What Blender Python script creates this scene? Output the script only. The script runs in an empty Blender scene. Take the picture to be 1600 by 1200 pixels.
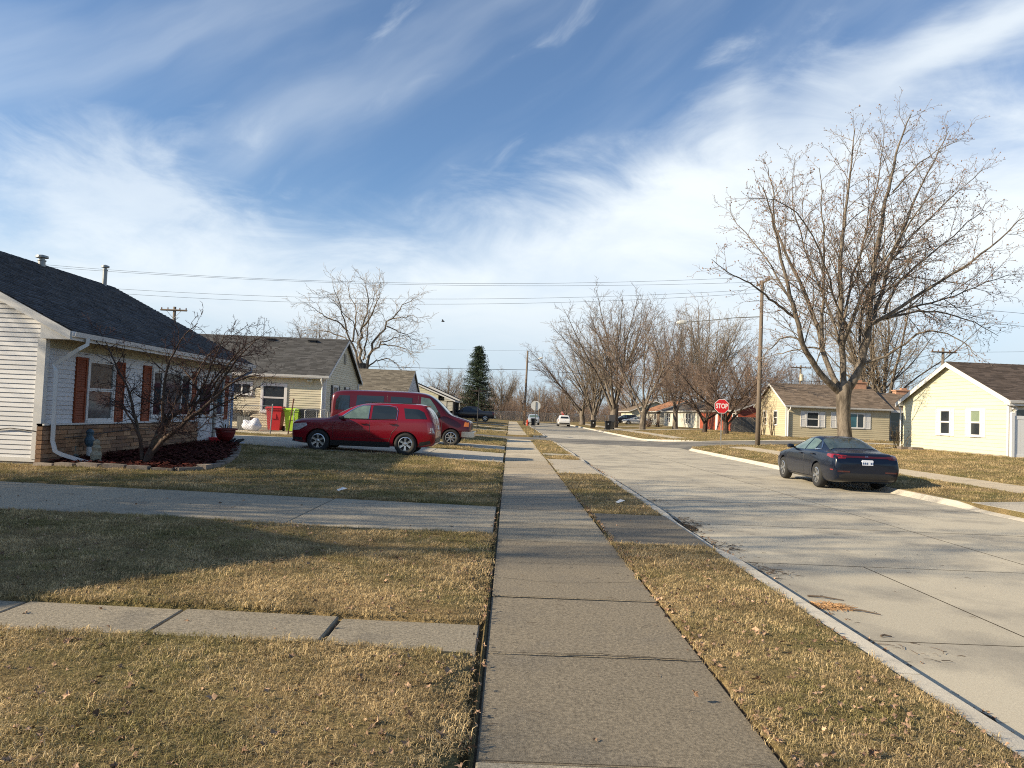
import bpy, bmesh, math, random
import numpy as np
from math import sin, cos, pi, radians
from mathutils import Vector, Matrix
S = bpy.context.scene
COL = S.collection
# ---------------------------------------------------------------- camera
cam_data = bpy.data.cameras.new("camera"); cam = bpy.data.objects.new("camera", cam_data); COL.objects.link(cam)
S.camera = cam
cam_data.sensor_width = 36.0; cam_data.lens = 36.0 * 1130 / 1600
cam_data.clip_start = 0.05; cam_data.clip_end = 2500
EYE, PITCH, ROLL, YAW = 1.63, radians(2.28), 0.040, radians(-0.1)
cam.matrix_world = Matrix.Translation((0, 0, EYE)) @ Matrix.Rotation(YAW, 4, 'Z') @ Matrix.Rotation(pi/2 + PITCH, 4, 'X') @ Matrix.Rotation(ROLL, 4, 'Z')
# ---------------------------------------------------------------- sun, sky, exposure
SUNV = Vector((1.0, 0.30, -0.48)).normalized()           # the way the light travels
EL = math.asin(-SUNV.z); AZ = math.atan2(-SUNV.x, -SUNV.y)  # compass bearing of the sun, from +Y towards +X
sun_d = bpy.data.lights.new("sun", 'SUN'); sun = bpy.data.objects.new("sun", sun_d); COL.objects.link(sun)
sun_d.energy = 5.0; sun_d.angle = radians(0.53); sun_d.color = (1.0, 0.85, 0.62)
sun.rotation_euler = SUNV.to_track_quat('-Z', 'Y').to_euler()
world = bpy.data.worlds.new("World"); S.world = world; world.use_nodes = True
def build_world():
    nt = world.node_tree; N = nt.nodes; L = nt.links; N.clear()
    out = N.new('ShaderNodeOutputWorld'); bg = N.new('ShaderNodeBackground'); L.new(bg.outputs[0], out.inputs[0])
    sky = N.new('ShaderNodeTexSky'); sky.sky_type = 'NISHITA'; sky.sun_disc = False
    sky.sun_elevation = EL; sky.sun_rotation = AZ; sky.air_density = 1.0; sky.dust_density = 0.6; sky.ozone_density = 1.6
    bg.inputs[1].default_value = 0.084
    tc = N.new('ShaderNodeTexCoord'); sep = N.new('ShaderNodeSeparateXYZ'); L.new(tc.outputs['Generated'], sep.inputs[0])
    def M(op, a, b=None, c=None, clamp=False):
        n = N.new('ShaderNodeMath'); n.operation = op; n.use_clamp = clamp
        for i, v in enumerate((a, b, c)):
            if v is None: continue
            if isinstance(v, (int, float)): n.inputs[i].default_value = v
            else: L.new(v, n.inputs[i])
        return n.outputs[0]
    def comb(x, y, z=0.0):
        n = N.new('ShaderNodeCombineXYZ')
        for i, v in enumerate((x, y, z)):
            if isinstance(v, (int, float)): n.inputs[i].default_value = v
            else: L.new(v, n.inputs[i])
        return n.outputs[0]
    def noise(vec, sc, det=6, rough=0.55, dist=0.0):
        n = N.new('ShaderNodeTexNoise'); n.inputs['Scale'].default_value = sc; n.inputs['Detail'].default_value = det
        n.inputs['Roughness'].default_value = rough; n.inputs['Distortion'].default_value = dist; L.new(vec, n.inputs['Vector']); return n.outputs['Fac']
    def ramp(v, a, b, lo=0.0, hi=1.0, smooth=True):
        n = N.new('ShaderNodeMapRange'); n.interpolation_type = 'SMOOTHSTEP' if smooth else 'LINEAR'
        n.inputs[1].default_value = a; n.inputs[2].default_value = b; n.inputs[3].default_value = lo; n.inputs[4].default_value = hi
        L.new(v, n.inputs[0]); return n.outputs[0]
    x, y, z = sep.outputs
    az = M('ARCTAN2', x, y)                    # bearing from the street's axis, radians
    el = M('ARCSINE', z)
    el0 = M('MAXIMUM', el, 0.0)
    warp = M('MULTIPLY', M('SUBTRACT', noise(comb(az, el), 3.0, 3), 0.5), 0.12)
    elw = M('ADD', el0, warp)
    # 1: thin cirrus streaks that rise to the right
    c1, s1 = cos(0.55), sin(0.55)
    u = M('ADD', M('MULTIPLY', az, c1), M('MULTIPLY', elw, s1)); v = M('SUBTRACT', M('MULTIPLY', elw, c1), M('MULTIPLY', az, s1))
    st = noise(comb(M('MULTIPLY', u, 1.1), M('MULTIPLY', v, 7.0), 0.3), 1.5, 6, 0.48, 0.15)
    st = M('MULTIPLY', ramp(st, 0.40, 0.88), 0.34)
    # 2: the broad white bank, low on the left and climbing to the right
    edge = M('ADD', 0.245, M('MULTIPLY', M('MAXIMUM', M('SUBTRACT', M('MINIMUM', az, 0.30), -0.15), 0.0), 0.46))
    edge = M('SUBTRACT', edge, M('MULTIPLY', M('MAXIMUM', M('SUBTRACT', az, 0.30), 0.0), 0.25))
    edge = M('ADD', edge, M('MULTIPLY', M('SUBTRACT', noise(comb(M('MULTIPLY', az, 2.2), M('MULTIPLY', el, 5.0), 4.1), 2.0, 9, 0.6, 0.6), 0.5), 0.24))
    bank = ramp(M('SUBTRACT', edge, elw), -0.03, 0.11)
    bt = ramp(noise(comb(M('MULTIPLY', az, 1.6), M('MULTIPLY', elw, 5.0), 2.0), 2.3, 8, 0.56, 0.3), 0.25, 0.68, 0.62, 1.0)
    bank = M('MULTIPLY', bank, bt)
    # 3: a ragged patch on the left
    dx = M('DIVIDE', M('ADD', az, 0.49), 0.15); dy = M('DIVIDE', M('SUBTRACT', elw, 0.25), 0.08)
    r = M('SQRT', M('ADD', M('MULTIPLY', dx, dx), M('MULTIPLY', dy, dy)))
    pn = noise(comb(M('MULTIPLY', az, 3.0), M('MULTIPLY', elw, 6.0), 7.7), 2.2, 8, 0.60, 0.5)
    patch = M('MULTIPLY', ramp(M('ADD', r, M('MULTIPLY', M('SUBTRACT', pn, 0.5), 2.6)), 1.35, 0.1), 0.62)
    # 4: a streak high on the right, over the maple
    d = M('SUBTRACT', elw, M('ADD', 0.215, M('MULTIPLY', az, 0.40)))
    band = M('MULTIPLY', ramp(M('ABSOLUTE', M('ADD', d, M('MULTIPLY', M('SUBTRACT', noise(comb(az, M('MULTIPLY', el, 4.0), 9.0), 4.0, 7), 0.5), 0.12))), 0.07, 0.0), ramp(az, 0.3, 0.55, 0.0, 0.8))
    # 5: short wisps
    wn = noise(comb(M('MULTIPLY', u, 2.3), M('MULTIPLY', v, 7.0), 12.0), 2.6, 6, 0.55, 0.5)
    wisp = M('MULTIPLY', ramp(wn, 0.62, 0.88), 0.32)
    veil = M('ADD', ramp(el0, 0.32, 0.0, 0.02, 0.40), 0.02)
    inv = 1.0
    total = None
    for a in (st, bank, patch, band, wisp, veil):
        q = M('SUBTRACT', 1.0, a, clamp=True)
        total = q if total is None else M('MULTIPLY', total, q)
    cov = M('SUBTRACT', 1.0, total, clamp=True)
    tint = N.new('ShaderNodeMix'); tint.data_type = 'RGBA'; tint.blend_type = 'MULTIPLY'; tint.inputs[0].default_value = 1.0
    L.new(sky.outputs[0], tint.inputs['A']); tint.inputs['B'].default_value = (0.66, 0.88, 1.08, 1)
    lowc = ramp(el0, 0.0, 0.22)
    ccol = N.new('ShaderNodeMix'); ccol.data_type = 'RGBA'; L.new(lowc, ccol.inputs[0])
    ccol.inputs['A'].default_value = (4.1, 5.0, 5.8, 1); ccol.inputs['B'].default_value = (6.6, 7.1, 7.4, 1)
    mix = N.new('ShaderNodeMix'); mix.data_type = 'RGBA'
    L.new(cov, mix.inputs[0]); L.new(tint.outputs['Result'], mix.inputs['A']); L.new(ccol.outputs['Result'], mix.inputs['B'])
    L.new(mix.outputs['Result'], bg.inputs[0])
build_world()
vs = S.view_settings
S.display_settings.display_device = 'sRGB'
vs.view_transform = 'Standard'; vs.look = 'None'; vs.gamma = 1.0; vs.exposure = 0.80
try: vs.use_curve_mapping = False
except Exception: pass
S.render.engine = 'CYCLES'
S.cycles.max_bounces = 6; S.cycles.diffuse_bounces = 3; S.cycles.glossy_bounces = 3; S.cycles.transmission_bounces = 4; S.cycles.transparent_max_bounces = 8
S.cycles.use_denoising = False; S.cycles.filter_width = 1.05
rng = np.random.default_rng(7); R = random.Random(11)

# ---------------------------------------------------------------- materials
def rgb(h):
    return tuple(((int(h[i:i+2], 16)/255)**2.2) for i in (0, 2, 4))
def mat(name, col, rough=0.8, var=0.0, vscale=3.0, col2=None, c2scale=1.0, bump=0.0, bscale=40.0, spec=0.5, metal=0.0, coat=0.0, tone=False, objcol=False, stretch=None, obj_rand=0.0, c2lo=0.42, c2hi=0.6, detail=5):
    """procedural material: base colour, a second colour mixed by noise, fine value noise, bump"""
    m = bpy.data.materials.new(name); m.use_nodes = True
    nt = m.node_tree; N = nt.nodes; L = nt.links; b = N['Principled BSDF']
    b.inputs['Roughness'].default_value = rough; b.inputs['Metallic'].default_value = metal
    b.inputs['Specular IOR Level'].default_value = spec
    b.inputs['Coat Weight'].default_value = coat; b.inputs['Coat Roughness'].default_value = 0.04
    geo = N.new('ShaderNodeNewGeometry')
    vec = geo.outputs['Position']
    if stretch:
        mp = N.new('ShaderNodeVectorMath'); mp.operation = 'MULTIPLY'; mp.inputs[1].default_value = stretch; L.new(vec, mp.inputs[0]); vec = mp.outputs[0]
    def noise(sc, det=detail, rg=0.6):
        n = N.new('ShaderNodeTexNoise'); n.inputs['Scale'].default_value = sc; n.inputs['Detail'].default_value = det; n.inputs['Roughness'].default_value = rg
        L.new(vec, n.inputs['Vector']); return n.outputs['Fac']
    def rmp(v, a, bb, lo=0, hi=1):
        n = N.new('ShaderNodeMapRange'); n.inputs[1].default_value = a; n.inputs[2].default_value = bb; n.inputs[3].default_value = lo; n.inputs[4].default_value = hi; L.new(v, n.inputs[0]); return n.outputs[0]
    cur = None
    if objcol:
        oi = N.new('ShaderNodeObjectInfo'); cur = oi.outputs['Color']
        mu = N.new('ShaderNodeMix'); mu.data_type = 'RGBA'; mu.blend_type = 'MULTIPLY'; mu.inputs[0].default_value = 1; L.new(cur, mu.inputs['A']); mu.inputs['B'].default_value = (*col, 1); cur = mu.outputs['Result']
    if col2 is not None:
        mx = N.new('ShaderNodeMix'); mx.data_type = 'RGBA'; L.new(rmp(noise(c2scale), c2lo, c2hi), mx.inputs[0])
        if cur is not None: L.new(cur, mx.inputs['A'])
        else: mx.inputs['A'].default_value = (*col, 1)
        mx.inputs['B'].default_value = (*col2, 1); cur = mx.outputs['Result']
    facs = []
    if var: facs.append(rmp(noise(vscale, 4, 0.7), 0.25, 0.75, 1-var, 1+var))
    if tone:
        at = N.new('ShaderNodeAttribute'); at.attribute_name = 'tone'; facs.append(at.outputs['Fac'])
    if obj_rand:
        oi = N.new('ShaderNodeObjectInfo'); facs.append(rmp(oi.outputs['Random'], 0, 1, 1-obj_rand, 1+obj_rand))
    for f in facs:
        mu = N.new('ShaderNodeMix'); mu.data_type = 'RGBA'; mu.blend_type = 'MULTIPLY'; mu.inputs[0].default_value = 1
        if cur is not None: L.new(cur, mu.inputs['A'])
        else: mu.inputs['A'].default_value = (*col, 1)
        L.new(f, mu.inputs['B']); cur = mu.outputs['Result']
    if cur is not None: L.new(cur, b.inputs['Base Color'])
    else: b.inputs['Base Color'].default_value = (*col, 1)
    if bump:
        bp = N.new('ShaderNodeBump'); bp.inputs['Strength'].default_value = 1.0; bp.inputs['Distance'].default_value = bump
        L.new(noise(bscale, 6, 0.65), bp.inputs['Height']); L.new(bp.outputs[0], b.inputs['Normal'])
    return m

# ---------------------------------------------------------------- mesh builder
class MB:
    def __init__(s): s.v = []; s.f = []; s.t = []; s.n = 0
    def add(s, verts, faces, tone=1.0):
        o = s.n; s.v.extend([tuple(p) for p in verts]); s.n += len(verts)
        s.f.extend([tuple(i + o for i in f) for f in faces]); s.t.extend([tone] * len(faces)); return s
    def box(s, x0, x1, y0, y1, z0, z1, M=None, tone=1.0):
        if x1 < x0: x0, x1 = x1, x0
        if y1 < y0: y0, y1 = y1, y0
        if z1 < z0: z0, z1 = z1, z0
        P = [(x0,y0,z0),(x1,y0,z0),(x1,y1,z0),(x0,y1,z0),(x0,y0,z1),(x1,y0,z1),(x1,y1,z1),(x0,y1,z1)]
        if M is not None: P = [M @ Vector(p) for p in P]
        return s.add(P, [(0,3,2,1),(4,5,6,7),(0,1,5,4),(1,2,6,5),(2,3,7,6),(3,0,4,7)], tone)
    def hexa(s, P, tone=1.0):      # 8 points, bottom four then top four
        return s.add(P, [(0,3,2,1),(4,5,6,7),(0,1,5,4),(1,2,6,5),(2,3,7,6),(3,0,4,7)], tone)
    def tube(s, pts, r, n=8, cap=True, tone=1.0):
        pts = [Vector(p) for p in pts]; k = len(pts)
        rs = r if isinstance(r, (list, tuple)) else [r] * k
        V = []; F = []; prev = None
        for i, p in enumerate(pts):
            t = (pts[min(i+1, k-1)] - pts[max(i-1, 0)]).normalized()
            if prev is None:
                a = Vector((0, 0, 1)) if abs(t.z) < 0.9 else Vector((1, 0, 0)); prev = t.cross(a).normalized()
            u = (prev - t * prev.dot(t)).normalized(); w = t.cross(u); prev = u
            for j in range(n):
                an = 2*pi*j/n; V.append(p + (u*cos(an) + w*sin(an)) * rs[i])
        for i in range(k-1):
            for j in range(n):
                a = i*n + j; b = i*n + (j+1) % n; F.append((a, b, b+n, a+n))
        if cap: F.append(tuple(range(n-1, -1, -1))); F.append(tuple(range((k-1)*n, k*n)))
        return s.add(V, F, tone)
    def lathe(s, prof, n=16, M=None, tone=1.0, cap=False):   # prof: (radius, height) about local Z
        V = []; F = []; k = len(prof)
        for r, z in prof:
            for j in range(n):
                an = 2*pi*j/n; p = Vector((r*cos(an), r*sin(an), z)); V.append(M @ p if M is not None else p)
        for i in range(k-1):
            for j in range(n):
                a = i*n + j; b = i*n + (j+1) % n; F.append((a, b, b+n, a+n))
        if cap: F.append(tuple(range(n-1, -1, -1))); F.append(tuple(range((k-1)*n, k*n)))
        return s.add(V, F, tone)
    def prism(s, poly, d, M=None, tone=1.0):   # poly: 2-D outline in local x,z, extruded along local y from 0 to d
        n = len(poly); P = [(a, 0, b) for a, b in poly] + [(a, d, b) for a, b in poly]
        if M is not None: P = [M @ Vector(p) for p in P]
        F = [tuple(range(n)), tuple(range(2*n-1, n-1, -1))] + [(i, i+n, (i+1) % n + n, (i+1) % n) for i in range(n)]
        return s.add(P, F, tone)
    def build(s, name, m, parent=None, smooth=False, origin=None, mesh=None):
        me = bpy.data.meshes.new(name); V = s.v
        if origin is not None: V = [(p[0]-origin[0], p[1]-origin[1], p[2]-origin[2]) for p in V]
        me.from_pydata([tuple(p) for p in V], [], s.f)
        if len(set(s.t)) > 1:
            at = me.attributes.new('tone', 'FLOAT', 'FACE'); at.data.foreach_set('value', s.t)
        else:
            at = me.attributes.new('tone', 'FLOAT', 'FACE'); at.data.foreach_set('value', [s.t[0] if s.t else 1.0] * len(s.f))
        if m is not None: me.materials.append(m)
        if smooth: me.shade_smooth()
        me.update()
        return link(name, me, parent, origin)
def link(name, me, parent=None, loc=None):
    o = bpy.data.objects.new(name, me); COL.objects.link(o)
    if parent is not None: o.parent = parent
    if loc is not None: o.location = loc
    return o
def np_mesh(name, V, quads=None, tris=None, m=None, parent=None, smooth=False, tone=None, link_it=True):
    me = bpy.data.meshes.new(name); V = np.asarray(V, np.float32)
    nq = 0 if quads is None else len(quads); nt_ = 0 if tris is None else len(tris)
    me.vertices.add(len(V)); me.vertices.foreach_set('co', V.ravel())
    loops = []; 
    if nq: loops.append(np.asarray(quads, np.int32).ravel())
    if nt_: loops.append(np.asarray(tris, np.int32).ravel())
    lp = np.concatenate(loops); me.loops.add(len(lp)); me.loops.foreach_set('vertex_index', lp)
    me.polygons.add(nq + nt_)
    st = np.concatenate([np.arange(nq) * 4, nq*4 + np.arange(nt_) * 3]).astype(np.int32)
    me.polygons.foreach_set('loop_start', st)
    me.update(calc_edges=True)
    if tone is not None:
        at = me.attributes.new('tone', 'FLOAT', 'FACE'); at.data.foreach_set('value', np.asarray(tone, np.float32))
    if m is not None: me.materials.append(m)
    if smooth: me.shade_smooth()
    if not link_it: return me
    return link(name, me, parent)
def tag(o, label=None, cat=None, group=None, kind=None):
    if label: o['label'] = label
    if cat: o['category'] = cat
    if group: o['group'] = group
    if kind: o['kind'] = kind
    return o
def thing(name, label, cat, loc=(0, 0, 0), rz=0.0, group=None):
    o = bpy.data.objects.new(name, None); COL.objects.link(o); o.location = loc; o.rotation_euler = (0, 0, rz)
    o.empty_display_size = 0.2
    return tag(o, label, cat, group)
def copy_tree(o, parent=None):
    c = o.copy(); COL.objects.link(c)
    if parent is not None: c.parent = parent
    for ch in list(KIDS(o)): copy_tree(ch, c)
    return c
def KIDS(o): return [c for c in S.objects if c.parent is o]

# ---------------------------------------------------------------- terrain
def sstep(a, b, t):
    t = min(1.0, max(0.0, (t-a)/(b-a))); return t*t*(3-2*t)
def base_z(x, y):
    """ground level of lawns: the lots rise gently away from the street"""
    if x < -0.13:
        a = 0.10 + 0.22*sstep(14, 30, y) + 0.12*sstep(60, 95, y)
        return a * min(1.0, (-x-0.13)/8.5)
    if x > 10.6: return min(0.55, (x-10.6)*0.05)
    return 0.0
# ================================================================ MATERIALS (shared)
M = {}
M['lawn'] = mat('lawn_soil', (0.250,0.178,0.088), 0.95, 0.75, 42.0, col2=(0.120,0.110,0.042), c2scale=0.55, bump=0.03, bscale=38, spec=0.1, c2lo=0.40, c2hi=0.66)
M['concrete'] = mat('concrete', (1.035,1.0,0.93), 0.88, 0.60, 48.0, col2=(0.12,0.11,0.095), c2scale=1.6, bump=0.004, bscale=140, spec=0.25, objcol=True, c2lo=0.52, c2hi=0.95, detail=8)
M['road_concrete'] = mat('road_concrete', (1.03,1.0,0.93), 0.85, 0.16, 60.0, col2=(0.20,0.183,0.155), c2scale=0.8, bump=0.002, bscale=160, spec=0.3, objcol=True, c2lo=0.46, c2hi=0.76, detail=8)
M['kerb'] = mat('kerb_concrete', (0.54,0.49,0.40), 0.85, 0.16, 30.0, col2=(0.22,0.20,0.17), c2scale=3.0, bump=0.003, bscale=90, spec=0.3, c2lo=0.5, c2hi=0.85, obj_rand=0.08)
M['asphalt'] = mat('old_road', (0.215,0.198,0.168), 0.9, 0.14, 35.0, col2=(0.12,0.115,0.105), c2scale=0.4, bump=0.003, bscale=110, spec=0.25)
M['soil'] = mat('joint_soil', (0.060,0.048,0.034), 1.0, 0.4, 30.0, bump=0.01, bscale=60, spec=0.05)
M['mulch'] = mat('mulch', (0.060,0.016,0.012), 0.95, 0.5, 40.0, bump=0.03, bscale=50, spec=0.1, tone=True)

# ================================================================ PAVING LAYOUT (x0,x1,y0,y1)
PAVED = [(-0.11,1.40,-8,45.0), (-0.11,1.40,54.0,138), (-15,-0.15,4.90,5.64), (-15,-0.15,9.6,12.55), (-11.5,-0.15,23.4,28.8), (-9.3,-0.15,31.0,35.0),
         (1.42,2.70,9.40,12.25), (1.42,2.70,20.3,26.5), (1.42,2.70,28.8,30.2), (12.9,14.2,-8,43.0), (12.9,14.2,57,138), (10.6,12.9,11.0,16.6), (13.5,34,11.0,16.6),
         (-17,-9.3,30.4,35.3), (-8.5,-0.15,88.6,93.0), (-12,-0.15,74,77.5), (10.6,12.9,84,88), (14.2,24,84,88), (-14,-0.15,62.5,65.5), (10.6,12.9,104,108), (14.2,24,104,108)]
def in_road(x, y, e=0.0):
    if 2.64-e < x < 10.52+e and y < 139: return True
    if 45.06-e < y < 53.94+e: return True
    if 139-e < y < 147+e: return True
    if 10.4 < x < 14.6 and 41 < y < 45.1: return math.hypot(x-14.6, y-41) > 4.06-e
    if 10.4 < x < 14.6 and 53.9 < y < 58: return math.hypot(x-14.6, y-58) > 4.06-e
    if 1.2 < x < 2.8 and 43.5 < y < 45.1: return math.hypot(x-1.2, y-43.5) > 1.56-e
    if 1.2 < x < 2.8 and 53.9 < y < 55.5: return math.hypot(x-1.2, y-55.5) > 1.56-e
    return False
def paved(x, y, e=0.0):
    for a, b, c, d in PAVED:
        if a-e < x < b+e and c-e < y < d+e: return True
    return False
BED = [(-10.2,15.35),(-7.0,15.45),(-6.75,16.3),(-7.0,18.2),(-7.6,20.4),(-8.3,22.4),(-8.9,23.3),(-10.2,23.3)]
def in_poly(x, y, P):
    c = False; n = len(P)
    for i in range(n):
        x1, y1 = P[i]; x2, y2 = P[(i+1) % n]
        if (y1 > y) != (y2 > y) and x < (x2-x1)*(y-y1)/(y2-y1)+x1: c = not c
    return c
def ground():
    xs = set([-90,-70,-55,-45,-38,-32,-28] + list(np.arange(-25, -2, 0.8).round(3)) + list(np.arange(-2,10.5,0.5).round(3)) + list(np.arange(10.6,15.2,0.1).round(3)) + list(np.arange(15.5,30,0.8).round(3)) + [32,35,38,45,55,70,90,130])
    xs |= set([-300,-200,-130,200,300])
    xs |= set(np.arange(1.2,2.9,0.1).round(3))
    for v in (-0.185,-0.17,-0.14,-0.12, 1.385,1.41,1.44,2.61,2.63,2.66,2.74,10.49,10.53,10.58): xs.add(v)
    ys = set(list(np.arange(-8,41,0.8).round(3)) + list(np.arange(41,45.2,0.1).round(3)) + list(np.arange(45.5,53.6,0.8).round(3)) + list(np.arange(53.9,58.1,0.1).round(3)) + list(np.arange(58.5,140,2.0).round(3)) + [148,160,180,210,250,320,450])
    for a, b, c, d in PAVED:
        for v in (a, b): xs |= {round(v-0.03,3), round(v+0.03,3)}
        for v in (c, d): ys |= {round(v-0.03,3), round(v+0.03,3)}
    ys |= {45.03,45.09,53.91,53.97,138.9,139.1,146.9,147.1,-40,-20}
    X = sorted(xs); Y = sorted(ys); V = []
    for y in Y:
        for x in X:
            z = base_z(x, y) + 0.012
            if in_road(x, y): z = base_z(x, y) - 0.30
            elif paved(x, y, 0.005): z = base_z(x, y) - 0.06
            elif -0.175 < x < -0.125 and y < 140: z = -0.045
            elif x < -0.18 and y < 45: z += 0.02 + 0.012*sin(x*1.3+y*0.8)
            V.append((x, y, z))
    nx = len(X); ny = len(Y)
    I = np.arange(nx*ny).reshape(ny, nx)
    q = np.stack([I[:-1,:-1], I[:-1,1:], I[1:,1:], I[1:,:-1]], -1).reshape(-1, 4)
    g = np_mesh('lawn_ground', V, quads=q, m=M['lawn'], smooth=False)
    tag(g, 'dormant straw coloured lawns on both sides of the street', kind='structure')
ground()

def slab_mesh(x0, x1, y0, y1, zf, th=0.10, ch=0.010, gap=0.008, jit=0.0, sk=0.0):
    x0 += gap; x1 -= gap; y0 += gap; y1 -= gap
    mb = MB(); t = R.uniform(-jit, jit); tx = R.uniform(-jit, jit)*0.6
    def zz(x, y): return zf(x, y) + t + tx*(x-(x0+x1)/2)
    nx = max(1, int((x1-x0)/2.6)); 
    C = [(x0,y0),(x1,y0),(x1,y1),(x0,y1)]; Ci = [(x0+ch,y0+ch),(x1-ch,y0+ch),(x1-ch,y1-ch),(x0+ch,y1-ch)]
    V = [(x, y + sk*(x-x1), zz(x,y)-th) for x, y in C] + [(x, y + sk*(x-x1), zz(x,y)-ch*0.7) for x, y in C] + [(x, y + sk*(x-x1), zz(x,y)) for x, y in Ci]
    F = [(8,9,10,11)]
    for i in range(4):
        j = (i+1) % 4; F += [(i, j, j+4, i+4), (i+4, j+4, j+8, i+8)]
    return mb.add(V, F)
def setting(name, label, kind='structure'):
    o = bpy.data.objects.new(name, None); COL.objects.link(o); o['kind'] = kind; o['label'] = label; return o
def tint(o, c, v=0.06):
    k = 1 + R.uniform(-v, v); o.color = (c[0]*k, c[1]*k, c[2]*k, 1)
bz = lambda x, y: base_z(x, y)
# ---- the sidewalk the camera stands on
sw = setting('sidewalk', 'long concrete sidewalk running away between lawn and verge')
edges = [-3.0,-1.5,0.45,1.95,3.44,4.98,6.50,7.95,9.37,10.85,12.33,13.85,15.4,17.0,18.6,20.1,21.7,23.3,24.9,26.5,28.1,29.7,31.2,32.8,34.4,36,37.6,39.2,40.8,42.4,45.0]
e2 = list(np.arange(54.0, 137, 1.9))
bed = MB(); bed.box(-0.13,1.42,-6,45,-0.14,-0.016); bed.box(-0.13,1.42,54,137,-0.14,-0.016); bed.build('joint_soil', M['soil'], sw)
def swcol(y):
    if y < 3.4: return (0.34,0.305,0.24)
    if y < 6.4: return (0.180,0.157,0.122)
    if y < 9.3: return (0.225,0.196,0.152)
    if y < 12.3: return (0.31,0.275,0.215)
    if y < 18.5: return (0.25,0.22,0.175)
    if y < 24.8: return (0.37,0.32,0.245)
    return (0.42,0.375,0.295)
for a, b in list(zip(edges[:-1], edges[1:])) + list(zip(e2[:-1], e2[1:])):
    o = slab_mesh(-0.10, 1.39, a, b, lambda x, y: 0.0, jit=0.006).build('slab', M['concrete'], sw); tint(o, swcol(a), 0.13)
def paving(name, label, x0, x1, y0, y1, nx, ny, col, m='concrete', th=0.10, dz=0.004, jit=0.004, v=0.06, sk=0.0, xs=None, gap=0.008, par=None):
    p = par or setting(name, label)
    X = xs or list(np.linspace(x0, x1, nx+1)); Y = list(np.linspace(y0, y1, ny+1))
    for a, b in zip(X[:-1], X[1:]):
        for c, d in zip(Y[:-1], Y[1:]):
            o = slab_mesh(a, b, c, d, lambda x, y: base_z(x, y)+dz, th=th, jit=jit, sk=sk, gap=gap).build('slab', M[m], p); tint(o, col, v)
    return p
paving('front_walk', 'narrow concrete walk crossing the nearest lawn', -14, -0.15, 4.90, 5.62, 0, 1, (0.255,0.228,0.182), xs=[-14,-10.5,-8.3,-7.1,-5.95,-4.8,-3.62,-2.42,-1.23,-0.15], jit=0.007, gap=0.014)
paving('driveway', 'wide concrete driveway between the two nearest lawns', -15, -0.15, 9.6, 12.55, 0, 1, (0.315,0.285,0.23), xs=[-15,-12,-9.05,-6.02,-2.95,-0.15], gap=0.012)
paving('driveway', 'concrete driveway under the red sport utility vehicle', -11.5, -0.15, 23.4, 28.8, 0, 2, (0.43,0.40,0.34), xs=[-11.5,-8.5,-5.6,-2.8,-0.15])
paving('driveway', 'concrete driveway under the maroon van', -9.2, -0.15, 31.0, 35.0, 3, 1, (0.42,0.385,0.32))
paving('driveway', 'far concrete driveway under the dark pickup', -8.5, -0.15, 88.6, 93, 3, 1, (0.42,0.39,0.33))
paving('driveway', 'pale driveway past the back of the stop sign', -12, -0.15, 74, 77.5, 3, 1, (0.42,0.39,0.33))
paving('driveway', 'narrow far driveway beyond the street name sign', -14, -0.15, 62.5, 65.5, 3, 1, (0.42,0.39,0.33))
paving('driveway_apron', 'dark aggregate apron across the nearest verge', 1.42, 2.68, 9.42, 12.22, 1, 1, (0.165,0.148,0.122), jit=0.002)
paving('driveway_apron', 'second concrete apron across the verge', 1.42, 2.68, 20.3, 26.5, 1, 2, (0.38,0.345,0.285))
paving('driveway_apron', 'third short apron across the verge', 1.42, 2.68, 28.8, 30.2, 1, 1, (0.38,0.35,0.29))
paving('patio', 'pale concrete patio behind the chain link fence', -17, -9.3, 30.45, 35.25, 3, 2, (0.46,0.41,0.32))
paving('driveway', 'concrete driveway entering the lot of the yellow house', 10.62, 34, 11.0, 16.6, 0, 2, (0.42,0.39,0.335), xs=[10.62,12.88])
paving('driveway', 'inner driveway of the yellow house lot', 13.5, 34, 11.0, 16.6, 0, 2, (0.42,0.39,0.335), xs=[14.22,18,22,26,34])
paving('driveway', 'driveway beside the red house', 13.5, 24, 84, 88, 0, 1, (0.42,0.39,0.335), xs=[10.62,12.88]); paving('driveway', 'inner driveway beside the red house', 14.2, 24, 84, 88, 3, 1, (0.42,0.39,0.335))
paving('driveway', 'far driveway under the parked pale car', 14.2, 24, 104, 108, 3, 1, (0.42,0.39,0.335))
paving("sidewalk", "sidewalk on the far side of the street in front of the yellow house", 12.9, 14.2, -8, 43, 1, 30, (0.46,0.40,0.31))
paving("sidewalk", "sidewalk beyond the crossing in front of the far houses", 12.9, 14.2, 57, 137, 1, 30, (0.43,0.39,0.325))
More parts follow.
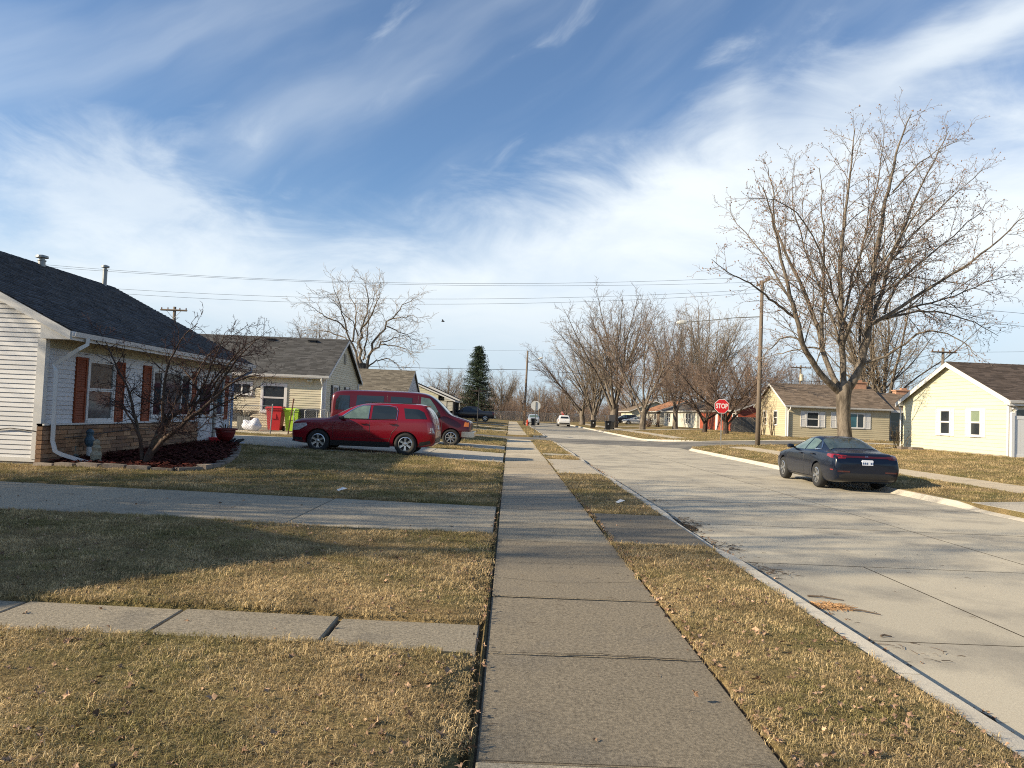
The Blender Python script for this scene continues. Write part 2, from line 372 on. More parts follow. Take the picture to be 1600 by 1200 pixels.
# ---- road
rb = setting('road', 'wide concrete residential street of jointed panels')
def sheet(x0, x1, y0, y1, dz, name, m, parent=None, nx=None, ny=1):
    X = np.linspace(x0, x1, (nx or 1)+1); Y = np.linspace(y0, y1, ny+1)
    V = [(x, y, base_z(x, y)+dz) for y in Y for x in X]; n = len(X)
    F = [(j*n+i, j*n+i+1, (j+1)*n+i+1, (j+1)*n+i) for j in range(len(Y)-1) for i in range(n-1)]
    return MB().add(V, F).build(name, m, parent)
sheet(2.62, 10.58, -12, 140, -0.1245, 'road_bed', M['soil'], rb)
yj = [-7.0,-3.7,-0.4,2.75,6.0,9.12,12.35] + [12.35+3.35*i for i in range(1, 10)] + [44.9]
for i, (a, b) in enumerate(zip(yj[:-1], yj[1:])):
    X = [2.84,4.5,6.92,10.5] if b < 9.3 else [2.84,6.92,10.5]
    for c, d in zip(X[:-1], X[1:]):
        o = slab_mesh(c, d, a, b, lambda x, y: -0.12, th=0.06, jit=0.001, gap=0.006, ch=0.0012).build('road_panel', M['road_concrete'], rb); tint(o, (0.43,0.395,0.325), 0.06)
Y2 = list(np.arange(54.0, 139, 3.4))
for i, (a, b) in enumerate(zip(Y2[:-1], Y2[1:])):
    for c, d in ((2.84,6.92),(6.92,10.5)):
        o = slab_mesh(c, d, a, b, lambda x, y: -0.12, th=0.06, jit=0.001, gap=0.006, ch=0.0012).build('road_panel', M['road_concrete'], rb); tint(o, (0.45,0.42,0.36) if a < 62 else (0.30,0.285,0.25), 0.05)
js = MB()
def seam(mb, x0, x1, y0, y1, z): mb.add([(x0,y0,z),(x1,y0,z),(x1,y1,z),(x0,y1,z)], [(0,1,2,3)])
seam(js, 6.911, 6.930, -7, 44.9, -0.1186); seam(js, 4.493, 4.507, -7, 9.12, -0.1186)
for yv in yj[1:-1]: seam(js, 2.86, 6.911, yv-0.008, yv+0.008, -0.1183); seam(js, 6.930, 10.46, yv-0.008, yv+0.008, -0.1183)
js.build('joint_sealant', M['soil'], rb)['kind'] = 'stuff'
js = MB()
for yv in edges[1:-1]: seam(js, -0.09, 1.38, yv-0.0035, yv+0.0035, 0.0072)
js.build('joint_line', M['soil'], sw)['kind'] = 'stuff'
# gutter dirt strip along the near kerb
cs = MB()
X = [-120,-60,-30,-15,-8,-4,-0.13,2.5,10.6,12,14.6,18,21.6,30,60,130]
V = [(x, y, base_z(x, 50)-0.122) for y in (44.9, 54.05) for x in X]; n = len(X)
cs.add(V, [(i, i+1, n+i+1, n+i) for i in range(n-1)])
for cx, cy, r, a0, sx, sy in ((14.6,41,4,0,-1,1),(14.6,58,4,0,-1,-1),(1.2,43.5,1.5,0,1,1),(1.2,55.5,1.5,0,1,-1)):
    # corner fillets between the two streets: fan from the outer corner
    ox, oy = cx + sx*r*1.02, cy + sy*r*1.02
    P = [(ox, oy, -0.122 + base_z(ox, oy)*0)]
    for k in range(9):
        t = (pi/2)*k/8; P.append((cx + sx*(r+0.02)*cos(t), cy + sy*(r+0.02)*sin(t), -0.122 + 0.9*base_z(cx + sx*r*cos(t), cy)*(sin(t) if sx < 0 else 0)))
    cs.add(P, [(0, k, k+1) for k in range(1, 9)])
o = cs.build('cross_street', M['asphalt']); tag(o, 'darker worn cross street passing through the junction', kind='structure')
# make sure faces point up
def fix_up(o):
    bm = bmesh.new(); bm.from_mesh(o.data)
    for f in bm.faces:
        f.normal_update()
        if f.normal.z < 0: f.normal_flip()
    bm.to_mesh(o.data); bm.free()
fix_up(o)
ft = sheet(-130, 130, 139.0, 147, -0.12, 'far_street', M['asphalt'], None, nx=40); tag(ft, 'street crossing at the far end in front of the brush', kind='structure')
# ---- kerbs
PR_STEEP = [(-0.005,-0.20),(0.0,-0.115),(0.02,-0.012),(0.035,0.0),(0.20,0.004),(0.205,-0.10)]
PR_ROLL = [(-0.12,-0.20),(-0.10,-0.118),(0.02,-0.03),(0.06,-0.002),(0.20,0.004),(0.205,-0.10)]
def kerb(path, prof, parent, seg=3.2, hf=None, zf=None):
    """path of (x,y); the profile's positive offset is to the left of travel"""
    P = [Vector((p[0], p[1], 0)) for p in path]
    # resample
    D = [0.0]
    for a, b in zip(P[:-1], P[1:]): D.append(D[-1] + (b-a).length)
    def at(d):
        for i in range(len(P)-1):
            if d <= D[i+1] or i == len(P)-2:
                t = (d-D[i])/(D[i+1]-D[i]); return P[i].lerp(P[i+1], t)
    tot = D[-1]; ns = max(1, round(tot/seg))
    for k in range(ns):
        a = tot*k/ns + 0.006; b = tot*(k+1)/ns - 0.006; m = 9 if seg > 2 or hf else 4
        V = []; F = []; q = len(prof)
        for i in range(m):
            d = a + (b-a)*i/(m-1); p = at(d); t = (at(min(tot, d+0.05)) - at(max(0, d-0.05))).normalized(); nrm = Vector((-t.y, t.x, 0))
            h = hf(p) if hf else 0.0
            for o_, z in prof:
                zz = z
                if h > 0 and z > -0.1: zz = -0.115 + (z+0.115)*(1-h) 
                w = p + nrm*(o_*(1+0.5*h))
                V.append((w.x, w.y, base_z(p.x + nrm.x*0.1, p.y + nrm.y*0.1) + zz))
        for i in range(m-1):
            for j in range(q-1): F.append((i*q+j, i*q+j+1, (i+1)*q+j+1, (i+1)*q+j))
        F.append(tuple(range(q))); F.append(tuple(reversed(range((m-1)*q, m*q))))
        o = MB().add(V, F).build('kerb_segment', M['kerb'], parent)
        bm = bmesh.new(); bm.from_mesh(o.data); bmesh.ops.recalc_face_normals(bm, faces=bm.faces); bm.to_mesh(o.data); bm.free()
kn = setting('kerb', 'pale concrete kerb along the near verge')
def dip(p):
    y = p.y; d = 0
    for a, b in ((9.3,12.3),(20.3,26.5),(28.8,30.2)): d = max(d, min(sstep(a-0.5, a+0.5, y), 1-sstep(b-0.5, b+0.5, y)))
    return d*0.42
arc = lambda cx, cy, r, a, b, n=7: [(cx+r*cos(radians(a+(b-a)*i/n)), cy+r*sin(radians(a+(b-a)*i/n))) for i in range(n+1)]
kerb([(2.84,-8),(2.84,43.5)], [(-o_, z) for o_, z in PR_STEEP][::1] if False else PR_STEEP, kn, 3.15, dip)
kerb(arc(1.34,43.5,1.5,0,90), PR_STEEP, kn, 1.3)
kerb([(-0.15,45.0),(-70,45.0)], PR_STEEP, kn, 6)
kerb([(-70,54.0),(-0.15,54.0)], PR_STEEP, kn, 6)
kerb(arc(1.34,55.5,1.5,-90,0), PR_STEEP, kn, 1.3)
kerb([(2.84,55.5),(2.84,139)], PR_STEEP, kn, 6)
kf = setting('kerb', 'broad sloping kerb on the far side of the street')
def dip2(p): return 0.8*min(sstep(10.6,11.6,p.y), 1-sstep(15.9,16.9,p.y))
kerb([(10.42,41),(10.42,-8)], PR_ROLL, kf, 3.2, dip2)
kerb(arc(14.42,41,4,180,90)[::-1], PR_ROLL, kf, 2.2)
kerb([(70,45.0),(14.42,45.0)], PR_ROLL, kf, 6)
kerb([(14.42,54.0),(70,54.0)], PR_ROLL, kf, 6)
kerb(arc(14.42,58,4,-90,-180)[::-1], PR_ROLL, kf, 2.2)
kerb([(10.42,139),(10.42,58)], PR_ROLL, kf, 5)
# ================================================================ TREES
M['bark'] = mat('bark', (0.190,0.160,0.128), 0.95, 0.35, 14.0, col2=(0.085,0.070,0.055), c2scale=5.0, bump=0.02, bscale=20, spec=0.15, stretch=(1,1,0.25))
M['bark_dark'] = mat('dark_bark', (0.075,0.058,0.048), 0.95, 0.35, 14.0, col2=(0.035,0.028,0.025), c2scale=6.0, bump=0.015, bscale=24, spec=0.15, stretch=(1,1,0.25))
M['bark_red'] = mat('crabapple_bark', (0.085,0.060,0.048), 0.9, 0.35, 16.0, col2=(0.15,0.125,0.085), c2scale=5.0, bump=0.01, bscale=30, spec=0.2, stretch=(1,1,0.3), c2lo=0.55, c2hi=0.7)
M['twig'] = mat('twigs', (0.205,0.165,0.128), 0.9, 0.25, 2.0, spec=0.15, obj_rand=0.1)
M['twig_pale'] = mat('pale_twigs', (0.27,0.215,0.155), 0.9, 0.25, 2.0, spec=0.15, obj_rand=0.1)
M['twig_red'] = mat('reddish_twigs', (0.195,0.140,0.108), 0.9, 0.25, 2.0, spec=0.15, obj_rand=0.12)
M['twig_crab'] = mat('crabapple_twigs', (0.050,0.028,0.026), 0.85, 0.25, 3.0, spec=0.2)
M['bud'] = mat('maple_buds', (0.30,0.19,0.14), 0.8, 0.4, 9.0, spec=0.2)
F_, R_, U_ = (cam.matrix_world.to_3x3() @ Vector((0,0,-1)), cam.matrix_world.to_3x3() @ Vector((1,0,0)), cam.matrix_world.to_3x3() @ Vector((0,1,0)))
def at(u, v, Y):
    """the point of the vertical plane at distance Y that a spot of the photograph shows"""
    d = F_ + R_*((u-800)/1130) + U_*((600-v)/1130); t = Y/d.y
    return np.array([d.x*t, Y, EYE + d.z*t])
def tubes(polys):
    """polylines with radii -> one vertex array and quads"""
    groups = {}
    for P, r in polys:
        s = 9 if r[0] > 0.09 else (5 if r[0] > 0.03 else 3)
        groups.setdefault((len(P), s), []).append((P, r))
    VV = []; QQ = []; off = 0
    for (n, s), L in groups.items():
        P = np.array([a for a, b in L]); r = np.array([b for a, b in L]); K = len(L)
        T = np.empty_like(P); T[:, 1:-1] = P[:, 2:]-P[:, :-2]; T[:, 0] = P[:, 1]-P[:, 0]; T[:, -1] = P[:, -1]-P[:, -2]
        T /= np.linalg.norm(T, axis=2, keepdims=True)+1e-9
        m = T.mean(1); a = np.where(np.abs(m[:, 2:3]) < 0.8, np.array([[0., 0, 1]]), np.array([[1., 0, 0]]))[:, None, :]
        u = np.cross(T, np.broadcast_to(a, T.shape)); u /= np.linalg.norm(u, axis=2, keepdims=True)+1e-9; w = np.cross(T, u)
        an = 2*pi*np.arange(s)/s
        V = P[:, :, None, :] + r[:, :, None, None]*(u[:, :, None, :]*np.cos(an)[None, None, :, None] + w[:, :, None, :]*np.sin(an)[None, None, :, None])
        I = off + np.arange(K*n*s).reshape(K, n, s); J = np.roll(I, -1, 2)
        Q = np.stack([I[:, :-1], J[:, :-1], J[:, 1:], I[:, 1:]], -1).reshape(-1, 4)
        VV.append(V.reshape(-1, 3)); QQ.append(Q); off += K*n*s
    return np.concatenate(VV), np.concatenate(QQ)
def unit(v): return v/(np.linalg.norm(v)+1e-9)
def path(rg, p, d, L, n, wander, up, droop=0.0):
    P = [p]; d = unit(d); st = L/(n-1)
    for i in range(n-1):
        d = unit(d + rg.normal(0, wander, 3) + np.array([0, 0, up*st - droop*st*i/(n-1)])); p = p + d*st; P.append(p)
    return np.array(P)
def resample(P, n):
    P = np.asarray(P, float); d = np.r_[0, np.cumsum(np.linalg.norm(np.diff(P, axis=0), axis=1))]; t = np.linspace(0, d[-1], n)
    Q = np.stack([np.interp(t, d, P[:, k]) for k in range(3)], 1)
    for _ in range(2): Q[1:-1] = 0.25*Q[:-2] + 0.5*Q[1:-1] + 0.25*Q[2:]
    return Q
def sprout(rg, out, P, r, level, spec):
    """children along a branch, recursively. spec[level] = (count per metre, t0, length factor, length min, angle, wander, up, n)"""
    if level >= len(spec): return
    dens, t0, lf, lmin, ang, wander, up, n = spec[level]
    L = float(np.linalg.norm(np.diff(P, axis=0), axis=1).sum()); cnt = max(1, int(round(L*(1-t0)*dens + rg.uniform(-0.4, 0.4))))
    az = rg.uniform(0, 6.28)
    for k in range(cnt):
        t = t0 + (1-t0)*(k+rg.uniform(0.1, 0.9))/cnt; f = t*(len(P)-1); i = min(int(f), len(P)-2); f -= i
        p = P[i]*(1-f) + P[i+1]*f; d = unit(P[i+1]-P[i]); rr = r[i]*(1-f) + r[i+1]*f
        az += 2.4 + rg.uniform(-0.4, 0.4); a = np.cross(d, [0.3, 0.5, 0.81]); a = unit(a); b = np.cross(d, a); e = a*cos(az)+b*sin(az)
        an = ang*rg.uniform(0.7, 1.25); dd = d*cos(an) + e*sin(an)
        cl = max(lmin, L*lf*(1.05-0.75*t)*rg.uniform(0.7, 1.25)); cr = min(rr*0.62, 0.005 + cl*0.0088)
        cr = max(cr, spec_min[0]); Q = path(rg, p, dd, cl, n, wander, up)
        q = np.linspace(cr, max(spec_min[0]*0.8, cr*0.30), n); out.append((Q, q, level)); sprout(rg, out, Q, q, level+1, spec)
spec_min = [0.006]
def split_build(t, polys, barkm, twigm, loc, cut=0.022, names=('trunk', 'crown')):
    loc = np.array(loc); big = [(a-loc, b) for a, b, l in polys if b[0] >= cut]; small = [(a-loc, b) for a, b, l in polys if b[0] < cut]
    V, Q = tubes(big); np_mesh(names[0], V, quads=Q, m=barkm, parent=t, smooth=True)
    V, Q = tubes(small); np_mesh(names[1], V, quads=Q, m=twigm, parent=t)
    return len(Q)

# ---- the big maple on the far verge
def maple():
    rg = np.random.default_rng(5); Y0 = 38.5; spec_min[0] = 0.0072
    base = at(1321, 697, Y0); base[2] = base_z(base[0], Y0) - 0.05
    t = thing('maple_tree', 'tall bare maple with spreading limbs behind the parked dark blue sedan', 'tree', tuple(base))
    out = []
    tr = np.array([base, base+[0,0,0.25], at(1318,655,Y0), at(1317,625,Y0), at(1318,606,Y0), at(1322,596,Y0)])
    out.append((resample(tr, 10), 1.2*np.array([0.43,0.335,0.305,0.29,0.285,0.29,0.30,0.31,0.32,0.24]), 0))
    limbs = [
     ([(1310,612),(1298,600),(1282,586),(1265,560),(1252,530),(1247,502),(1232,452),(1225,415),(1214,372),(1205,330),(1192,292)], 0.155, -3.0),
     ([(1247,500),(1228,485),(1215,477),(1200,465),(1183,446),(1160,436),(1135,425),(1112,405)], 0.075, -2.5),
     ([(1312,606),(1302,592),(1292,574),(1283,540),(1275,505),(1260,462),(1238,420),(1220,385),(1208,345),(1210,300),(1200,262)], 0.13, 2.5),
     ([(1283,542),(1286,505),(1287,460),(1288,400),(1287,350),(1283,300),(1280,262)], 0.09, -1.5),
     ([(1318,606),(1316,560),(1315,520),(1313,480),(1310,430),(1315,380),(1322,330),(1328,275),(1333,230),(1336,200)], 0.15, 1.0),
     ([(1317,540),(1330,500),(1345,460),(1362,436),(1385,400),(1412,365),(1440,320),(1470,285)], 0.085, -3.5),
     ([(1316,515),(1325,470),(1335,420),(1350,380),(1362,330),(1372,280),(1380,230),(1383,195)], 0.08, 3.5),
     ([(1322,612),(1334,600),(1344,572),(1352,540),(1358,505),(1361,470),(1363,440),(1370,390),(1384,320),(1398,250),(1412,200),(1424,178)], 0.20, 0.5),
     ([(1358,512),(1370,492),(1376,460),(1382,430),(1397,392),(1414,350),(1440,290),(1466,240),(1482,205)], 0.12, 3.0),
     ([(1362,506),(1388,493),(1425,467),(1468,442),(1510,412),(1548,386),(1592,345),(1625,325)], 0.10, -3.0),
     ([(1348,568),(1378,560),(1404,545),(1425,526),(1446,515),(1482,521),(1515,540),(1530,560)], 0.075, -2.5),
     ([(1372,500),(1410,490),(1450,485),(1490,492),(1530,505),(1560,525)], 0.07, 2.5),
     ([(1382,490),(1390,460),(1407,435),(1430,415),(1457,395),(1495,365),(1525,335),(1550,310)], 0.07, 3.5),
     ([(1252,532),(1232,523),(1214,534),(1195,552),(1178,575)], 0.05, 2.0),
     ([(1280,545),(1262,540),(1240,548),(1215,552),(1190,560)], 0.05, 4.0),
     ([(1386,498),(1420,478),(1470,470),(1520,452),(1565,430),(1600,428)], 0.06, 4.5),
     ([(1318,560),(1302,500),(1278,440),(1262,400),(1245,350),(1235,300),(1243,250)], 0.07, 4.5),
     ([(1346,560),(1338,520),(1352,455),(1400,400),(1440,350),(1500,300),(1535,265)], 0.08, 5.0),
     ([(1330,520),(1300,470),(1290,410),(1262,350),(1225,310),(1170,310)], 0.06, -5.0),
     ([(1240,480),(1215,430),(1185,385),(1155,355),(1140,325)], 0.055, 3.0),
     ([(1395,300),(1430,260),(1470,230),(1510,215)], 0.04, -1.5)]
    for k, (px, r0, dep) in enumerate(limbs):
        P = np.array([at(u, v, Y0 + dep*(i/(len(px)-1))**1.1*1.0) for i, (u, v) in enumerate(px)])
        n = len(px)*2+2; Q = resample(P, n); Q[2:-1] += rg.normal(0, 0.035, (n-3, 3))
        r = r0*1.22*(0.92 if r0 > 0.12 else 0.8)*(1-np.linspace(0, 1, n)*0.92)**1.0 + 0.008; out.append((Q, r, 0))
    prim = list(out[1:])
    spec = [(2.15,0.14,0.29,1.2,0.72,0.10,0.04,8), (3.7,0.10,0.36,0.50,0.58,0.13,0.09,6), (5.6,0.10,0.42,0.24,0.60,0.15,0.08,3)]
    for P, r, l in prim: sprout(rg, out, P, r, 0, spec)
    split_build(t, out, M['bark'], M['twig'], base, cut=0.026)
    # swelling buds at twig tips
    tips = [a[-1] for a, b, l in out if l >= 2] + [a[len(a)//2] for a, b, l in out if l >= 2 and len(a) > 3]
    tips = np.array(tips) - base; K = len(tips); s = rg.uniform(0.018, 0.044, (K, 1, 1))
    oct_ = np.array([[1,0,0],[-0.5,0.87,0],[-0.5,-0.87,0],[0,0,1.6]])
    rot = rg.normal(0, 0.5, (K, 4, 3)); V = (tips[:, None, :] + s*(oct_[None] + rot)).reshape(-1, 3)
    I = np.arange(K)[:, None]*4; T = np.concatenate([I+np.array([[0,1,3]]), I+np.array([[1,2,3]]), I+np.array([[2,0,3]]), I+np.array([[0,2,1]])])
    o = np_mesh('buds', V, tris=T, m=M['bud'], parent=t); o['kind'] = 'stuff'
maple()

# ---- crab apple by the near house
def crab():
    rg = np.random.default_rng(9); Y0 = 16.2; spec_min[0] = 0.0042
    base = at(226, 728, Y0); base[2] = base_z(base[0], Y0)
    t = thing('crab_apple_tree', 'low bare crab apple with crooked stems in the mulch bed', 'tree', tuple(base))
    out = []
    limbs = [
     ([(226,729),(229,716),(234,703),(248,681),(264,656),(281,641),(299,632),(317,626),(332,619),(347,610),(362,596)], 0.080, 0.4),
     ([(228,725),(237,701),(260,685),(279,668),(303,648),(325,632),(336,623),(356,599),(383,590),(402,585)], 0.068, -0.5),
     ([(222,718),(221,700),(216,670),(207,630),(200,606),(185,580),(170,545),(155,515)], 0.042, 0.2),
     ([(222,702),(220,685),(204,656),(195,635),(178,622),(160,618)], 0.03, -0.4),
     ([(252,672),(255,659),(253,619),(259,590),(262,566),(273,547),(290,520),(310,505)], 0.038, -0.6),
     ([(317,626),(310,606),(299,590),(285,575),(268,560)], 0.03, 0.6),
     ([(332,619),(345,600),(357,580),(365,566),(383,547),(402,530)], 0.032, -0.3),
     ([(236,700),(246,672),(262,650),(282,615),(300,585),(322,560),(345,540)], 0.034, 1.0),
     ([(299,633),(318,600),(330,570),(340,545),(352,520)], 0.03, 0.2),
     ([(264,656),(252,640),(232,625),(215,618),(196,603)], 0.026, 0.7),
     ([(279,668),(310,630),(335,590),(360,560),(395,548),(420,556)], 0.03, 0.5),
     ([(320,620),(350,580),(375,545),(405,520),(425,530)], 0.022, -0.8),
     ([(303,600),(320,560),(350,530),(380,515)], 0.02, 0.9),
     ([(300,650),(335,640),(362,622),(390,612),(415,598)], 0.026, 0.3)]
    for px, r0, dep in limbs:
        P = np.array([at(u, v, Y0 + dep*(i/(len(px)-1))) for i, (u, v) in enumerate(px)])
        n = len(px)*2; Q = resample(P, n); Q[2:] += rg.normal(0, 0.012, (n-2, 3))
        r = r0*(1-np.linspace(0, 1, n)*0.86) + 0.003; out.append((Q, r, 0))
    prim = list(out)
    spec = [(9.0,0.22,0.40,0.45,0.95,0.18,0.02,8), (11,0.10,0.44,0.16,0.85,0.22,0.04,5), (14,0.1,0.45,0.07,0.8,0.22,0.03,3)]
    for k, (P, r, l) in enumerate(prim): sprout(rg, out, P, r, 0, spec)
    print('crab twigs', split_build(t, out, M['bark_red'], M['twig_crab'], base, cut=0.011))
crab()

def limb_tree(name, label, Y0, base_px, trunk_px, limbs, r_trunk, spec, seed, bark, twig, group=None, smin=0.010, cut=0.03, wob=0.08):
    rg = np.random.default_rng(seed); spec_min[0] = smin
    base = at(*base_px, Y0); base[2] = base_z(base[0], Y0) - 0.1
    t = thing(name, label, 'tree', tuple(base), group=group); out = []
    tp = np.array([base] + [at(u, v, Y0) for u, v in trunk_px]); n = 8; out.append((resample(tp, n), np.linspace(r_trunk*1.2, r_trunk*0.85, n), 0))
    for px, r0, dep in limbs:
        P = np.array([at(u, v, Y0 + dep*(i/(len(px)-1))) for i, (u, v) in enumerate(px)])
        n = len(px)*2+1; Q = resample(P, n); Q[2:] += rg.normal(0, wob, (n-2, 3)); r = r0*0.62*(1-np.linspace(0, 1, n)**0.8*0.93) + 0.012; out.append((Q, r, 0))
    for P, r, l in list(out[1:]): sprout(rg, out, P, r, 0, spec)
    print(name, split_build(t, out, bark, twig, base, cut=cut)); return t
z = lambda L: [(440+x/6.667, 420+y/6.667) for x, y in L]
limb_tree('shade_tree', 'large bare tree with arching lower limb rising behind the grey roofs', 75.0, (569,668), [(568,640),(566,610),(565,585),(564,568)],
  [(z([(845,1200),(830,1060),(820,950),(820,700),(850,560),(900,420),(890,250),(870,130)]), 0.34, 2), (z([(830,1120),(810,1000),(740,800),(690,680),(650,500),(580,320),(540,180)]), 0.26, -3),
   (z([(745,790),(620,700),(500,650),(350,630),(260,640)]), 0.13, 3), (z([(740,760),(760,640),(800,470),(740,340),(700,150)]), 0.16, 3), (z([(690,650),(560,540),(420,470),(300,380),(240,360)]), 0.14, -2),
   (z([(860,1160),(880,1050),(930,850),(1000,690),(1080,600),(1200,460),(1300,350),(1380,280)]), 0.30, -2), (z([(850,950),(895,830),(905,600),(925,480),(960,360),(980,200)]), 0.14, 4),
   (z([(850,600),(950,500),(1010,310),(1040,150)]), 0.15, -4), (z([(930,870),(1030,770),(1130,730),(1250,690),(1350,720)]), 0.14, 3), (z([(1030,790),(1180,790),(1300,850),(1420,880)]), 0.10, -4),
   (z([(890,1030),(960,960),(1050,935),(1130,950),(1200,1000),(1250,1070)]), 0.13, -1), (z([(1100,600),(1200,640),(1320,720),(1400,760)]), 0.10, 4), (z([(1150,520),(1250,510),(1350,480),(1420,520)]), 0.09, -3),
   (z([(800,700),(760,600),(640,430),(560,380),(470,250)]), 0.10, -4)],
  0.62, [(1.7,0.15,0.27,1.7,0.60,0.12,0.05,7), (2.8,0.1,0.36,0.8,0.58,0.15,0.02,5), (3.4,0.1,0.48,0.5,0.6,0.15,-0.02,3)], 21, M['bark'], M['twig_pale'], smin=0.013, cut=0.05, wob=0.12)

# ---- generic vase-shaped street trees: variants share meshes
def make_variant(seed, H, spread, nl, twig, bark, trunk_h=0.16, r0=0.34, smin=0.010, dens=1.35, fork=0.38):
    rg = np.random.default_rng(seed); spec_min[0] = smin; out = []
    th = H*trunk_h; P = path(rg, np.array([0,0,-0.1]), np.array([rg.normal(0,0.06),rg.normal(0,0.06),1]), th+0.1, 6, 0.03, 0.1)
    out.append((P, np.linspace(r0*1.25, r0*0.95, 6), 0)); top = P[-1]; prim = []
    for k in range(nl):
        a = 2*pi*k/nl + rg.uniform(-0.3, 0.3); tilt = fork*rg.uniform(0.5, 1.35) if k else 0.1
        d = np.array([sin(tilt)*cos(a), sin(tilt)*sin(a), cos(tilt)])
        L = (H-th)*rg.uniform(0.85, 1.05)/max(0.75, cos(tilt*0.6)); Q = path(rg, P[rg.integers(3, 6)], d, L, 13, 0.055, 0.012)
        Q[:, :2] = top[:2] + (Q[:, :2]-top[:2])*spread; r = r0*0.42*(1-np.linspace(0, 1, 13)**0.8*0.95)+0.008; out.append((Q, r, 0)); prim.append((Q, r))
        for j in range(3):
            i = rg.integers(2, 7); dd = unit(Q[i+1]-Q[i]); a2 = rg.uniform(0, 6.28); dd = unit(dd + 0.65*np.array([cos(a2), sin(a2), 0.1]))
            Q2 = path(rg, Q[i], dd, L*(1-i/13)*0.8, 10, 0.07, 0.03); r2 = r[i]*0.55*(1-np.linspace(0, 1, 10)*0.88)+0.008; out.append((Q2, r2, 0)); prim.append((Q2, r2))
    spec = [(1.35*dens,0.12,0.26,1.1,0.55,0.11,0.06,6), (2.6*dens,0.1,0.36,0.6,0.55,0.14,0.07,4), (3.4*dens,0.1,0.5,0.4,0.6,0.15,0.07,3)]
    for Q, r in prim: sprout(rg, out, Q, r, 0, spec)
    cut = 0.045; V, Qd = tubes([(a, b) for a, b, l in out if b[0] >= cut]); me1 = np_mesh('trunk', V, quads=Qd, m=bark, smooth=True, link_it=False)
    V, Qd = tubes([(a, b) for a, b, l in out if b[0] < cut]); me2 = np_mesh('crown', V, quads=Qd, m=twig, link_it=False)
    print('variant', seed, len(Qd)); return me1, me2
VAR = {'a': make_variant(31, 14, 1.0, 7, M['twig'], M['bark']), 'b': make_variant(32, 14, 1.25, 6, M['twig_red'], M['bark'], fork=0.5),
       'c': make_variant(33, 14, 0.9, 8, M['twig_pale'], M['bark'], trunk_h=0.10), 'd': make_variant(34, 9, 1.5, 7, M['twig_red'], M['bark_dark'], trunk_h=0.16, r0=0.24, fork=0.62, dens=1.7, smin=0.010)}
def place_tree(var, x, y, h, label, group=None, rz=0.0, sxy=1.0, name='street_tree', ref=14.0, zoff=0.0, lean=0.0):
    if var == 'd': ref = 9.0
    k = h/ref; t = thing(name, label, 'tree', (x, y, base_z(x, y) + zoff), rz, group); t.scale = (k*sxy, k*sxy, k); t.rotation_euler[1] = lean
    for me, nm in zip(VAR[var], ('trunk', 'crown')): link(nm, me, t)
    return t
def px_x(u, Y): return (u-798)/1130*Y
GT = 'bare trees along the far side of the street'
for args in (
  ('b', 912, 122, 14.5, 'smallest bare tree at the far left of the row, trunk upright by the fence', 0.3, 1.15),
  ('c', 929, 112, 16.5, 'pale barked bare tree behind the farther black bin', 1.9, 0.9),
  ('a', 961, 97, 19.5, 'tallest bare tree of the row, its trunk forking low beside the dark parked car', 0.5, 1.05),
  ('b', 1006, 86, 15.5, 'bare tree leaning right beside the white parked car', 4.1, 0.85),
  ('a', 1057, 88, 16.0, 'slender bare tree in front of the white house', 2.2, 0.72),
  ('c', 1100, 112, 19.5, 'high rounded bare tree rising behind the white house', 3.0, 1.1),
  ('b', 885, 134, 8.5, 'low reddish bare tree where the row begins near the fence', 5.0, 1.2)):
    v, u, Y, h, lab, rz, sx = args; place_tree(v, px_x(u, Y), Y, h, lab, GT, rz, sx)
place_tree('d', px_x(1103, 72), 72, 7.8, 'crooked low tree left of the stop sign, before the red house', None, 0.4, 1.0, 'ornamental_tree')
place_tree('d', px_x(1137, 66), 66, 8.2, 'dark trunked low tree just right of the stop sign', None, 2.6, 1.0, 'ornamental_tree')
GB = 'bare trees behind the houses'
for v, u, Y, h, lab, rz, sx in (
  ('c', 1372, 84, 19.0, 'broad bare tree seen through the maple above the beige house', 0.0, 1.25),
  ('b', 1240, 112, 12.0, 'bare tree behind the left gable of the beige house', 1.0, 1.0),
  ('b', 1435, 92, 9.0, 'bare tree crown beside the peak of the yellow house', 2.0, 1.2),
  ('a', 1170, 120, 15.0, 'hazy bare tree behind the red house', 3.3, 1.1),
  ('c', 1045, 140, 15.0, 'bare tree beyond the orange roof', 4.4, 1.1),
  ('b', 990, 150, 16.0, 'bare tree beyond the brown gabled house', 5.2, 1.1),
  ('c', 500, 110, 14.5, 'pale dense bare tree top behind the left grey roof', 0.7, 1.2),
  ('a', 700, 150, 10.5, 'greyish bare tree left of the spruce', 1.2, 1.2),
  ('c', 786, 165, 11.5, 'pale bare tree right of the spruce', 2.7, 1.1),
  ('a', 845, 178, 9.5, 'bare tree beyond the back of the stop sign', 3.9, 1.1),
  ('b', 1290, 140, 14.0, 'distant bare tree left of the maple trunk', 0.9, 1.2),
  ('b', 1560, 120, 9.0, 'distant bare tree behind the dark roof ridge', 1.9, 1.2)):
    place_tree(v, px_x(u, Y), Y, h, lab, GB, rz, sx, 'bare_tree')
# trees standing left of the view whose shadows fall over lawn and street
for v, x, y, h, rz, lab in (('c', -17.6, 7.9, 13.5, 0.2, 'bare tree on the lot left of the near house'), ('a', -18.5, -5.6, 12.0, 3.0, 'bare tree before the front of the tan house'), ('b', -17.0, -7.5, 12, 1.5, 'bare tree beside the camera lot'), ('a', -24, 6.0, 15, 4.0, 'bare tree behind the tan house')):
    place_tree(v, x, y, h, lab, 'bare trees left of the view', rz, 1.0, 'bare_tree')

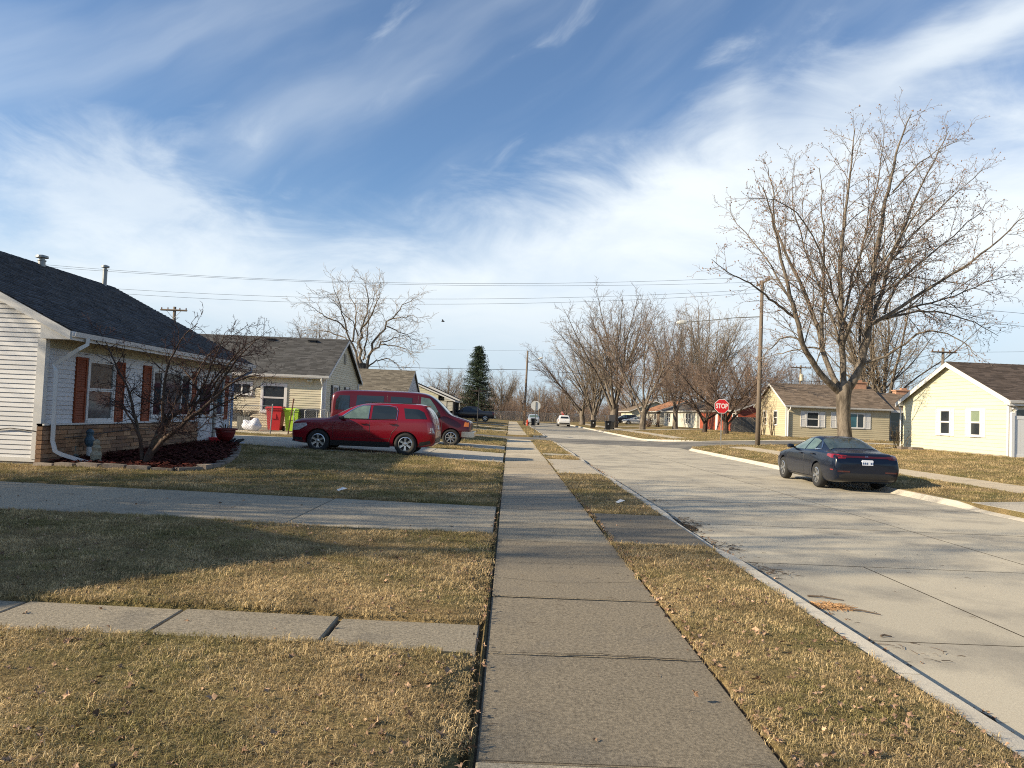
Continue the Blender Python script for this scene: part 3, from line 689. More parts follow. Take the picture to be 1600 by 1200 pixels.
# ---- spruce
M['needle'] = mat('spruce_needles', (0.032,0.055,0.036), 0.85, 0.4, 6.0, col2=(0.050,0.062,0.030), c2scale=2.0, spec=0.2, tone=True)
def spruce():
    rg = np.random.default_rng(3); Y = 99.0; x = px_x(746, Y); H = 10.4
    t = thing('spruce_tree', 'dense dark green spruce behind the black pickup', 'tree', (x, Y, base_z(x, Y)))
    V, Q = tubes([(np.array([[0,0,0.],[0,0,H*0.5],[0,0,H*0.97]]), np.array([0.2,0.12,0.02]))]); np_mesh('trunk', V, quads=Q, m=M['bark_dark'], parent=t)
    VV = []; TT = []; tone = []; n = 0; nb = []
    for k in range(640):
        h = 0.35 + (H-0.5)*(k/640)**0.98; rad = (3.2*(1-h/H)**0.66+0.05)*(0.80+0.26*abs(math.sin(h*2.9+0.4)))*rg.uniform(0.72, 1.12); a = rg.uniform(0, 6.28)
        d = np.array([cos(a), sin(a), 0.0]); tn = rg.uniform(0.55, 1.5)
        nb.append((np.array([[0,0,h+0.2], d*rad*0.5+[0,0,h+0.02], d*rad+[0,0,h+0.05]]), np.array([0.03,0.02,0.008])))
        for j in range(60):
            f = rg.uniform(0.0, 1.0)**0.7; p = d*rad*f + np.array([0,0,h + 0.15*(f-0.5)]) + rg.normal(0, 0.06 + 0.16*f, 3)*np.array([1,1,0.5])
            s = rg.uniform(0.05, 0.13); e1 = rg.normal(0, 1, 3); e1 = unit(e1 + d*1.2); e2 = unit(np.cross(e1, rg.normal(0, 1, 3)))
            VV += [p-e2*s*0.35, p+e2*s*0.35, p+e1*s*1.5+[0,0,-0.02]]; TT.append((n, n+1, n+2)); n += 3; tone.append(tn*rg.uniform(0.7, 1.3))
    V, Q = tubes(nb); np_mesh('branches', V, quads=Q, m=M['bark_dark'], parent=t)
    o = np_mesh('needles', np.array(VV), tris=np.array(TT), m=M['needle'], parent=t, tone=tone); o['kind'] = 'stuff'
spruce()
# ---- brush beyond the far street: one mass nobody could count
def brush():
    rg = np.random.default_rng(8); spec_min[0] = 0.014; V0 = []
    for s in range(5):
        out = []
        for k in range(6):
            a = rg.uniform(0, 6.28); tl = rg.uniform(0.05, 0.6); P = path(rg, np.array([rg.normal(0,0.5), rg.normal(0,0.5), 0]), np.array([sin(tl)*cos(a), sin(tl)*sin(a), cos(tl)]), rg.uniform(3.2, 5.5), 7, 0.10, 0.05)
            r = np.linspace(0.05, 0.015, 7); out.append((P, r, 0)); sprout(rg, out, P, r, 0, [(1.8,0.1,0.4,0.8,0.6,0.15,0.08,5), (2.4,0.1,0.45,0.4,0.6,0.15,0.08,4)])
        V0.append(tubes([(a, b) for a, b, l in out]))
    for nm, mt, lab, n_, x0, x1, y0, y1, hs in (('brush', 'twig_red', 'tangled reddish brown brush behind the far chain link fence', 420, -50, 70, 152, 180, 1.0), ('brush', 'twig', 'taller grey brown thicket behind the reddish brush', 260, -70, 100, 180, 215, 1.7)):
        src = [np_mesh('stem', V, quads=Q, m=M[mt], link_it=False) for V, Q in V0]; P = np.zeros((n_, 3)); P[:,0] = rg.uniform(x0, x1, n_); P[:,1] = rg.uniform(y0, y1, n_)
        rot = np.zeros((n_, 3)); rot[:,2] = rg.uniform(0, 6.28, n_); scatter(nm, lab, P, rot, hs*rg.uniform(0.6, 1.15, n_), rg.integers(0, 5, n_), src)
# ================================================================ HOUSES
def sidm(name, c, v=0.05): return mat(name, c, 0.55, v, 1.5, bump=0.0006, bscale=60, spec=0.35, tone=True)
M['sid_white'] = sidm('white_siding', (0.62,0.62,0.63)); M['sid_beige'] = sidm('beige_siding', (0.56,0.50,0.365)); M['sid_yellow'] = sidm('yellow_siding', (0.57,0.555,0.41))
M['sid_tan'] = sidm('tan_siding', (0.46,0.40,0.27)); M['sid_pale'] = sidm('pale_siding', (0.52,0.50,0.43)); M['sid_red'] = sidm('red_siding', (0.30,0.070,0.035), 0.15)
M['sid_grey'] = sidm('grey_siding', (0.46,0.47,0.49))
M['trim'] = mat('white_trim', (0.62,0.61,0.59), 0.45, 0.05, 4, spec=0.4)
M['cream'] = mat('cream_trim', (0.50,0.45,0.33), 0.6, 0.08, 4)
M['soffit'] = mat('soffit_cream', (0.42,0.38,0.26), 0.7, 0.10, 6)
M['blue_trim'] = mat('bluish_metal', (0.30,0.36,0.47), 0.45, 0.06, 4)
M['roof_dark'] = mat('dark_shingle', (0.060,0.062,0.067), 0.92, 0.25, 60, bump=0.002, bscale=160, spec=0.2, tone=True)
M['roof_char'] = mat('charcoal_shingle', (0.072,0.070,0.068), 0.92, 0.25, 60, spec=0.2, tone=True)
M['roof_tan'] = mat('weathered_shingle', (0.150,0.130,0.100), 0.92, 0.25, 60, spec=0.2, tone=True)
M['roof_brown'] = mat('brown_shingle', (0.165,0.125,0.092), 0.92, 0.25, 60, spec=0.2, tone=True)
M['roof_orange'] = mat('orange_shingle', (0.34,0.17,0.095), 0.92, 0.25, 60, spec=0.2, tone=True)
M['roof_dkbrown'] = mat('dark_brown_shingle', (0.085,0.066,0.055), 0.92, 0.25, 60, spec=0.2, tone=True)
M['shutter'] = mat('rust_shutter', (0.235,0.052,0.017), 0.65, 0.22, 14, spec=0.3)
M['shutter_dark'] = mat('dark_shutter', (0.03,0.035,0.04), 0.6)
M['brick'] = mat('ledge_brick', (1,1,1), 0.9, 0.28, 18, bump=0.006, bscale=45, spec=0.2, objcol=True)
M['mortar'] = mat('mortar', (0.14,0.105,0.080), 0.95, 0.2, 20, spec=0.1)
M['found'] = mat('foundation', (0.30,0.28,0.24), 0.9, 0.2, 8)
M['glass'] = mat('window_glass', (0.022,0.027,0.032), 0.06, 0.3, 1.5, spec=0.9)
M['glass_grey'] = mat('window_glass_grey', (0.115,0.112,0.100), 0.10, 0.4, 2.5, spec=0.9)
M['glass_blue'] = mat('curtained_glass', (0.03,0.10,0.13), 0.12, 0.3, 3.0, spec=0.8)
M['glass_green'] = mat('shaded_glass', (0.20,0.25,0.17), 0.12, 0.1, 3.0, spec=0.8)
M['dark'] = mat('dark_metal', (0.02,0.02,0.022), 0.6)
M['galv'] = mat('galvanised', (0.27,0.28,0.28), 0.5, 0.2, 12, metal=0.6)
M['wood_grey'] = mat('weathered_wood', (0.16,0.15,0.135), 0.9, 0.3, 6, stretch=(6,6,1), tone=True)
class Wall:
    def __init__(s, o, u, n): s.o = Vector(o); s.u = Vector(u); s.n = Vector(n)
    def p(s, u, z, d): return s.o + s.u*u + Vector((0,0,z)) + s.n*d
    def box(s, mb, u0, u1, z0, z1, d0, d1, tone=1.0):
        P = [s.p(u0,z0,d1), s.p(u1,z0,d1), s.p(u1,z0,d0), s.p(u0,z0,d0), s.p(u0,z1,d1), s.p(u1,z1,d1), s.p(u1,z1,d0), s.p(u0,z1,d0)]
        if s.u.cross(Vector((0,0,1))).dot(s.n) < 0: P = [P[i] for i in (1,0,3,2,5,4,7,6)]
        mb.hexa(P, tone)
def clap(mb, w, u0, u1, z0, z1, tone=1.0, d0=0.002, t=0.021):
    P = [w.p(u0,z0,d0+t), w.p(u1,z0,d0+t), w.p(u1,z1,d0+0.003), w.p(u0,z1,d0+0.003), w.p(u0,z0,d0), w.p(u1,z0,d0), w.p(u0,z1,d0), w.p(u1,z1,d0)]
    F = [(0,1,2,3), (4,5,1,0), (4,0,3,6), (1,5,7,2)]
    if w.u.cross(Vector((0,0,1))).dot(w.n) < 0: F = [f[::-1] for f in F]
    mb.add(P, F, tone)
def intervals(a, b, z0, z1, ops):
    L = [(a, b)]
    for (u0, u1, q0, q1) in ops:
        if q1 <= z0+0.01 or q0 >= z1-0.01: continue
        N_ = []
        for s, e in L:
            if u1 <= s or u0 >= e: N_.append((s, e)); continue
            if u0 > s: N_.append((s, u0))
            if u1 < e: N_.append((u1, e))
        L = N_
    return [(s, e) for s, e in L if e-s > 0.02]
def siding(par, w, um, uM, z0, z1, ex, m, ops, pieces, name='siding_board'):
    mb = MB(); n = int(math.ceil((z1-z0)/ex))
    for i in range(n):
        a = z0+i*ex; b = min(z1, a+ex)
        L = min(um(a), um(b)) if False else um((a+b)/2); H = uM((a+b)/2)
        if H-L < 0.1: continue
        for s, e in intervals(L, H, a, b, ops):
            tn = R.uniform(0.93, 1.05)
            if pieces:
                q = MB(); clap(q, w, s, e, a, b, tn); q.build(name, m, par)
            else: clap(mb, w, s, e, a, b, tn)
    if not pieces and mb.n: mb.build('siding', m, par)['kind'] = 'stuff'
def window(par, w, u0, u1, z0, z1, kind='double', glass='glass', trim='trim', fw=0.07, d=0.022, glass2=None):
    mb = MB(); o = 0.055
    w.box(mb, u0-fw, u0, z0-fw, z1+fw, 0, d+0.03); w.box(mb, u1, u1+fw, z0-fw, z1+fw, 0, d+0.03)
    w.box(mb, u0, u1, z1, z1+fw, 0, d+0.028); w.box(mb, u0-fw*0.4, u1+fw*0.4, z0-fw, z0, 0, d+0.055)
    f = mb.build('window', M[trim], par)
    def pane(a, b, c, e, dd, g):
        q = MB(); w.box(q, a, b, c, e, 0.003, dd); q.build('pane', M[g], f)
    def sash(a, b, c, e, dd):
        q = MB(); s_ = 0.038
        w.box(q, a, a+s_, c, e, 0.004, dd); w.box(q, b-s_, b, c, e, 0.004, dd); w.box(q, a+s_, b-s_, c, c+s_, 0.004, dd); w.box(q, a+s_, b-s_, e-s_, e, 0.004, dd); q.build('sash', M[trim], f)
    g2 = glass2 or glass
    if kind == 'double':
        zm = (z0+z1)/2; sash(u0, u1, z0, zm+0.02, 0.034); sash(u0, u1, zm-0.02+0.042, z1, 0.042)
        pane(u0+0.037, u1-0.037, z0+0.037, zm-0.018, 0.012, glass); pane(u0+0.037, u1-0.037, zm+0.06, z1-0.037, 0.018, g2)
    elif kind == 'slider':
        um = (u0+u1)/2; sash(u0, um, z0, z1, 0.034); sash(um+0.002, u1, z0, z1, 0.042)
        pane(u0+0.037, um-0.037, z0+0.037, z1-0.037, 0.012, glass); pane(um+0.04, u1-0.037, z0+0.037, z1-0.037, 0.018, g2)
    elif kind == 'triple':
        q = (u1-u0); A = [u0, u0+q*0.22, u0+q*0.75, u1]
        for i in range(3):
            sash(A[i]+0.001, A[i+1]-0.001, z0, z1, 0.036); pane(A[i]+0.037, A[i+1]-0.037, z0+0.037, z1-0.037, 0.014, g2 if i == 1 else glass)
    elif kind == 'fixed': sash(u0, u1, z0, z1, 0.036); pane(u0+0.037, u1-0.037, z0+0.037, z1-0.037, 0.014, glass)
    return f
def shutter(par, w, u0, u1, z0, z1, m, d=0.02):
    mb = MB(); s_ = 0.045
    w.box(mb, u0, u0+s_, z0, z1, 0, d+0.028); w.box(mb, u1-s_, u1, z0, z1, 0, d+0.028)
    zm = (z0+z1)/2
    for a, b in ((z0, z0+0.06), (zm-0.03, zm+0.03), (z1-0.06, z1)): w.box(mb, u0+s_, u1-s_, a, b, 0, d+0.028)
    for a, b in ((z0+0.06, zm-0.03), (zm+0.03, z1-0.06)):
        n = max(4, int((b-a)/0.055))
        for i in range(n):
            c = a+(b-a)*i/n; e = a+(b-a)*(i+0.85)/n
            P = [w.p(u0+s_,c,d+0.020), w.p(u1-s_,c,d+0.020), w.p(u1-s_,e,d+0.006), w.p(u0+s_,e,d+0.006)]
            F = [(0,1,2,3)] if w.u.cross(Vector((0,0,1))).dot(w.n) > 0 else [(3,2,1,0)]
            mb.add(P, F)
        w.box(mb, u0+s_, u1-s_, a, b, 0, d+0.004)
    return mb.build('shutter', M[m] if isinstance(m, str) else m, par)
def ptube(mb, pts, w_=0.06, h_=0.045):   # rectangular downspout
    pts = [Vector(p) for p in pts]
    mb.tube(pts, [w_*0.72]*len(pts), n=4, cap=True)
def roof(t, L, W, ze, over, og, pitch, rm, exp_=0.14, tab=0.32, trim='trim', fh=0.15, gutter=True, back=True, og2=None, name='roof'):
    og2 = og if og2 is None else og2; yr = W/2; zr = ze + (yr+over)*pitch; th = 0.07
    mb = MB()
    for sgn in (0, 1):
        ya, yb = (-over, yr) if sgn == 0 else (W+over, yr)
        P = [(-og,ya,ze-th),(L+og2,ya,ze-th),(L+og2,yb,zr-th),(-og,yb,zr-th),(-og,ya,ze),(L+og2,ya,ze),(L+og2,yb,zr),(-og,yb,zr)]
        if sgn: P = [P[i] for i in (1,0,3,2,5,4,7,6)]
        mb.hexa(P, 0.9)
    rf = mb.build(name, M[rm], t)
    sh = MB(); sl = math.hypot(yr+over, zr-ze); n = int(sl/exp_); cs, sn = (yr+over)/sl, (zr-ze)/sl
    for side in ((0, 1) if back else (0,)):
        for i in range(n+1):
            s0 = i*exp_ - 0.02; s1 = min(sl, (i+1)*exp_+0.01)
            if s1-s0 < 0.03: continue
            x = -og-0.02 - R.uniform(0, tab)
            while x < L+og2+0.02:
                x2 = x + tab*R.uniform(0.8, 1.2); a = max(x, -og-0.02); b = min(x2, L+og2+0.02)
                if b > a:
                    t_ = (0.024 if rm == 'roof_dark' else 0.017)*R.uniform(0.7, 1.4); tn = R.uniform(0.66, 1.34)
                    def pt(xx, s, h):
                        y = -over + s*cs; zz = ze + s*sn + h
                        y -= h*0; return (xx, y if side == 0 else W-y, zz)
                    P = [pt(a,s0,t_+0.004), pt(b,s0,t_+0.004), pt(b,s1,0.006), pt(a,s1,0.006), pt(a,s0,-0.002), pt(b,s0,-0.002)]
                    F = [(0,1,2,3),(4,5,1,0)]
                    if side: F = [f[::-1] for f in F]
                    sh.add(P, F, tn)
                x = x2
    o = sh.build('shingles', M[rm], rf); o['kind'] = 'stuff'
    cap = MB(); x = -og
    while x < L+og2:
        x2 = min(x+0.3, L+og2)
        for sg in (1, -1):
            P = [(x,yr,zr+0.030),(x2,yr,zr+0.022),(x2,yr+sg*0.14,zr-0.14*pitch+0.018),(x,yr+sg*0.14,zr-0.14*pitch+0.026)]
            cap.add(P, [(0,1,2,3)] if sg < 0 else [(3,2,1,0)], R.uniform(0.8, 1.2))
        x = x2
    cap.build('ridge_cap', M[rm], rf)
    # rakes and fascias
    rk = MB()
    for xx, sg in ((-og, -1), (L+og2, 1)):
        for side in (0, 1):
            A = [(-over, ze-th-fh+0.05), (yr, zr-th-fh+0.05), (yr, zr-0.012), (-over, ze-0.012)]
            if side: A = [(W-y, z_) for y, z_ in A]
            x1, x2 = (xx-0.03, xx) if sg < 0 else (xx, xx+0.03)
            P = [(x1,)+p for p in A] + [(x2,)+p for p in A]; n_ = 4
            F = [(0,1,2,3),(7,6,5,4)] + [(i, i+4, (i+1)%4+4, (i+1)%4) for i in range(4)]
            rk = MB(); rk.add(P, F); rk.build('rake_board', M[trim], t)
    fs = MB(); fs.box(-og-0.002, L+og2+0.002, -over-0.025, -over-0.001, ze-th-fh+0.04, ze-0.015); fs.build('fascia', M[trim], t); fs = MB(); fs.box(-og-0.002, L+og2+0.002, W+over+0.001, W+over+0.025, ze-th-fh+0.04, ze-0.015); fs.build('fascia', M[trim], t)
    if gutter:
        g = MB()
        pr = [(-over-0.026, ze-0.03),(-over-0.026, ze-0.13),(-over-0.10, ze-0.13),(-over-0.13, ze-0.03),(-over-0.118, ze-0.03),(-over-0.092, ze-0.118),(-over-0.038, ze-0.118),(-over-0.038, ze-0.03)]
        P = [(-og-0.02,)+p for p in pr] + [(L+og2+0.02,)+p for p in pr]; n_ = len(pr)
        g.add(P, [tuple(range(n_)), tuple(reversed(range(n_, 2*n_)))] + [(i, i+n_, (i+1)%n_+n_, (i+1)%n_) for i in range(n_)]); g.build('gutter', M[trim], t)
    return rf, zr
def core(t, L, W, ze, over, pitch, m, base=-0.5, zf=0.0, side='cream'):
    """solid body behind the cladding, and the soffits"""
    yr = W/2; e = 0.0; zt = ze + over*pitch - 0.075; zr = ze+(yr+over)*pitch - 0.075
    mb = MB(); A = [(0,base),(W,base),(W,zt),(yr,zr),(0,zt)]
    P = [(0,)+a for a in A] + [(L,)+a for a in A]; n = 5
    mb.add(P, [(0,4,3,2,1), (5,6,7,8,9)] + [(i, (i+1)%n, (i+1)%n+n, i+n) for i in range(n)]); o = mb.build('wall', m, t)
    s = MB(); s.box(-0.0, L, -over, 0.0, ze-0.10, ze-0.072); s.build('soffit', M[side], t); s = MB(); s.box(0, L, W, W+over, ze-0.10, ze-0.072); s.build('soffit', M[side], t)
    return o
def walls(L, W):
    return {'front': Wall((0,0,0),(1,0,0),(0,-1,0)), 'back': Wall((0,W,0),(1,0,0),(0,1,0)), 'g0': Wall((0,0,0),(0,1,0),(-1,0,0)), 'g1': Wall((L,0,0),(0,1,0),(1,0,0))}
def corner_posts(t, WL, L, W, z0, zt, m='trim', which=('00','L0'), wd=0.10):
    for c in which:
        mb = MB(); a, b = ('g0','front') if c[0] == '0' else ('g1','front')
        g, f = WL[a], WL[b]; d = 0.03
        g.box(mb, -d, wd, z0, zt, 0.001, d)
        if c[0] == '0': f.box(mb, 0.0, wd, z0, zt, 0.001, d)
        else: f.box(mb, L-wd, L, z0, zt, 0.001, d)
        mb.build('corner_trim', M[m], t)
def house(name, label, loc, rz, L, W, ze, over, og, pitch, sm, rm, ex=0.12, ops=None, pieces=False, found=0.2, faces=('front','g0'), trim='trim', tab=0.32, rexp=0.14, posts=('00',), gutter=True, fh=0.15, z_front=None, og2=None, soff='cream', cat='house', gskip=None):
    t = thing(name, label, cat, loc, rz); WL = walls(L, W); core(t, L, W, ze, over, pitch, M[sm], side=soff)
    rf, zr = roof(t, L, W, ze, over, og, pitch, rm, tab=tab, exp_=rexp, trim=trim, gutter=gutter, fh=fh, og2=og2)
    fm = MB(); d = 0.012
    fm.box(-d, L+d, -d, W+d, -0.5, found); fm.build('foundation', M['found'], t)
    ops = ops or {}; yr = W/2; zt = ze + over*pitch - 0.08
    for f in faces:
        w = WL[f]; o = [(a, b, c, e) for a, b, c, e in ops.get(f, [])]
        if f in ('front', 'back'):
            siding(t, w, lambda z_: 0.0, lambda z_: L, (z_front if (f == 'front' and z_front) else found), ze-0.10, ex, M[sm], o, pieces)
        else:
            def um(z_): return 0.0 if z_ < zt else (z_-zt)/pitch
            def uM(z_): return W if z_ < zt else W-(z_-zt)/pitch
            siding(t, w, um, uM, (gskip if gskip else found), zt + yr*pitch - 0.08, ex, M[sm], o, pieces)
    corner_posts(t, WL, L, W, found, ze-0.10, trim, posts)
    return t, WL, rf, zr
OPF = 0.075
def op(u0, u1, z0, z1): return (u0-OPF, u1+OPF, z0-OPF, z1+OPF)

# ---- near house on the left
def near_house():
    L, W, ze, over, pitch = 10.4, 9.0, 2.92, 0.66, 0.50
    wins = [(1.62,2.68,0.98,2.38), (4.72,7.05,1.06,2.32), (9.12,9.66,1.06,2.32)]
    o = {'front': [op(*w) for w in wins] + [(1.08,1.54,0.9,2.46),(2.77,3.21,0.9,2.46),(4.12,4.62,0.9,2.46),(7.14,7.50,0.9,2.46),(9.76,10.12,0.95,2.4),(7.58,8.82,0,2.36)], 'g0': []}
    t, WL, rf, zr = house('house', 'nearest white sided house with rust shutters and dark shingle roof', (-10.0,15.5,0.08), pi/2, L, W, ze, over, 0.22, pitch, 'sid_white', 'roof_dark', 0.10, o, True, 0.16, ('front','g0'), z_front=0.92, tab=0.30, soff='soffit', fh=0.17)
    F, G = WL['front'], WL['g0']
    window(t, F, *wins[0], kind='double', glass='glass_grey', glass2='glass_grey'); window(t, F, *wins[1], kind='triple', glass='glass', glass2='glass_grey'); window(t, F, *wins[2], kind='fixed', glass='glass_blue')
    for a, b in ((1.10,1.52),(2.79,3.19),(4.14,4.56),(7.16,7.48),(9.78,10.10)): shutter(t, F, a, b, 0.92, 2.44, 'shutter')
    # storm door
    d = MB(); F.box(d, 7.60,7.68,0.14,2.32,0,0.05); F.box(d, 8.72,8.80,0.14,2.32,0,0.05); F.box(d, 7.68,8.72,2.24,2.32,0,0.05); fr = d.build('door_frame', M['trim'], t)
    d = MB(); F.box(d, 7.69,8.71,0.16,2.23,0.0,0.035); F.box(d, 7.80,8.60,0.30,0.98,0.03,0.042); dr = d.build('door', M['trim'], t)
    d = MB(); F.box(d, 7.82,8.58,1.10,2.10,0.03,0.040); d.build('pane', M['glass'], dr)
    d = MB(); F.box(d, 7.76,7.79,1.0,1.14,0.035,0.08); d.build('handle', M['dark'], dr)
    d = MB(); F.box(d, 8.86,9.0,0.14,2.2,0.002,0.09); d.build('door_post', M['found'], t)
    # ledge stone skirt, each stone its own piece
    k = MB(); F.box(k, -0.10,7.52,-0.45,0.885,0.0,0.105); G.box(k, -0.10,0.0,-0.45,0.885,-0.12,0.10); k.build('skirt_core', M['mortar'], t)
    z0 = -0.02; row = 0
    while z0 < 0.86:
        h = R.choice([0.085,0.10,0.115]); h = min(h, 0.885-z0)
        if h < 0.04: break
        u = -0.10 - R.uniform(0, 0.05)
        while u < 7.5:
            ln = R.uniform(0.26, 0.62); a, b = max(u, -0.115), min(u+ln, 7.52)
            if b-a > 0.05:
                q = MB(); dd = R.uniform(0.125, 0.150)
                F.box(q, a+0.006, b-0.006, z0+0.006, z0+h-0.006, 0.10, dd)
                s = q.build('brick', M['brick'], t); c = R.choice([(0.34,0.19,0.105),(0.28,0.155,0.09),(0.38,0.23,0.135),(0.22,0.13,0.085),(0.32,0.20,0.125)]); tint(s, c, 0.12)
            u += ln
        q = MB(); G.box(q, -0.125,-0.003,z0+0.006,z0+h-0.006,0.095,0.122); s = q.build('brick', M['brick'], t); tint(s, (0.22,0.135,0.085), 0.2)
        z0 += h
    k = MB(); F.box(k, -0.13,7.56,0.885,0.92,0.0,0.165); G.box(k, -0.12,-0.0,0.885,0.92,-0.14,0.13); k.build('ledge', M['trim'], t)
    # eave return box at the near corner
    e = MB(); A = [(-over,ze-0.19),(0.0,ze-0.19),(0.0,ze+over*pitch-0.09),(-over,ze-0.075)]
    P = [(-0.20,)+a for a in A] + [(0.02,)+a for a in A]; e.add(P, [(0,1,2,3)[::-1],(4,5,6,7)] + [(i, (i+1)%4, (i+1)%4+4, i+4) for i in range(4)]); e.build('eave_return', M['trim'], t)
    fz = MB(); F.box(fz, 0.1, L-0.1, ze-0.36, ze-0.10, 0.0, 0.028); fz.build('frieze_board', M['soffit'], t)
    ga = MB(); G.box(ga, 0.0, W, 0.10, 0.19, 0.0, 0.035); ga.build('starter_trim', M['trim'], t)
    # downspout with elbows, its foot lying out over the bed
    d = MB(); ptube(d, [(0.25,-over-0.08,ze-0.13),(0.25,-over-0.08,ze-0.26),(0.14,-over+0.02,ze-0.36),(0.10,-0.14,ze-0.72),(0.10,-0.20,ze-0.85),(0.10,-0.22,0.55),(0.08,-0.30,0.34),(0.12,-0.42,0.27),(0.22,-1.12,0.06)], 0.075); d.build('downspout', M['trim'], t)
    d = MB(); ptube(d, [(L-0.06,-over-0.05,ze-0.13),(L-0.06,-over-0.05,ze-0.3),(L-0.06,-0.09,ze-0.6),(L-0.06,-0.09,0.1)], 0.07); d.build('downspout', M['blue_trim'], t)
    st = MB(); st.box(7.45,9.4,-1.15,-0.02,-0.2,0.13); st.build('stoop', M['kerb'], t)
    for xx, hh, rr in ((9.75,0.55,0.075),(6.35,0.16,0.10)):
        v = MB(); yy = W/2-0.12; zb = zr-0.08
        v.lathe([(rr,zb-0.1),(rr,zb+hh),(rr*1.2,zb+hh),(rr*1.2,zb+hh+0.03),(rr*0.8,zb+hh+0.03),(rr*0.8,zb+hh+0.10),(rr*1.75,zb+hh+0.10),(rr*1.7,zb+hh+0.16),(0.01,zb+hh+0.20)], 14, Matrix.Translation((xx,yy,0))); v.build('roof_vent', M['galv'], rf, smooth=False)
    # a loose cable across the gable and the stone
    c = MB(); c.tube([(-0.04,1.2,0.72),(-0.05,0.6,0.80),(-0.05,0.1,0.76),(-0.04,-0.03,0.72)], 0.010, 5); c.tube([(0.6,-0.165,0.60),(1.4,-0.17,0.62),(2.4,-0.17,0.68),(3.6,-0.17,0.74),(4.4,-0.17,0.72)], 0.009, 5); c.build('cable', M['dark'], t)
    gc = MB(); G.box(gc, -0.035, 0.14, 0.16, 2.72, 0.001, 0.045); gc.build('corner_trim', M['trim'], t)
near_house()

# ---- second house on the left: beige with the grey roof
def beige_left():
    L, W = 11.0, 7.5; ze, over, pitch = 2.73, 0.28, 0.53; x0 = -9.03-L
    wins = [(7.98,9.05,0.93,2.16), (6.5,7.38,1.70,2.20)]
    o = {'front': [op(*w) for w in wins], 'g1': [(1.0,2.9,0.9,2.35),(3.9,5.3,0.9,2.35)]}
    t, WL, rf, zr = house('house', 'beige sided house with charcoal roof and street facing gable behind the vehicles', (x0,35.3,0.34), 0, L, W, ze, over, 0.2, pitch, 'sid_beige', 'roof_char', 0.115, o, False, 0.1, ('front','g1'), posts=('L0',))
    F, G = WL['front'], WL['g1']
    window(t, F, *wins[0], fw=0.11); window(t, F, *wins[1], kind='slider', fw=0.09)
    window(t, G, 1.45,2.45,0.98,2.27); shutter(t, G, 1.05,1.35,0.95,2.32,'shutter_dark'); shutter(t, G, 2.55,2.85,0.95,2.32,'shutter_dark')
    window(t, G, 4.3,4.95,0.98,2.27); shutter(t, G, 3.9,4.2,0.95,2.32,'shutter_dark'); shutter(t, G, 5.05,5.3,0.95,2.32,'shutter_dark')
    v = MB(); G.box(v, 3.55,3.95,3.55,4.10,0.015,0.05)
    for i in range(7): G.box(v, 3.58,3.92,3.58+i*0.07,3.615+i*0.07,0.05,0.065)
    v.build('gable_vent', M['found'], t)
    lf = MB(); F.box(lf, 10.18,10.34,2.42,2.56,0.015,0.08); lf.lathe([(0.05,0),(0.085,0.13),(0.01,0.14)],10,Matrix.Translation((10.15,-0.16,2.5)) @ Matrix.Rotation(2.4,4,'Y')); lf.lathe([(0.05,0),(0.085,0.13),(0.01,0.14)],10,Matrix.Translation((10.38,-0.16,2.5)) @ Matrix.Rotation(-2.4,4,'Y')); lf.build('flood_light', M['cream'], t)
    for xx in (6.9, 9.15):
        b = MB(); yy = W/2-0.55; zz = zr-0.55*pitch; b.box(xx,xx+0.4,yy,yy+0.35,zz-0.12,zz+0.14); b.box(xx-0.05,xx+0.45,yy-0.06,yy+0.38,zz+0.14,zz+0.17); b.build('roof_vent', M['dark'], rf)
    d = MB(); ptube(d, [(L-0.12,-over-0.06,ze-0.13),(L-0.12,-over-0.06,ze-0.25),(L-0.12,-0.08,ze-0.5),(L-0.12,-0.08,0.1)], 0.06); d.build('downspout', M['trim'], t)
    d = MB(); ptube(d, [(L+0.05,W-0.1,ze-0.1),(L+0.05,W-0.1,0.1)], 0.06); d.build('downspout', M['trim'], t)
beige_left()
house('house', 'low house beyond the cross street showing only grey brown roof and white gable', (-18.9,62.0,0.32), 0, 10.0, 8.0, 2.75, 0.3, 0.15, 0.47, 'sid_grey', 'roof_tan', 0.16, None, False, 0.1, ('front','g1'), posts=('L0',), tab=0.4, rexp=0.2)
def far_left():
    t, WL, rf, zr = house('house', 'pale yellow house with a deep shaded porch left of the spruce', (-8.4,84.5,0.35), pi/2, 8.0, 7.6, 2.45, 2.0, 0.4, 0.40, 'sid_yellow', 'roof_dkbrown', 0.2, {'front': [(1.0,3.0,0.3,2.1)]}, False, 0.1, ('front','g0'), tab=0.5, rexp=0.25, gutter=False)
    window(t, WL['front'], 1.2,2.8,0.9,2.0,'slider')
    p = MB()
    for xx in (0.1, 2.6, 5.2, 7.8): p.box(xx-0.09,xx+0.09,-1.9,-1.72,-0.2,2.36)
    p.build('porch_post', M['dark'], t)
    p = MB(); p.box(0.0,1.3,-1.0,-0.06,0,2.3); p.build('porch_wall', M['sid_pale'], t)
    t, WL, rf, zr = house('house', 'white trimmed low roof just behind the pale yellow house', (-6.9,99.0,0.4), pi/2, 8.0, 8.0, 2.55, 0.5, 0.4, 0.42, 'sid_pale', 'roof_dkbrown', 0.2, None, False, 0.1, ('front','g0'), tab=0.5, rexp=0.25, gutter=False, fh=0.3)
far_left()

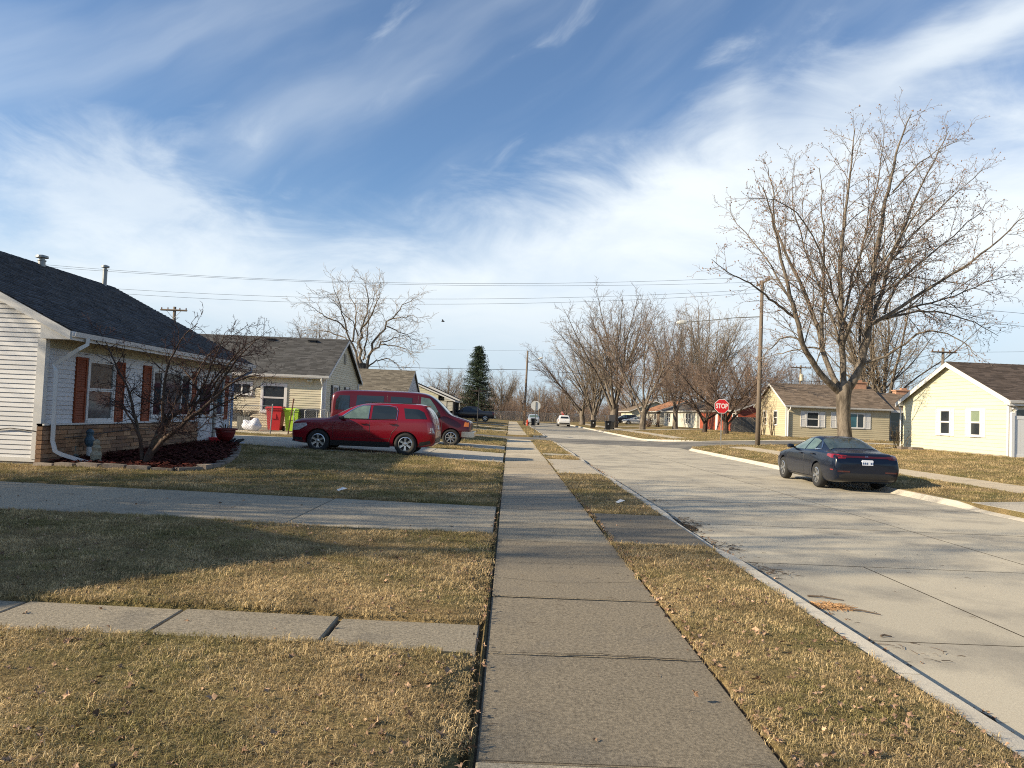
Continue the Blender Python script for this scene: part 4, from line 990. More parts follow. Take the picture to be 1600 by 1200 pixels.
# ---- yellow house on the right
def yellow_house():
    L, W, ze, over, pitch = 14.0, 8.5, 2.56, 0.38, 0.425
    wins = [(1.88,2.60,0.94,2.12), (4.22,5.0,0.94,2.12)]
    o = {'g0': [(1.5,3.0,0.85,2.2),(3.85,5.4,0.85,2.2)], 'front': [op(0.28,1.0,1.2,2.2)]}
    t, WL, rf, zr = house('house', 'bright yellow sided house whose gable faces the street, dark roof', (21.9,31.7,0.50), 0, L, W, ze, over, 0.24, pitch, 'sid_yellow', 'roof_dkbrown', 0.17, o, False, 0.12, ('front','g0'), fh=0.22)
    G, F = WL['g0'], WL['front']
    for w in wins:
        window(t, G, *w, glass='glass', glass2='glass_green' if w[0] < 3 else 'glass', fw=0.08)
        for a, b in ((w[0]-0.38, w[0]-0.09), (w[1]+0.09, w[1]+0.38)): shutter(t, G, a, b, 0.86, 2.2, 'trim')
    window(t, F, 0.28,1.0,1.2,2.2, glass='glass')
    e = MB(); A = [(-over,ze-0.17),(0.0,ze-0.17),(0.0,ze+over*pitch-0.09),(-over,ze-0.08)]
    for mir in (0, 1):
        B = [(W-y, z_) if mir else (y, z_) for y, z_ in A]; P = [(-0.22,)+a for a in B] + [(0.02,)+a for a in B]
        e.add(P, [(0,1,2,3),(7,6,5,4)] + [(i, i+4, (i+1)%4+4, (i+1)%4) for i in range(4)])
    e.build('eave_return', M['trim'], t)
    fb = MB(); F.box(fb, 0.12,0.30,2.16,2.32,0.02,0.12); fb.lathe([(0.04,0),(0.07,0.12),(0.01,0.13)],10,Matrix.Translation((0.15,-0.16,2.22)) @ Matrix.Rotation(2.3,4,'Y')); fb.build('flood_light', M['trim'], t)
    v = MB(); v.lathe([(0.05,0),(0.05,0.25),(0.08,0.25),(0.08,0.3),(0.01,0.3)],10,Matrix.Translation((5.2,W/2-0.2,zr-0.1))); v.build('roof_vent', M['dark'], rf)
    d = MB(); ptube(d, [(-0.1,W+over,ze-0.1),(-0.12,W+0.06,ze-0.4),(-0.12,W+0.06,0.1),(-0.9,W+0.2,0.0)], 0.06); d.build('downspout', M['trim'], t)
yellow_house()

# ---- long tan house with the glazed porch
def tan_house():
    L, W, ze, over, pitch = 8.4, 7.0, 2.62, 0.30, 0.51
    o = {'front': [(1.2,3.1,0.85,2.25),(3.6,6.9,0.9,2.25)], 'g0': [(1.6,3.0,0.9,2.25),(4.1,5.5,0.9,2.25)]}
    t, WL, rf, zr = house('house', 'long tan house with brown roof seen behind the maple trunk', (22.5,58.8,0.53), 0, L, W, ze, over, 0.2, pitch, 'sid_tan', 'roof_brown', 0.16, o, False, 0.1, ('front','g0'), tab=0.4, rexp=0.16, og2=0.1)
    F, G = WL['front'], WL['g0']
    gm = MB(); yr = W/2; zt = ze+over*pitch-0.08
    window(t, F, 1.68,2.62,0.97,2.12, glass='glass'); shutter(t, F, 1.15,1.58,0.92,2.18,'trim'); shutter(t, F, 2.72,3.15,0.92,2.18,'trim')
    window(t, F, 4.15,6.32,1.0,2.14,'triple', glass='glass', glass2='glass_blue'); shutter(t, F, 3.62,4.05,0.92,2.2,'trim'); shutter(t, F, 6.42,6.85,0.92,2.2,'trim')
    for a in (1.95, 4.45): window(t, G, a,a+0.72,1.0,2.15)
    d = MB(); ptube(d, [(0.2,-over-0.08,ze-0.1),(0.2,-0.3,ze-0.3),(0.12,-0.09,ze-0.5),(0.12,-0.09,0.1)], 0.07); d.build('downspout', M['trim'], t)
    # wing
    roof_t = t
    W2, L2, ze2, p2 = 6.2, 9.6, 2.56, 0.40; ox, oy = L+0.1, 0.75
    w = MB(); yr = W2/2; zt2 = ze2+0.1; A = [(0,-0.5),(W2,-0.5),(W2,zt2),(yr,zt2+yr*p2-0.03),(0,zt2)]
    P = [(ox, oy+a, b) for a, b in A] + [(ox+L2, oy+a, b) for a, b in A]; w.add(P, [(0,4,3,2,1),(5,6,7,8,9)] + [(i,(i+1)%5,(i+1)%5+5,i+5) for i in range(5)]); w.build('wing_wall', M['sid_tan'], t)
    r = MB(); sh = MB(); over2 = 0.75; zr2 = ze2+(yr+over2)*p2
    for sd in (0,1):
        ya, yb = (oy-over2, oy+yr) if sd == 0 else (oy+W2+0.3, oy+yr); za = ze2
        P = [(ox,ya,za-0.12),(ox+L2,ya,za-0.12),(ox+L2,yb,zr2-0.1),(ox,yb,zr2-0.1),(ox,ya,za),(ox+L2,ya,za),(ox+L2,yb,zr2),(ox,yb,zr2)]
        r.hexa(P if sd == 0 else [P[i] for i in (1,0,3,2,5,4,7,6)])
    wr = r.build('wing_roof', M['roof_brown'], t); n = 22; sl = yr+over2
    for i in range(n):
        x = ox
        while x < ox+L2:
            x2 = min(x+R.uniform(0.3,0.5), ox+L2); a = i/n*sl; b = (i+1.05)/n*sl
            sh.add([(x,oy-over2+a,ze2+a*p2+0.022),(x2,oy-over2+a,ze2+a*p2+0.022),(x2,oy-over2+b,ze2+b*p2+0.006),(x,oy-over2+b,ze2+b*p2+0.006),(x,oy-over2+a,ze2+a*p2),(x2,oy-over2+a,ze2+a*p2)], [(0,1,2,3),(4,5,1,0)], R.uniform(0.7,1.3)); x = x2
    sh.build('shingles', M['roof_brown'], wr)['kind'] = 'stuff'
    fa = MB(); fa.box(ox,ox+L2,oy-over2-0.03,oy-over2,ze2-0.2,ze2-0.01); fa.build('fascia', M['trim'], t)
    wf = Wall((ox,oy,0),(1,0,0),(0,-1,0))
    for c in range(4):
        for rr in range(3):
            a = 0.35+c*0.85; z0 = 0.15+rr*0.74; q = MB(); wf.box(q, a+0.03,a+0.80,z0+0.03,z0+0.70,0.0,0.03); q.build('pane', M['glass'], t)
    q = MB()
    for c in range(5): wf.box(q, 0.31+c*0.85,0.37+c*0.85,0.1,2.42,0,0.06)
    for rr in range(4): wf.box(q, 0.37,3.7,0.13+rr*0.74-0.02,0.13+rr*0.74+0.03,0,0.055)
    q.build('porch_frame', M['galv'], t)
    for cx, cy, zz in ((7.3, yr+0.2, zr-0.15), (L+3.1, oy+yr+0.1, zr2-0.2)):
        ch = MB(); ch.box(cx-0.65,cx+0.65,cy-0.3,cy+0.3,zz-0.4,zz+0.42); ch.box(cx-0.72,cx+0.72,cy-0.37,cy+0.37,zz+0.42,zz+0.52); ch.box(cx-0.1,cx+0.35,cy-0.15,cy+0.15,zz+0.52,zz+0.70); ch.build('chimney', mat('chimney_stone', (0.40,0.22,0.14), 0.9, 0.3, 8), rf)
tan_house()
# ---- the row beyond
def row():
    t, WL, rf, zr = house('house', 'rust red sided house behind the stop sign', (25.0,95.0,0.50), -pi/2, 16.0, 7.5, 2.42, 0.4, 0.3, 0.38, 'sid_red', 'roof_dkbrown', 0.16, {'front': [(4.4,7.3,0.0,2.2),(7.3,8.3,0,2.2),(13.9,15.2,0.8,2.15)]}, False, 0.08, ('front','g1'), tab=0.5, rexp=0.22)
    F = WL['front']; g = MB(); F.box(g, 4.5,7.2,0.05,2.1,0.0,0.03)
    for i in range(4): F.box(g, 4.55,7.15,0.1+i*0.5,0.55+i*0.5,0.03,0.05)
    g.build('garage_door', M['sid_red'], t); g = MB(); F.box(g, 7.35,8.2,0.05,2.1,0,0.05); g.build('door', M['trim'], t)
    window(t, F, 14.0,15.1,0.9,2.05)
    d = MB(); ptube(d, [(15.9,-0.45,2.3),(15.95,-0.1,2.0),(15.95,-0.08,0.1)], 0.08); d.build('downspout', M['trim'], t)
    t, WL, rf, zr = house('house', 'white sided house next beyond the red one', (25.0,117.0,0.50), -pi/2, 20.5, 7.5, 2.42, 0.4, 0.3, 0.36, 'sid_pale', 'roof_char', 0.18, {'front': [(2.0,5.2,0.4,2.2),(14.2,17,0.4,2.2)]}, False, 0.08, ('front','g1'), tab=0.5, rexp=0.25)
    F = WL['front']
    for a in (2.2,3.7,14.4,15.9): window(t, F, a,a+0.9,0.6,2.05)
    t, WL, rf, zr = house('house', 'white walled house under a low orange roof', (25.0,134.0,0.50), -pi/2, 14.0, 9.0, 2.4, 0.6, 0.4, 0.38, 'sid_pale', 'roof_orange', 0.2, {'front': [(9.0,11,0.9,2.1)]}, False, 0.08, ('front','g1'), tab=0.6, rexp=0.3)
    F = WL['front']; window(t, F, 9.1,10.9,1.0,2.0,'slider'); s = MB(); F.box(s, 11.4,13.8,0.0,2.3,0.0,0.05); s.build('stone_panel', M['mortar'], t)
    t, WL, rf, zr = house('house', 'pale house with brown gabled roof at the end of the row', (23.5,152.0,0.50), -pi/2, 13.0, 9.0, 2.4, 0.6, 0.4, 0.42, 'sid_yellow', 'roof_brown', 0.2, {'front': []}, False, 0.08, ('front','g1'), tab=0.6, rexp=0.3)
    window(t, WL['front'], 4,5.6,1.0,2.0,'slider'); window(t, WL['g1'], 1.6,2.6,1.0,2.0)
row()
# ---- house left of the viewpoint; its shadow lies over the nearest lawns
t_, WL_, rf_, zr_ = house('house', 'tan house left of the view whose gable shadow falls across the lawn', (-25.4,0.1,0.1), 0, 12.0, 9.0, 3.0, 0.5, 0.2, 0.50, 'sid_tan', 'roof_char', 0.15, {'g1': [(3.5,5.5,0.9,2.3)]}, False, 0.1, ('front','g1','back'), tab=0.5, rexp=0.25, posts=('L0',))
window(t_, WL_['g1'], 3.7,5.3,1.0,2.2)
# ================================================================ VEHICLES
from mathutils.bvhtree import BVHTree
def paint(name, c, coat=0.45, rough=0.22, metal=0.0, spec=0.35):
    return mat(name, c, rough, 0.04, 1.2, spec=spec, metal=metal, coat=coat)
M['p_red'] = paint('red_paint', (0.185,0.004,0.012)); M['p_maroon'] = paint('maroon_paint', (0.085,0.006,0.010), metal=0.2); M['p_blue'] = paint('dark_blue_paint', (0.0025,0.006,0.017), coat=0.3)
M['p_black'] = paint('black_paint', (0.010,0.012,0.020)); M['p_white'] = paint('white_paint', (0.70,0.70,0.69), metal=0.0); M['p_silver'] = paint('silver_paint', (0.35,0.37,0.40))
M['car_glass'] = mat('car_glass', (0.012,0.017,0.018), 0.03, 0.2, 1.5, spec=0.9); M['car_glass_l'] = mat('pale_car_glass', (0.10,0.145,0.125), 0.04, 0.45, 2.6, spec=0.9)
M['car_glass_m'] = mat('mid_car_glass', (0.035,0.052,0.048), 0.04, 0.5, 2.2, spec=0.9); M['black_pl'] = mat('black_plastic', (0.016,0.016,0.017), 0.55, 0.1, 8); M['tyre'] = mat('tyre_rubber', (0.018,0.018,0.018), 0.85, 0.2, 20)  # the mid car glass has greenish reflections put into its base colour
M['chrome'] = mat('chrome', (0.72,0.72,0.72), 0.16, 0.05, 5, metal=1.0); M['rim'] = mat('alloy', (0.52,0.53,0.54), 0.28, 0.08, 12, metal=0.9)
M['lamp_red'] = mat('red_lens', (0.20,0.008,0.012), 0.12, 0.3, 9, spec=0.7, coat=0.6); M['lamp_dark'] = mat('dark_red_lens', (0.05,0.004,0.006), 0.12, 0.2, 9, spec=0.7, coat=0.6); M['lamp_clear'] = mat('clear_lens', (0.45,0.42,0.42), 0.12, 0.4, 12, spec=0.8, coat=0.6)
M['lamp_orange'] = mat('orange_lens', (0.75,0.20,0.02), 0.15, 0.2, 12, spec=0.7, coat=0.5); M['plate'] = mat('plate', (0.62,0.65,0.72), 0.5, 0.08, 30); M['plate_ink'] = mat('plate_ink', (0.05,0.09,0.2), 0.5)
M['tan_in'] = mat('sun_visor', (0.55,0.52,0.45), 0.8)
def loft_body(st, mname, lv=2):
    ring = []
    V = []; F = []
    for (x, zb, wb, zm, wm, zl, wl, ze, we, zt) in st:
        half = [(0, zb), (wb*0.93, zb), (wb, zb+0.05), (wm, zm), (wl*1.005, zl-0.02), (wl*0.985, zl+0.015), ((wl*0.985+we)/2+0.012, (zl+ze)/2), (we+(0.018 if ze-zl > 0.15 else 0.004), ze-min(0.05, (ze-zl)*0.25)), (we-(0.05 if ze-zl > 0.15 else 0.02), ze+min(0.03, (zt-ze)*0.5)), (we*0.72, zt-(zt-ze)*0.28 if zt > ze else zt), (0, zt)]
        full = half + [(-a, b) for a, b in half[-2:0:-1]]; ring.append(len(full)); V += [(x, a, b) for a, b in full]
    n = ring[0]; k = len(st)
    for i in range(k-1):
        for j in range(n): a = i*n+j; b = i*n+(j+1)%n; F.append((a, a+n, b+n, b))
    # caps as strips
    for base, rev in ((0, False), ((k-1)*n, True)):
        for j in range(n//2):
            a, b, c, d = base+j, base+j+1, base+(n-j-1) % n, base+(n-j) % n
            f = [a, b, c, d]; f = list(dict.fromkeys(f))
            if len(f) >= 3: F.append(tuple(f if not rev else f[::-1]))
    me = bpy.data.meshes.new('body'); me.from_pydata(V, [], F); me.update()
    bm = bmesh.new(); bm.from_mesh(me); bmesh.ops.recalc_face_normals(bm, faces=bm.faces); bm.to_mesh(me); bm.free()
    o = bpy.data.objects.new('tmp', me); COL.objects.link(o)
    m = o.modifiers.new('s', 'SUBSURF'); m.levels = lv; m.render_levels = lv
    dg = bpy.context.evaluated_depsgraph_get(); me2 = bpy.data.meshes.new_from_object(o.evaluated_get(dg)); bpy.data.objects.remove(o)
    return me2
def cut_wheels(me, wheels, r, halfw, depth=0.30):
    o = bpy.data.objects.new('tmp', me); COL.objects.link(o); mods = []
    for wx, wz in wheels:
        for s in (-1, 1):
            mb = MB(); mb.lathe([(0.001,0),(r,0),(r,depth+0.3),(0.001,depth+0.3)], 28, Matrix.Translation((wx, s*(halfw-depth), wz)) @ Matrix.Rotation(-s*pi/2, 4, 'X'))
            c = mb.build('cut', None); bm = bmesh.new(); bm.from_mesh(c.data); bmesh.ops.remove_doubles(bm, verts=bm.verts, dist=0.003); bmesh.ops.recalc_face_normals(bm, faces=bm.faces); bm.to_mesh(c.data); bm.free(); mods.append(c)
            m = o.modifiers.new('b', 'BOOLEAN'); m.object = c; m.operation = 'DIFFERENCE'; m.solver = 'EXACT'
    dg = bpy.context.evaluated_depsgraph_get(); me2 = bpy.data.meshes.new_from_object(o.evaluated_get(dg))
    for c in mods: bpy.data.objects.remove(c)
    bpy.data.objects.remove(o); return me2
def car(name, label, loc, rz, st, wheels, wr, track, pm, spec, lv=2, rimk=6, cat='car', arch=0.05, tw=0.22, spoke_w=0.075):
    t = thing(name, label, cat, loc, rz)
    me = loft_body(st, 'body', lv); bm0 = bmesh.new(); bm0.from_mesh(me); bvh = BVHTree.FromBMesh(bm0)
    halfw = max(s[4] for s in st)
    body = cut_wheels(me, [(x, wr) for x in wheels], wr+arch, halfw) if lv > 1 else me
    body.name = 'body'; body.materials.clear(); body.materials.append(M[pm])
    at = body.attributes.new('tone', 'FLOAT', 'FACE'); at.data.foreach_set('value', [1.0]*len(body.polygons))
    body.shade_smooth()
    try: body.set_sharp_from_angle(angle=radians(40))
    except Exception: pass
    link('body', body, t)
    def cast(p, d):
        h = bvh.ray_cast(Vector(p), Vector(d)); return h
    def proj(mode, a, b, off, s):
        if mode == 'side': h = cast((a, s*3, b), (0, -s, 0)); fb = (a, s*halfw*0.9, b)
        elif mode == 'rear': h = cast((20, a, b), (-1, 0, 0)); fb = (st[-1][0], a, b)
        elif mode == 'front': h = cast((-20, a, b), (1, 0, 0)); fb = (0, a, b)
        else: h = cast((a, b, 5), (0, 0, -1)); fb = (a, b, 1)
        if h[0] is None: return Vector(fb)
        n = h[1]; return h[0] + n*off
    def patch(nm, poly, m, mode='side', s=-1, off=0.007, par=t, grid=0.09):
        bm = bmesh.new(); vs = [bm.verts.new((a, b, 0)) for a, b in poly]; bm.faces.new(vs)
        for ax in (0, 1):
            lo = min(p[ax] for p in poly); hi = max(p[ax] for p in poly); c = lo + grid
            while c < hi:
                no = [0,0,0]; no[ax] = 1; co = [0,0,0]; co[ax] = c
                bmesh.ops.bisect_plane(bm, geom=bm.verts[:]+bm.edges[:]+bm.faces[:], plane_co=co, plane_no=no); c += grid
        bmesh.ops.triangulate(bm, faces=bm.faces[:])
        for v in bm.verts: v.co = proj(mode, v.co.x, v.co.y, off, s)
        want = {'side': Vector((0, s, 0)), 'rear': Vector((1,0,0)), 'front': Vector((-1,0,0)), 'top': Vector((0,0,1))}[mode]
        for f in bm.faces:
            f.normal_update()
            if f.normal.dot(want) < 0: f.normal_flip()
        me_ = bpy.data.meshes.new(nm); bm.to_mesh(me_); bm.free(); me_.materials.append(M[m]); me_.shade_smooth(); return link(nm, me_, par)
    def line(mb, pts, r, mode='side', s=-1, closed=False, off=0.004, n=4):
        P = []; pts = list(pts) + ([pts[0]] if closed else [])
        for (a, b), (c, d) in zip(pts[:-1], pts[1:]):
            k = max(1, int(math.hypot(c-a, d-b)/0.12))
            for i in range(k): P.append(proj(mode, a+(c-a)*i/k, b+(d-b)*i/k, off, s))
        P.append(proj(mode, *pts[-1], off, s)); mb.tube(P, r, n)
    for s in (-1, 1):
        for nm, poly, m in spec.get('side', []): patch(nm, poly, m, 'side', s)
        for ol in spec.get('chrome', []):
            mb = MB(); line(mb, ol, 0.011, 'side', s, True, 0.008); mb.build('window_trim', M['chrome'], t)
        for sm in spec.get('seam', []):
            mb = MB(); line(mb, sm, 0.005, 'side', s, False, 0.0005); mb.build('door_seam', M['black_pl'], t)
        for a, b in spec.get('handle', []):
            mb = MB(); p = proj('side', a, b, 0.03, s); mb.box(p.x-0.10, p.x+0.10, p.y-0.018, p.y+0.018, p.z-0.016, p.z+0.016); h_ = mb.build('door_handle', M[pm], t)
        mx, mz = spec.get('mirror', (1.6, 1.05)); p = proj('side', mx, mz, 0.0, s)
        mb = MB(); sz = spec.get('mirror_size', (0.09,0.19,0.13)); c0 = Vector((p.x-0.02, p.y + s*(0.05+sz[1]*0.5), p.z+0.05))
        mb.lathe([(0.02,-1),(0.75,-0.85),(1,-0.3),(1,0.3),(0.8,0.9),(0.02,1)], 12, Matrix.Translation(c0) @ Matrix.Diagonal((sz[0], sz[1]*0.5, sz[2]*0.5, 1)) @ Matrix.Rotation(pi/2, 4, 'X')); mb.tube([p, c0 - Vector((0,s*0.03,0.02))], 0.03, 6); mb.build('side_mirror', M['black_pl'] if spec.get('mirror_black') else M[pm], t)
    for mode in ('rear', 'front', 'top'):
        for nm, poly, m in spec.get(mode, []): patch(nm, poly, m, mode)
    for nm, boxes, m in spec.get('boxes', []):
        mb = MB()
        for b in boxes: mb.box(*b)
        o = mb.build(nm, M[m], t)
        bm = bmesh.new(); bm.from_mesh(o.data); bmesh.ops.bevel(bm, geom=bm.edges[:], offset=0.02 if min(boxes[0][1]-boxes[0][0], boxes[0][5]-boxes[0][4]) > 0.05 else 0.006, segments=2, affect='EDGES'); bm.to_mesh(o.data); bm.free()
    # wheels
    rr = wr*0.64
    for wx in wheels:
        for s in (-1, 1):
            w = bpy.data.objects.new('wheel', None); COL.objects.link(w); w.parent = t; w.location = (wx, s*(track/2), wr); w.rotation_euler = (-s*pi/2, R.uniform(0,1) if False else 0, 0)
            mb = MB(); h = tw/2
            mb.lathe([(rr*0.97,-h*0.8),(wr*0.93,-h),(wr,-h*0.6),(wr,h*0.6),(wr*0.93,h),(rr*1.02,h*0.95),(rr*0.97,h*0.7)], 32); mb.build('tyre', M['tyre'], w, smooth=True)
            mb = MB(); mb.lathe([(rr*1.01,h*0.9),(rr*0.90,h*0.98),(rr*0.88,h*0.55),(rr*0.86,-h*0.3)], 32)
            for q in range(rimk):
                a = 2*pi*q/rimk
                for da in ((-0.10, 0.10) if rimk <= 6 else (0,)):
                    Mx = Matrix.Rotation(a, 4, 'Z'); wd = spoke_w*0.5
                    P = [(rr*0.12, -wd*0.9+da*0.3, h*0.55),(rr*0.92, -wd*0.55+da*0.9, h*0.50),(rr*0.92, wd*0.55+da*0.9, h*0.50),(rr*0.12, wd*0.9+da*0.3, h*0.55),(rr*0.12, -wd*0.9+da*0.3, h*0.78),(rr*0.92, -wd*0.5+da*0.9, h*0.88),(rr*0.92, wd*0.5+da*0.9, h*0.88),(rr*0.12, wd*0.9+da*0.3, h*0.78)]
                    mb.hexa([Mx @ Vector(p) for p in P])
            mb.lathe([(rr*0.26,h*0.5),(rr*0.24,h*0.86),(rr*0.10,h*0.92),(0.002,h*0.92)], 16); mb.build('rim', M['rim'], w)
            mb = MB(); mb.lathe([(rr*0.95,h*0.15),(0.002,h*0.15)], 20); mb.build('brake_disc', M['black_pl'], w)
    bm0.free(); return t

SUV_ST = [(0.00,0.45,0.60,0.60,0.72,0.80,0.66,0.86,0.56,0.88),(0.05,0.30,0.80,0.58,0.87,0.94,0.82,1.00,0.70,1.03),(0.40,0.25,0.86,0.62,0.92,1.00,0.88,1.07,0.78,1.10),(1.00,0.25,0.88,0.66,0.925,1.03,0.89,1.09,0.78,1.115),
 (1.27,0.25,0.88,0.68,0.925,1.06,0.895,1.115,0.80,1.14),(1.62,0.25,0.88,0.69,0.925,1.08,0.89,1.32,0.72,1.36),(2.05,0.25,0.88,0.69,0.925,1.09,0.89,1.55,0.64,1.60),(2.6,0.25,0.88,0.69,0.925,1.10,0.895,1.65,0.67,1.70),
 (3.4,0.25,0.88,0.69,0.925,1.12,0.895,1.64,0.67,1.70),(4.15,0.25,0.88,0.70,0.925,1.14,0.895,1.65,0.70,1.70),(4.40,0.27,0.88,0.70,0.92,1.15,0.885,1.60,0.70,1.67),(4.60,0.31,0.86,0.70,0.91,1.15,0.865,1.33,0.73,1.38),(4.70,0.34,0.84,0.68,0.90,1.08,0.84,1.13,0.74,1.16),(4.76,0.42,0.80,0.62,0.85,0.84,0.80,0.88,0.70,0.90),(4.78,0.50,0.72,0.60,0.78,0.76,0.72,0.80,0.62,0.82)]
fw_ = [(1.60,1.13),(1.92,1.36),(2.12,1.49),(2.30,1.555),(2.56,1.575),(2.54,1.14)]; rw_ = [(2.64,1.145),(2.66,1.58),(3.20,1.575),(3.40,1.54),(3.46,1.45),(3.44,1.165)]; qw_ = [(3.76,1.19),(3.68,1.53),(4.16,1.51),(4.34,1.43),(4.46,1.20)]
lowcl = [(0.10,0.30),(0.10,0.40),(0.50,0.40),(1.35,0.40),(3.30,0.40),(4.2,0.42),(4.60,0.46),(4.60,0.36),(4.2,0.29),(3.3,0.29),(1.35,0.29)]
SUV_SP = {'side': [('side_window', fw_, 'car_glass_l'), ('side_window', rw_, 'car_glass'), ('side_window', qw_, 'car_glass'), ('sill_cladding', [(1.32,0.23),(1.32,0.41),(3.28,0.41),(3.28,0.23)], 'black_pl'),
   ('bumper_lower', [(0.06,0.33),(0.08,0.46),(0.40,0.46),(0.44,0.30)], 'black_pl'), ('bumper_lower', [(4.22,0.30),(4.26,0.44),(4.60,0.50),(4.62,0.40)], 'black_pl'),
   ('tail_lamp', [(4.52,0.72),(4.46,1.10),(4.66,1.10),(4.73,0.82),(4.74,0.72)], 'lamp_red'), ('tail_lamp_lens', [(4.56,0.76),(4.53,0.92),(4.67,0.92),(4.73,0.76)], 'lamp_clear'), ('head_lamp', [(0.06,0.68),(0.10,0.90),(0.52,0.94),(0.56,0.86),(0.30,0.70)], 'lamp_clear')],
  'chrome': [fw_+[(2.64,1.145),(2.66,1.58)][:0], [(1.57,1.115),(1.92,1.385),(2.13,1.515),(2.33,1.585),(2.60,1.600),(3.22,1.595),(3.43,1.555),(3.49,1.45),(3.47,1.14),(2.6,1.125)]],
  'seam': [[(1.42,0.42),(1.40,0.9),(1.55,1.10)],[(2.60,0.40),(2.60,1.12)],[(3.52,1.12),(3.50,0.9),(3.34,0.72),(3.25,0.42)],[(1.35,0.50),(3.25,0.52)]],
  'handle': [(2.38,0.99),(3.34,1.01)], 'mirror': (1.72,1.10), 'mirror_black': True,
  'rear': [('rear_window', [(-0.62,1.20),(-0.56,1.50),(0.56,1.50),(0.62,1.20)], 'car_glass'), ('number_plate', [(-0.16,0.86),(-0.16,1.0),(0.16,1.0),(0.16,0.86)], 'plate'), ('rear_bumper', [(-0.80,0.42),(-0.80,0.58),(0.80,0.58),(0.80,0.42)], 'black_pl')],
  'front': [('grille', [(-0.50,0.60),(-0.52,0.84),(0.52,0.84),(0.50,0.60)], 'black_pl')], 'top': [('windscreen', [(1.33,-0.74),(1.95,-0.62),(1.95,0.62),(1.33,0.74)], 'car_glass_l')],
  'boxes': [('roof_rail', [(2.35,4.05,-0.60,-0.56,1.68,1.71)], 'black_pl'), ('roof_rail', [(2.35,4.05,0.56,0.60,1.68,1.71)], 'black_pl'), ('rear_spoiler', [(4.10,4.42,-0.58,0.58,1.60,1.645)], 'p_red')]}
suv = car('parked_suv', 'bright red sport utility vehicle parked nose towards the near house', (-7.15, 24.62, 0.105), -0.01, SUV_ST, (0.93, 3.79), 0.365, 1.60, 'p_red', SUV_SP)
VAN_ST = [(0.0,0.48,0.74,0.66,0.82,0.95,0.76,1.02,0.62,1.04),(0.1,0.38,0.9,0.7,0.95,1.06,0.86,1.12,0.72,1.14),(0.65,0.34,0.95,0.76,0.985,1.16,0.9,1.238,0.78,1.275),(0.95,0.34,0.95,0.78,0.99,1.2,0.94,1.312,0.82,1.363),(1.2,0.34,0.96,0.8,1.0,1.25,0.96,1.575,0.8,1.65),
 (1.62,0.34,0.96,0.8,1.0,1.275,0.97,1.975,0.79,2.075),(2.0,0.34,0.96,0.8,1.0,1.288,0.97,2.163,0.8,2.275),(2.6,0.34,0.96,0.8,1.0,1.288,0.97,2.212,0.8,2.325),(4.2,0.34,0.96,0.8,1.0,1.288,0.97,2.212,0.8,2.325),(5.75,0.34,0.96,0.8,1.0,1.288,0.96,2.2,0.8,2.312),(6.05,0.38,0.93,0.8,0.97,1.262,0.93,2.112,0.76,2.225),(6.2,0.5,0.88,0.8,0.92,1.2,0.88,1.95,0.74,2.025)]
VAN_SP = {'side': [('side_window', [(1.36,1.288),(1.62,1.725),(1.86,2.025),(2.24,2.075),(2.24,1.3)], 'car_glass_l'), ('side_window', [(2.62,1.375),(2.62,2.025),(3.55,2.05),(3.55,1.375)], 'car_glass'), ('side_window', [(3.85,1.375),(3.85,2.05),(5.02,2.05),(5.05,1.375)], 'car_glass'), ('side_window', [(5.32,1.4),(5.34,2.025),(5.78,2.025),(5.92,1.825),(5.94,1.4)], 'car_glass'),
   ('corner_lamp', [(0.12,0.86),(0.12,1.06),(0.30,1.06),(0.34,0.88)], 'lamp_orange'), ('sill_cladding', [(1.5,0.36),(1.5,0.45),(4.0,0.45),(4.0,0.36)], 'black_pl')],
  'seam': [[(1.30,0.45),(1.28,1.1),(1.32,1.3)],[(2.36,0.42),(2.36,2.138)],[(3.70,0.42),(3.70,2.138)],[(1.4,0.78),(5.9,0.78)]], 'handle': [(2.22,1.12),(2.50,1.12)], 'mirror': (1.48,1.275), 'mirror_black': True, 'mirror_size': (0.11,0.22,0.30),
  'rear': [('rear_window', [(-0.7,1.375),(-0.62,1.925),(-0.06,1.925),(-0.06,1.375)], 'car_glass'), ('rear_window', [(0.06,1.375),(0.06,1.925),(0.62,1.925),(0.7,1.375)], 'car_glass')],
  'front': [('grille', [(-0.62,0.74),(-0.62,1.0),(0.62,1.0),(0.62,0.74)], 'black_pl')], 'top': [('windscreen', [(1.03,-0.80),(1.66,-0.72),(1.66,0.72),(1.03,0.80)], 'car_glass_l')],
  'boxes': [('front_bumper', [(-0.12,0.42,-0.98,0.98,0.42,0.66)], 'chrome'), ('rear_bumper', [(6.12,6.36,-0.94,0.94,0.46,0.62)], 'chrome')]}
car('parked_van', 'maroon passenger van parked behind the red sport utility vehicle, nose towards the sidewalk', (-1.62, 32.25, 0.075), pi, VAN_ST, (0.88, 4.42), 0.375, 1.70, 'p_maroon', VAN_SP, rimk=8, cat='van')
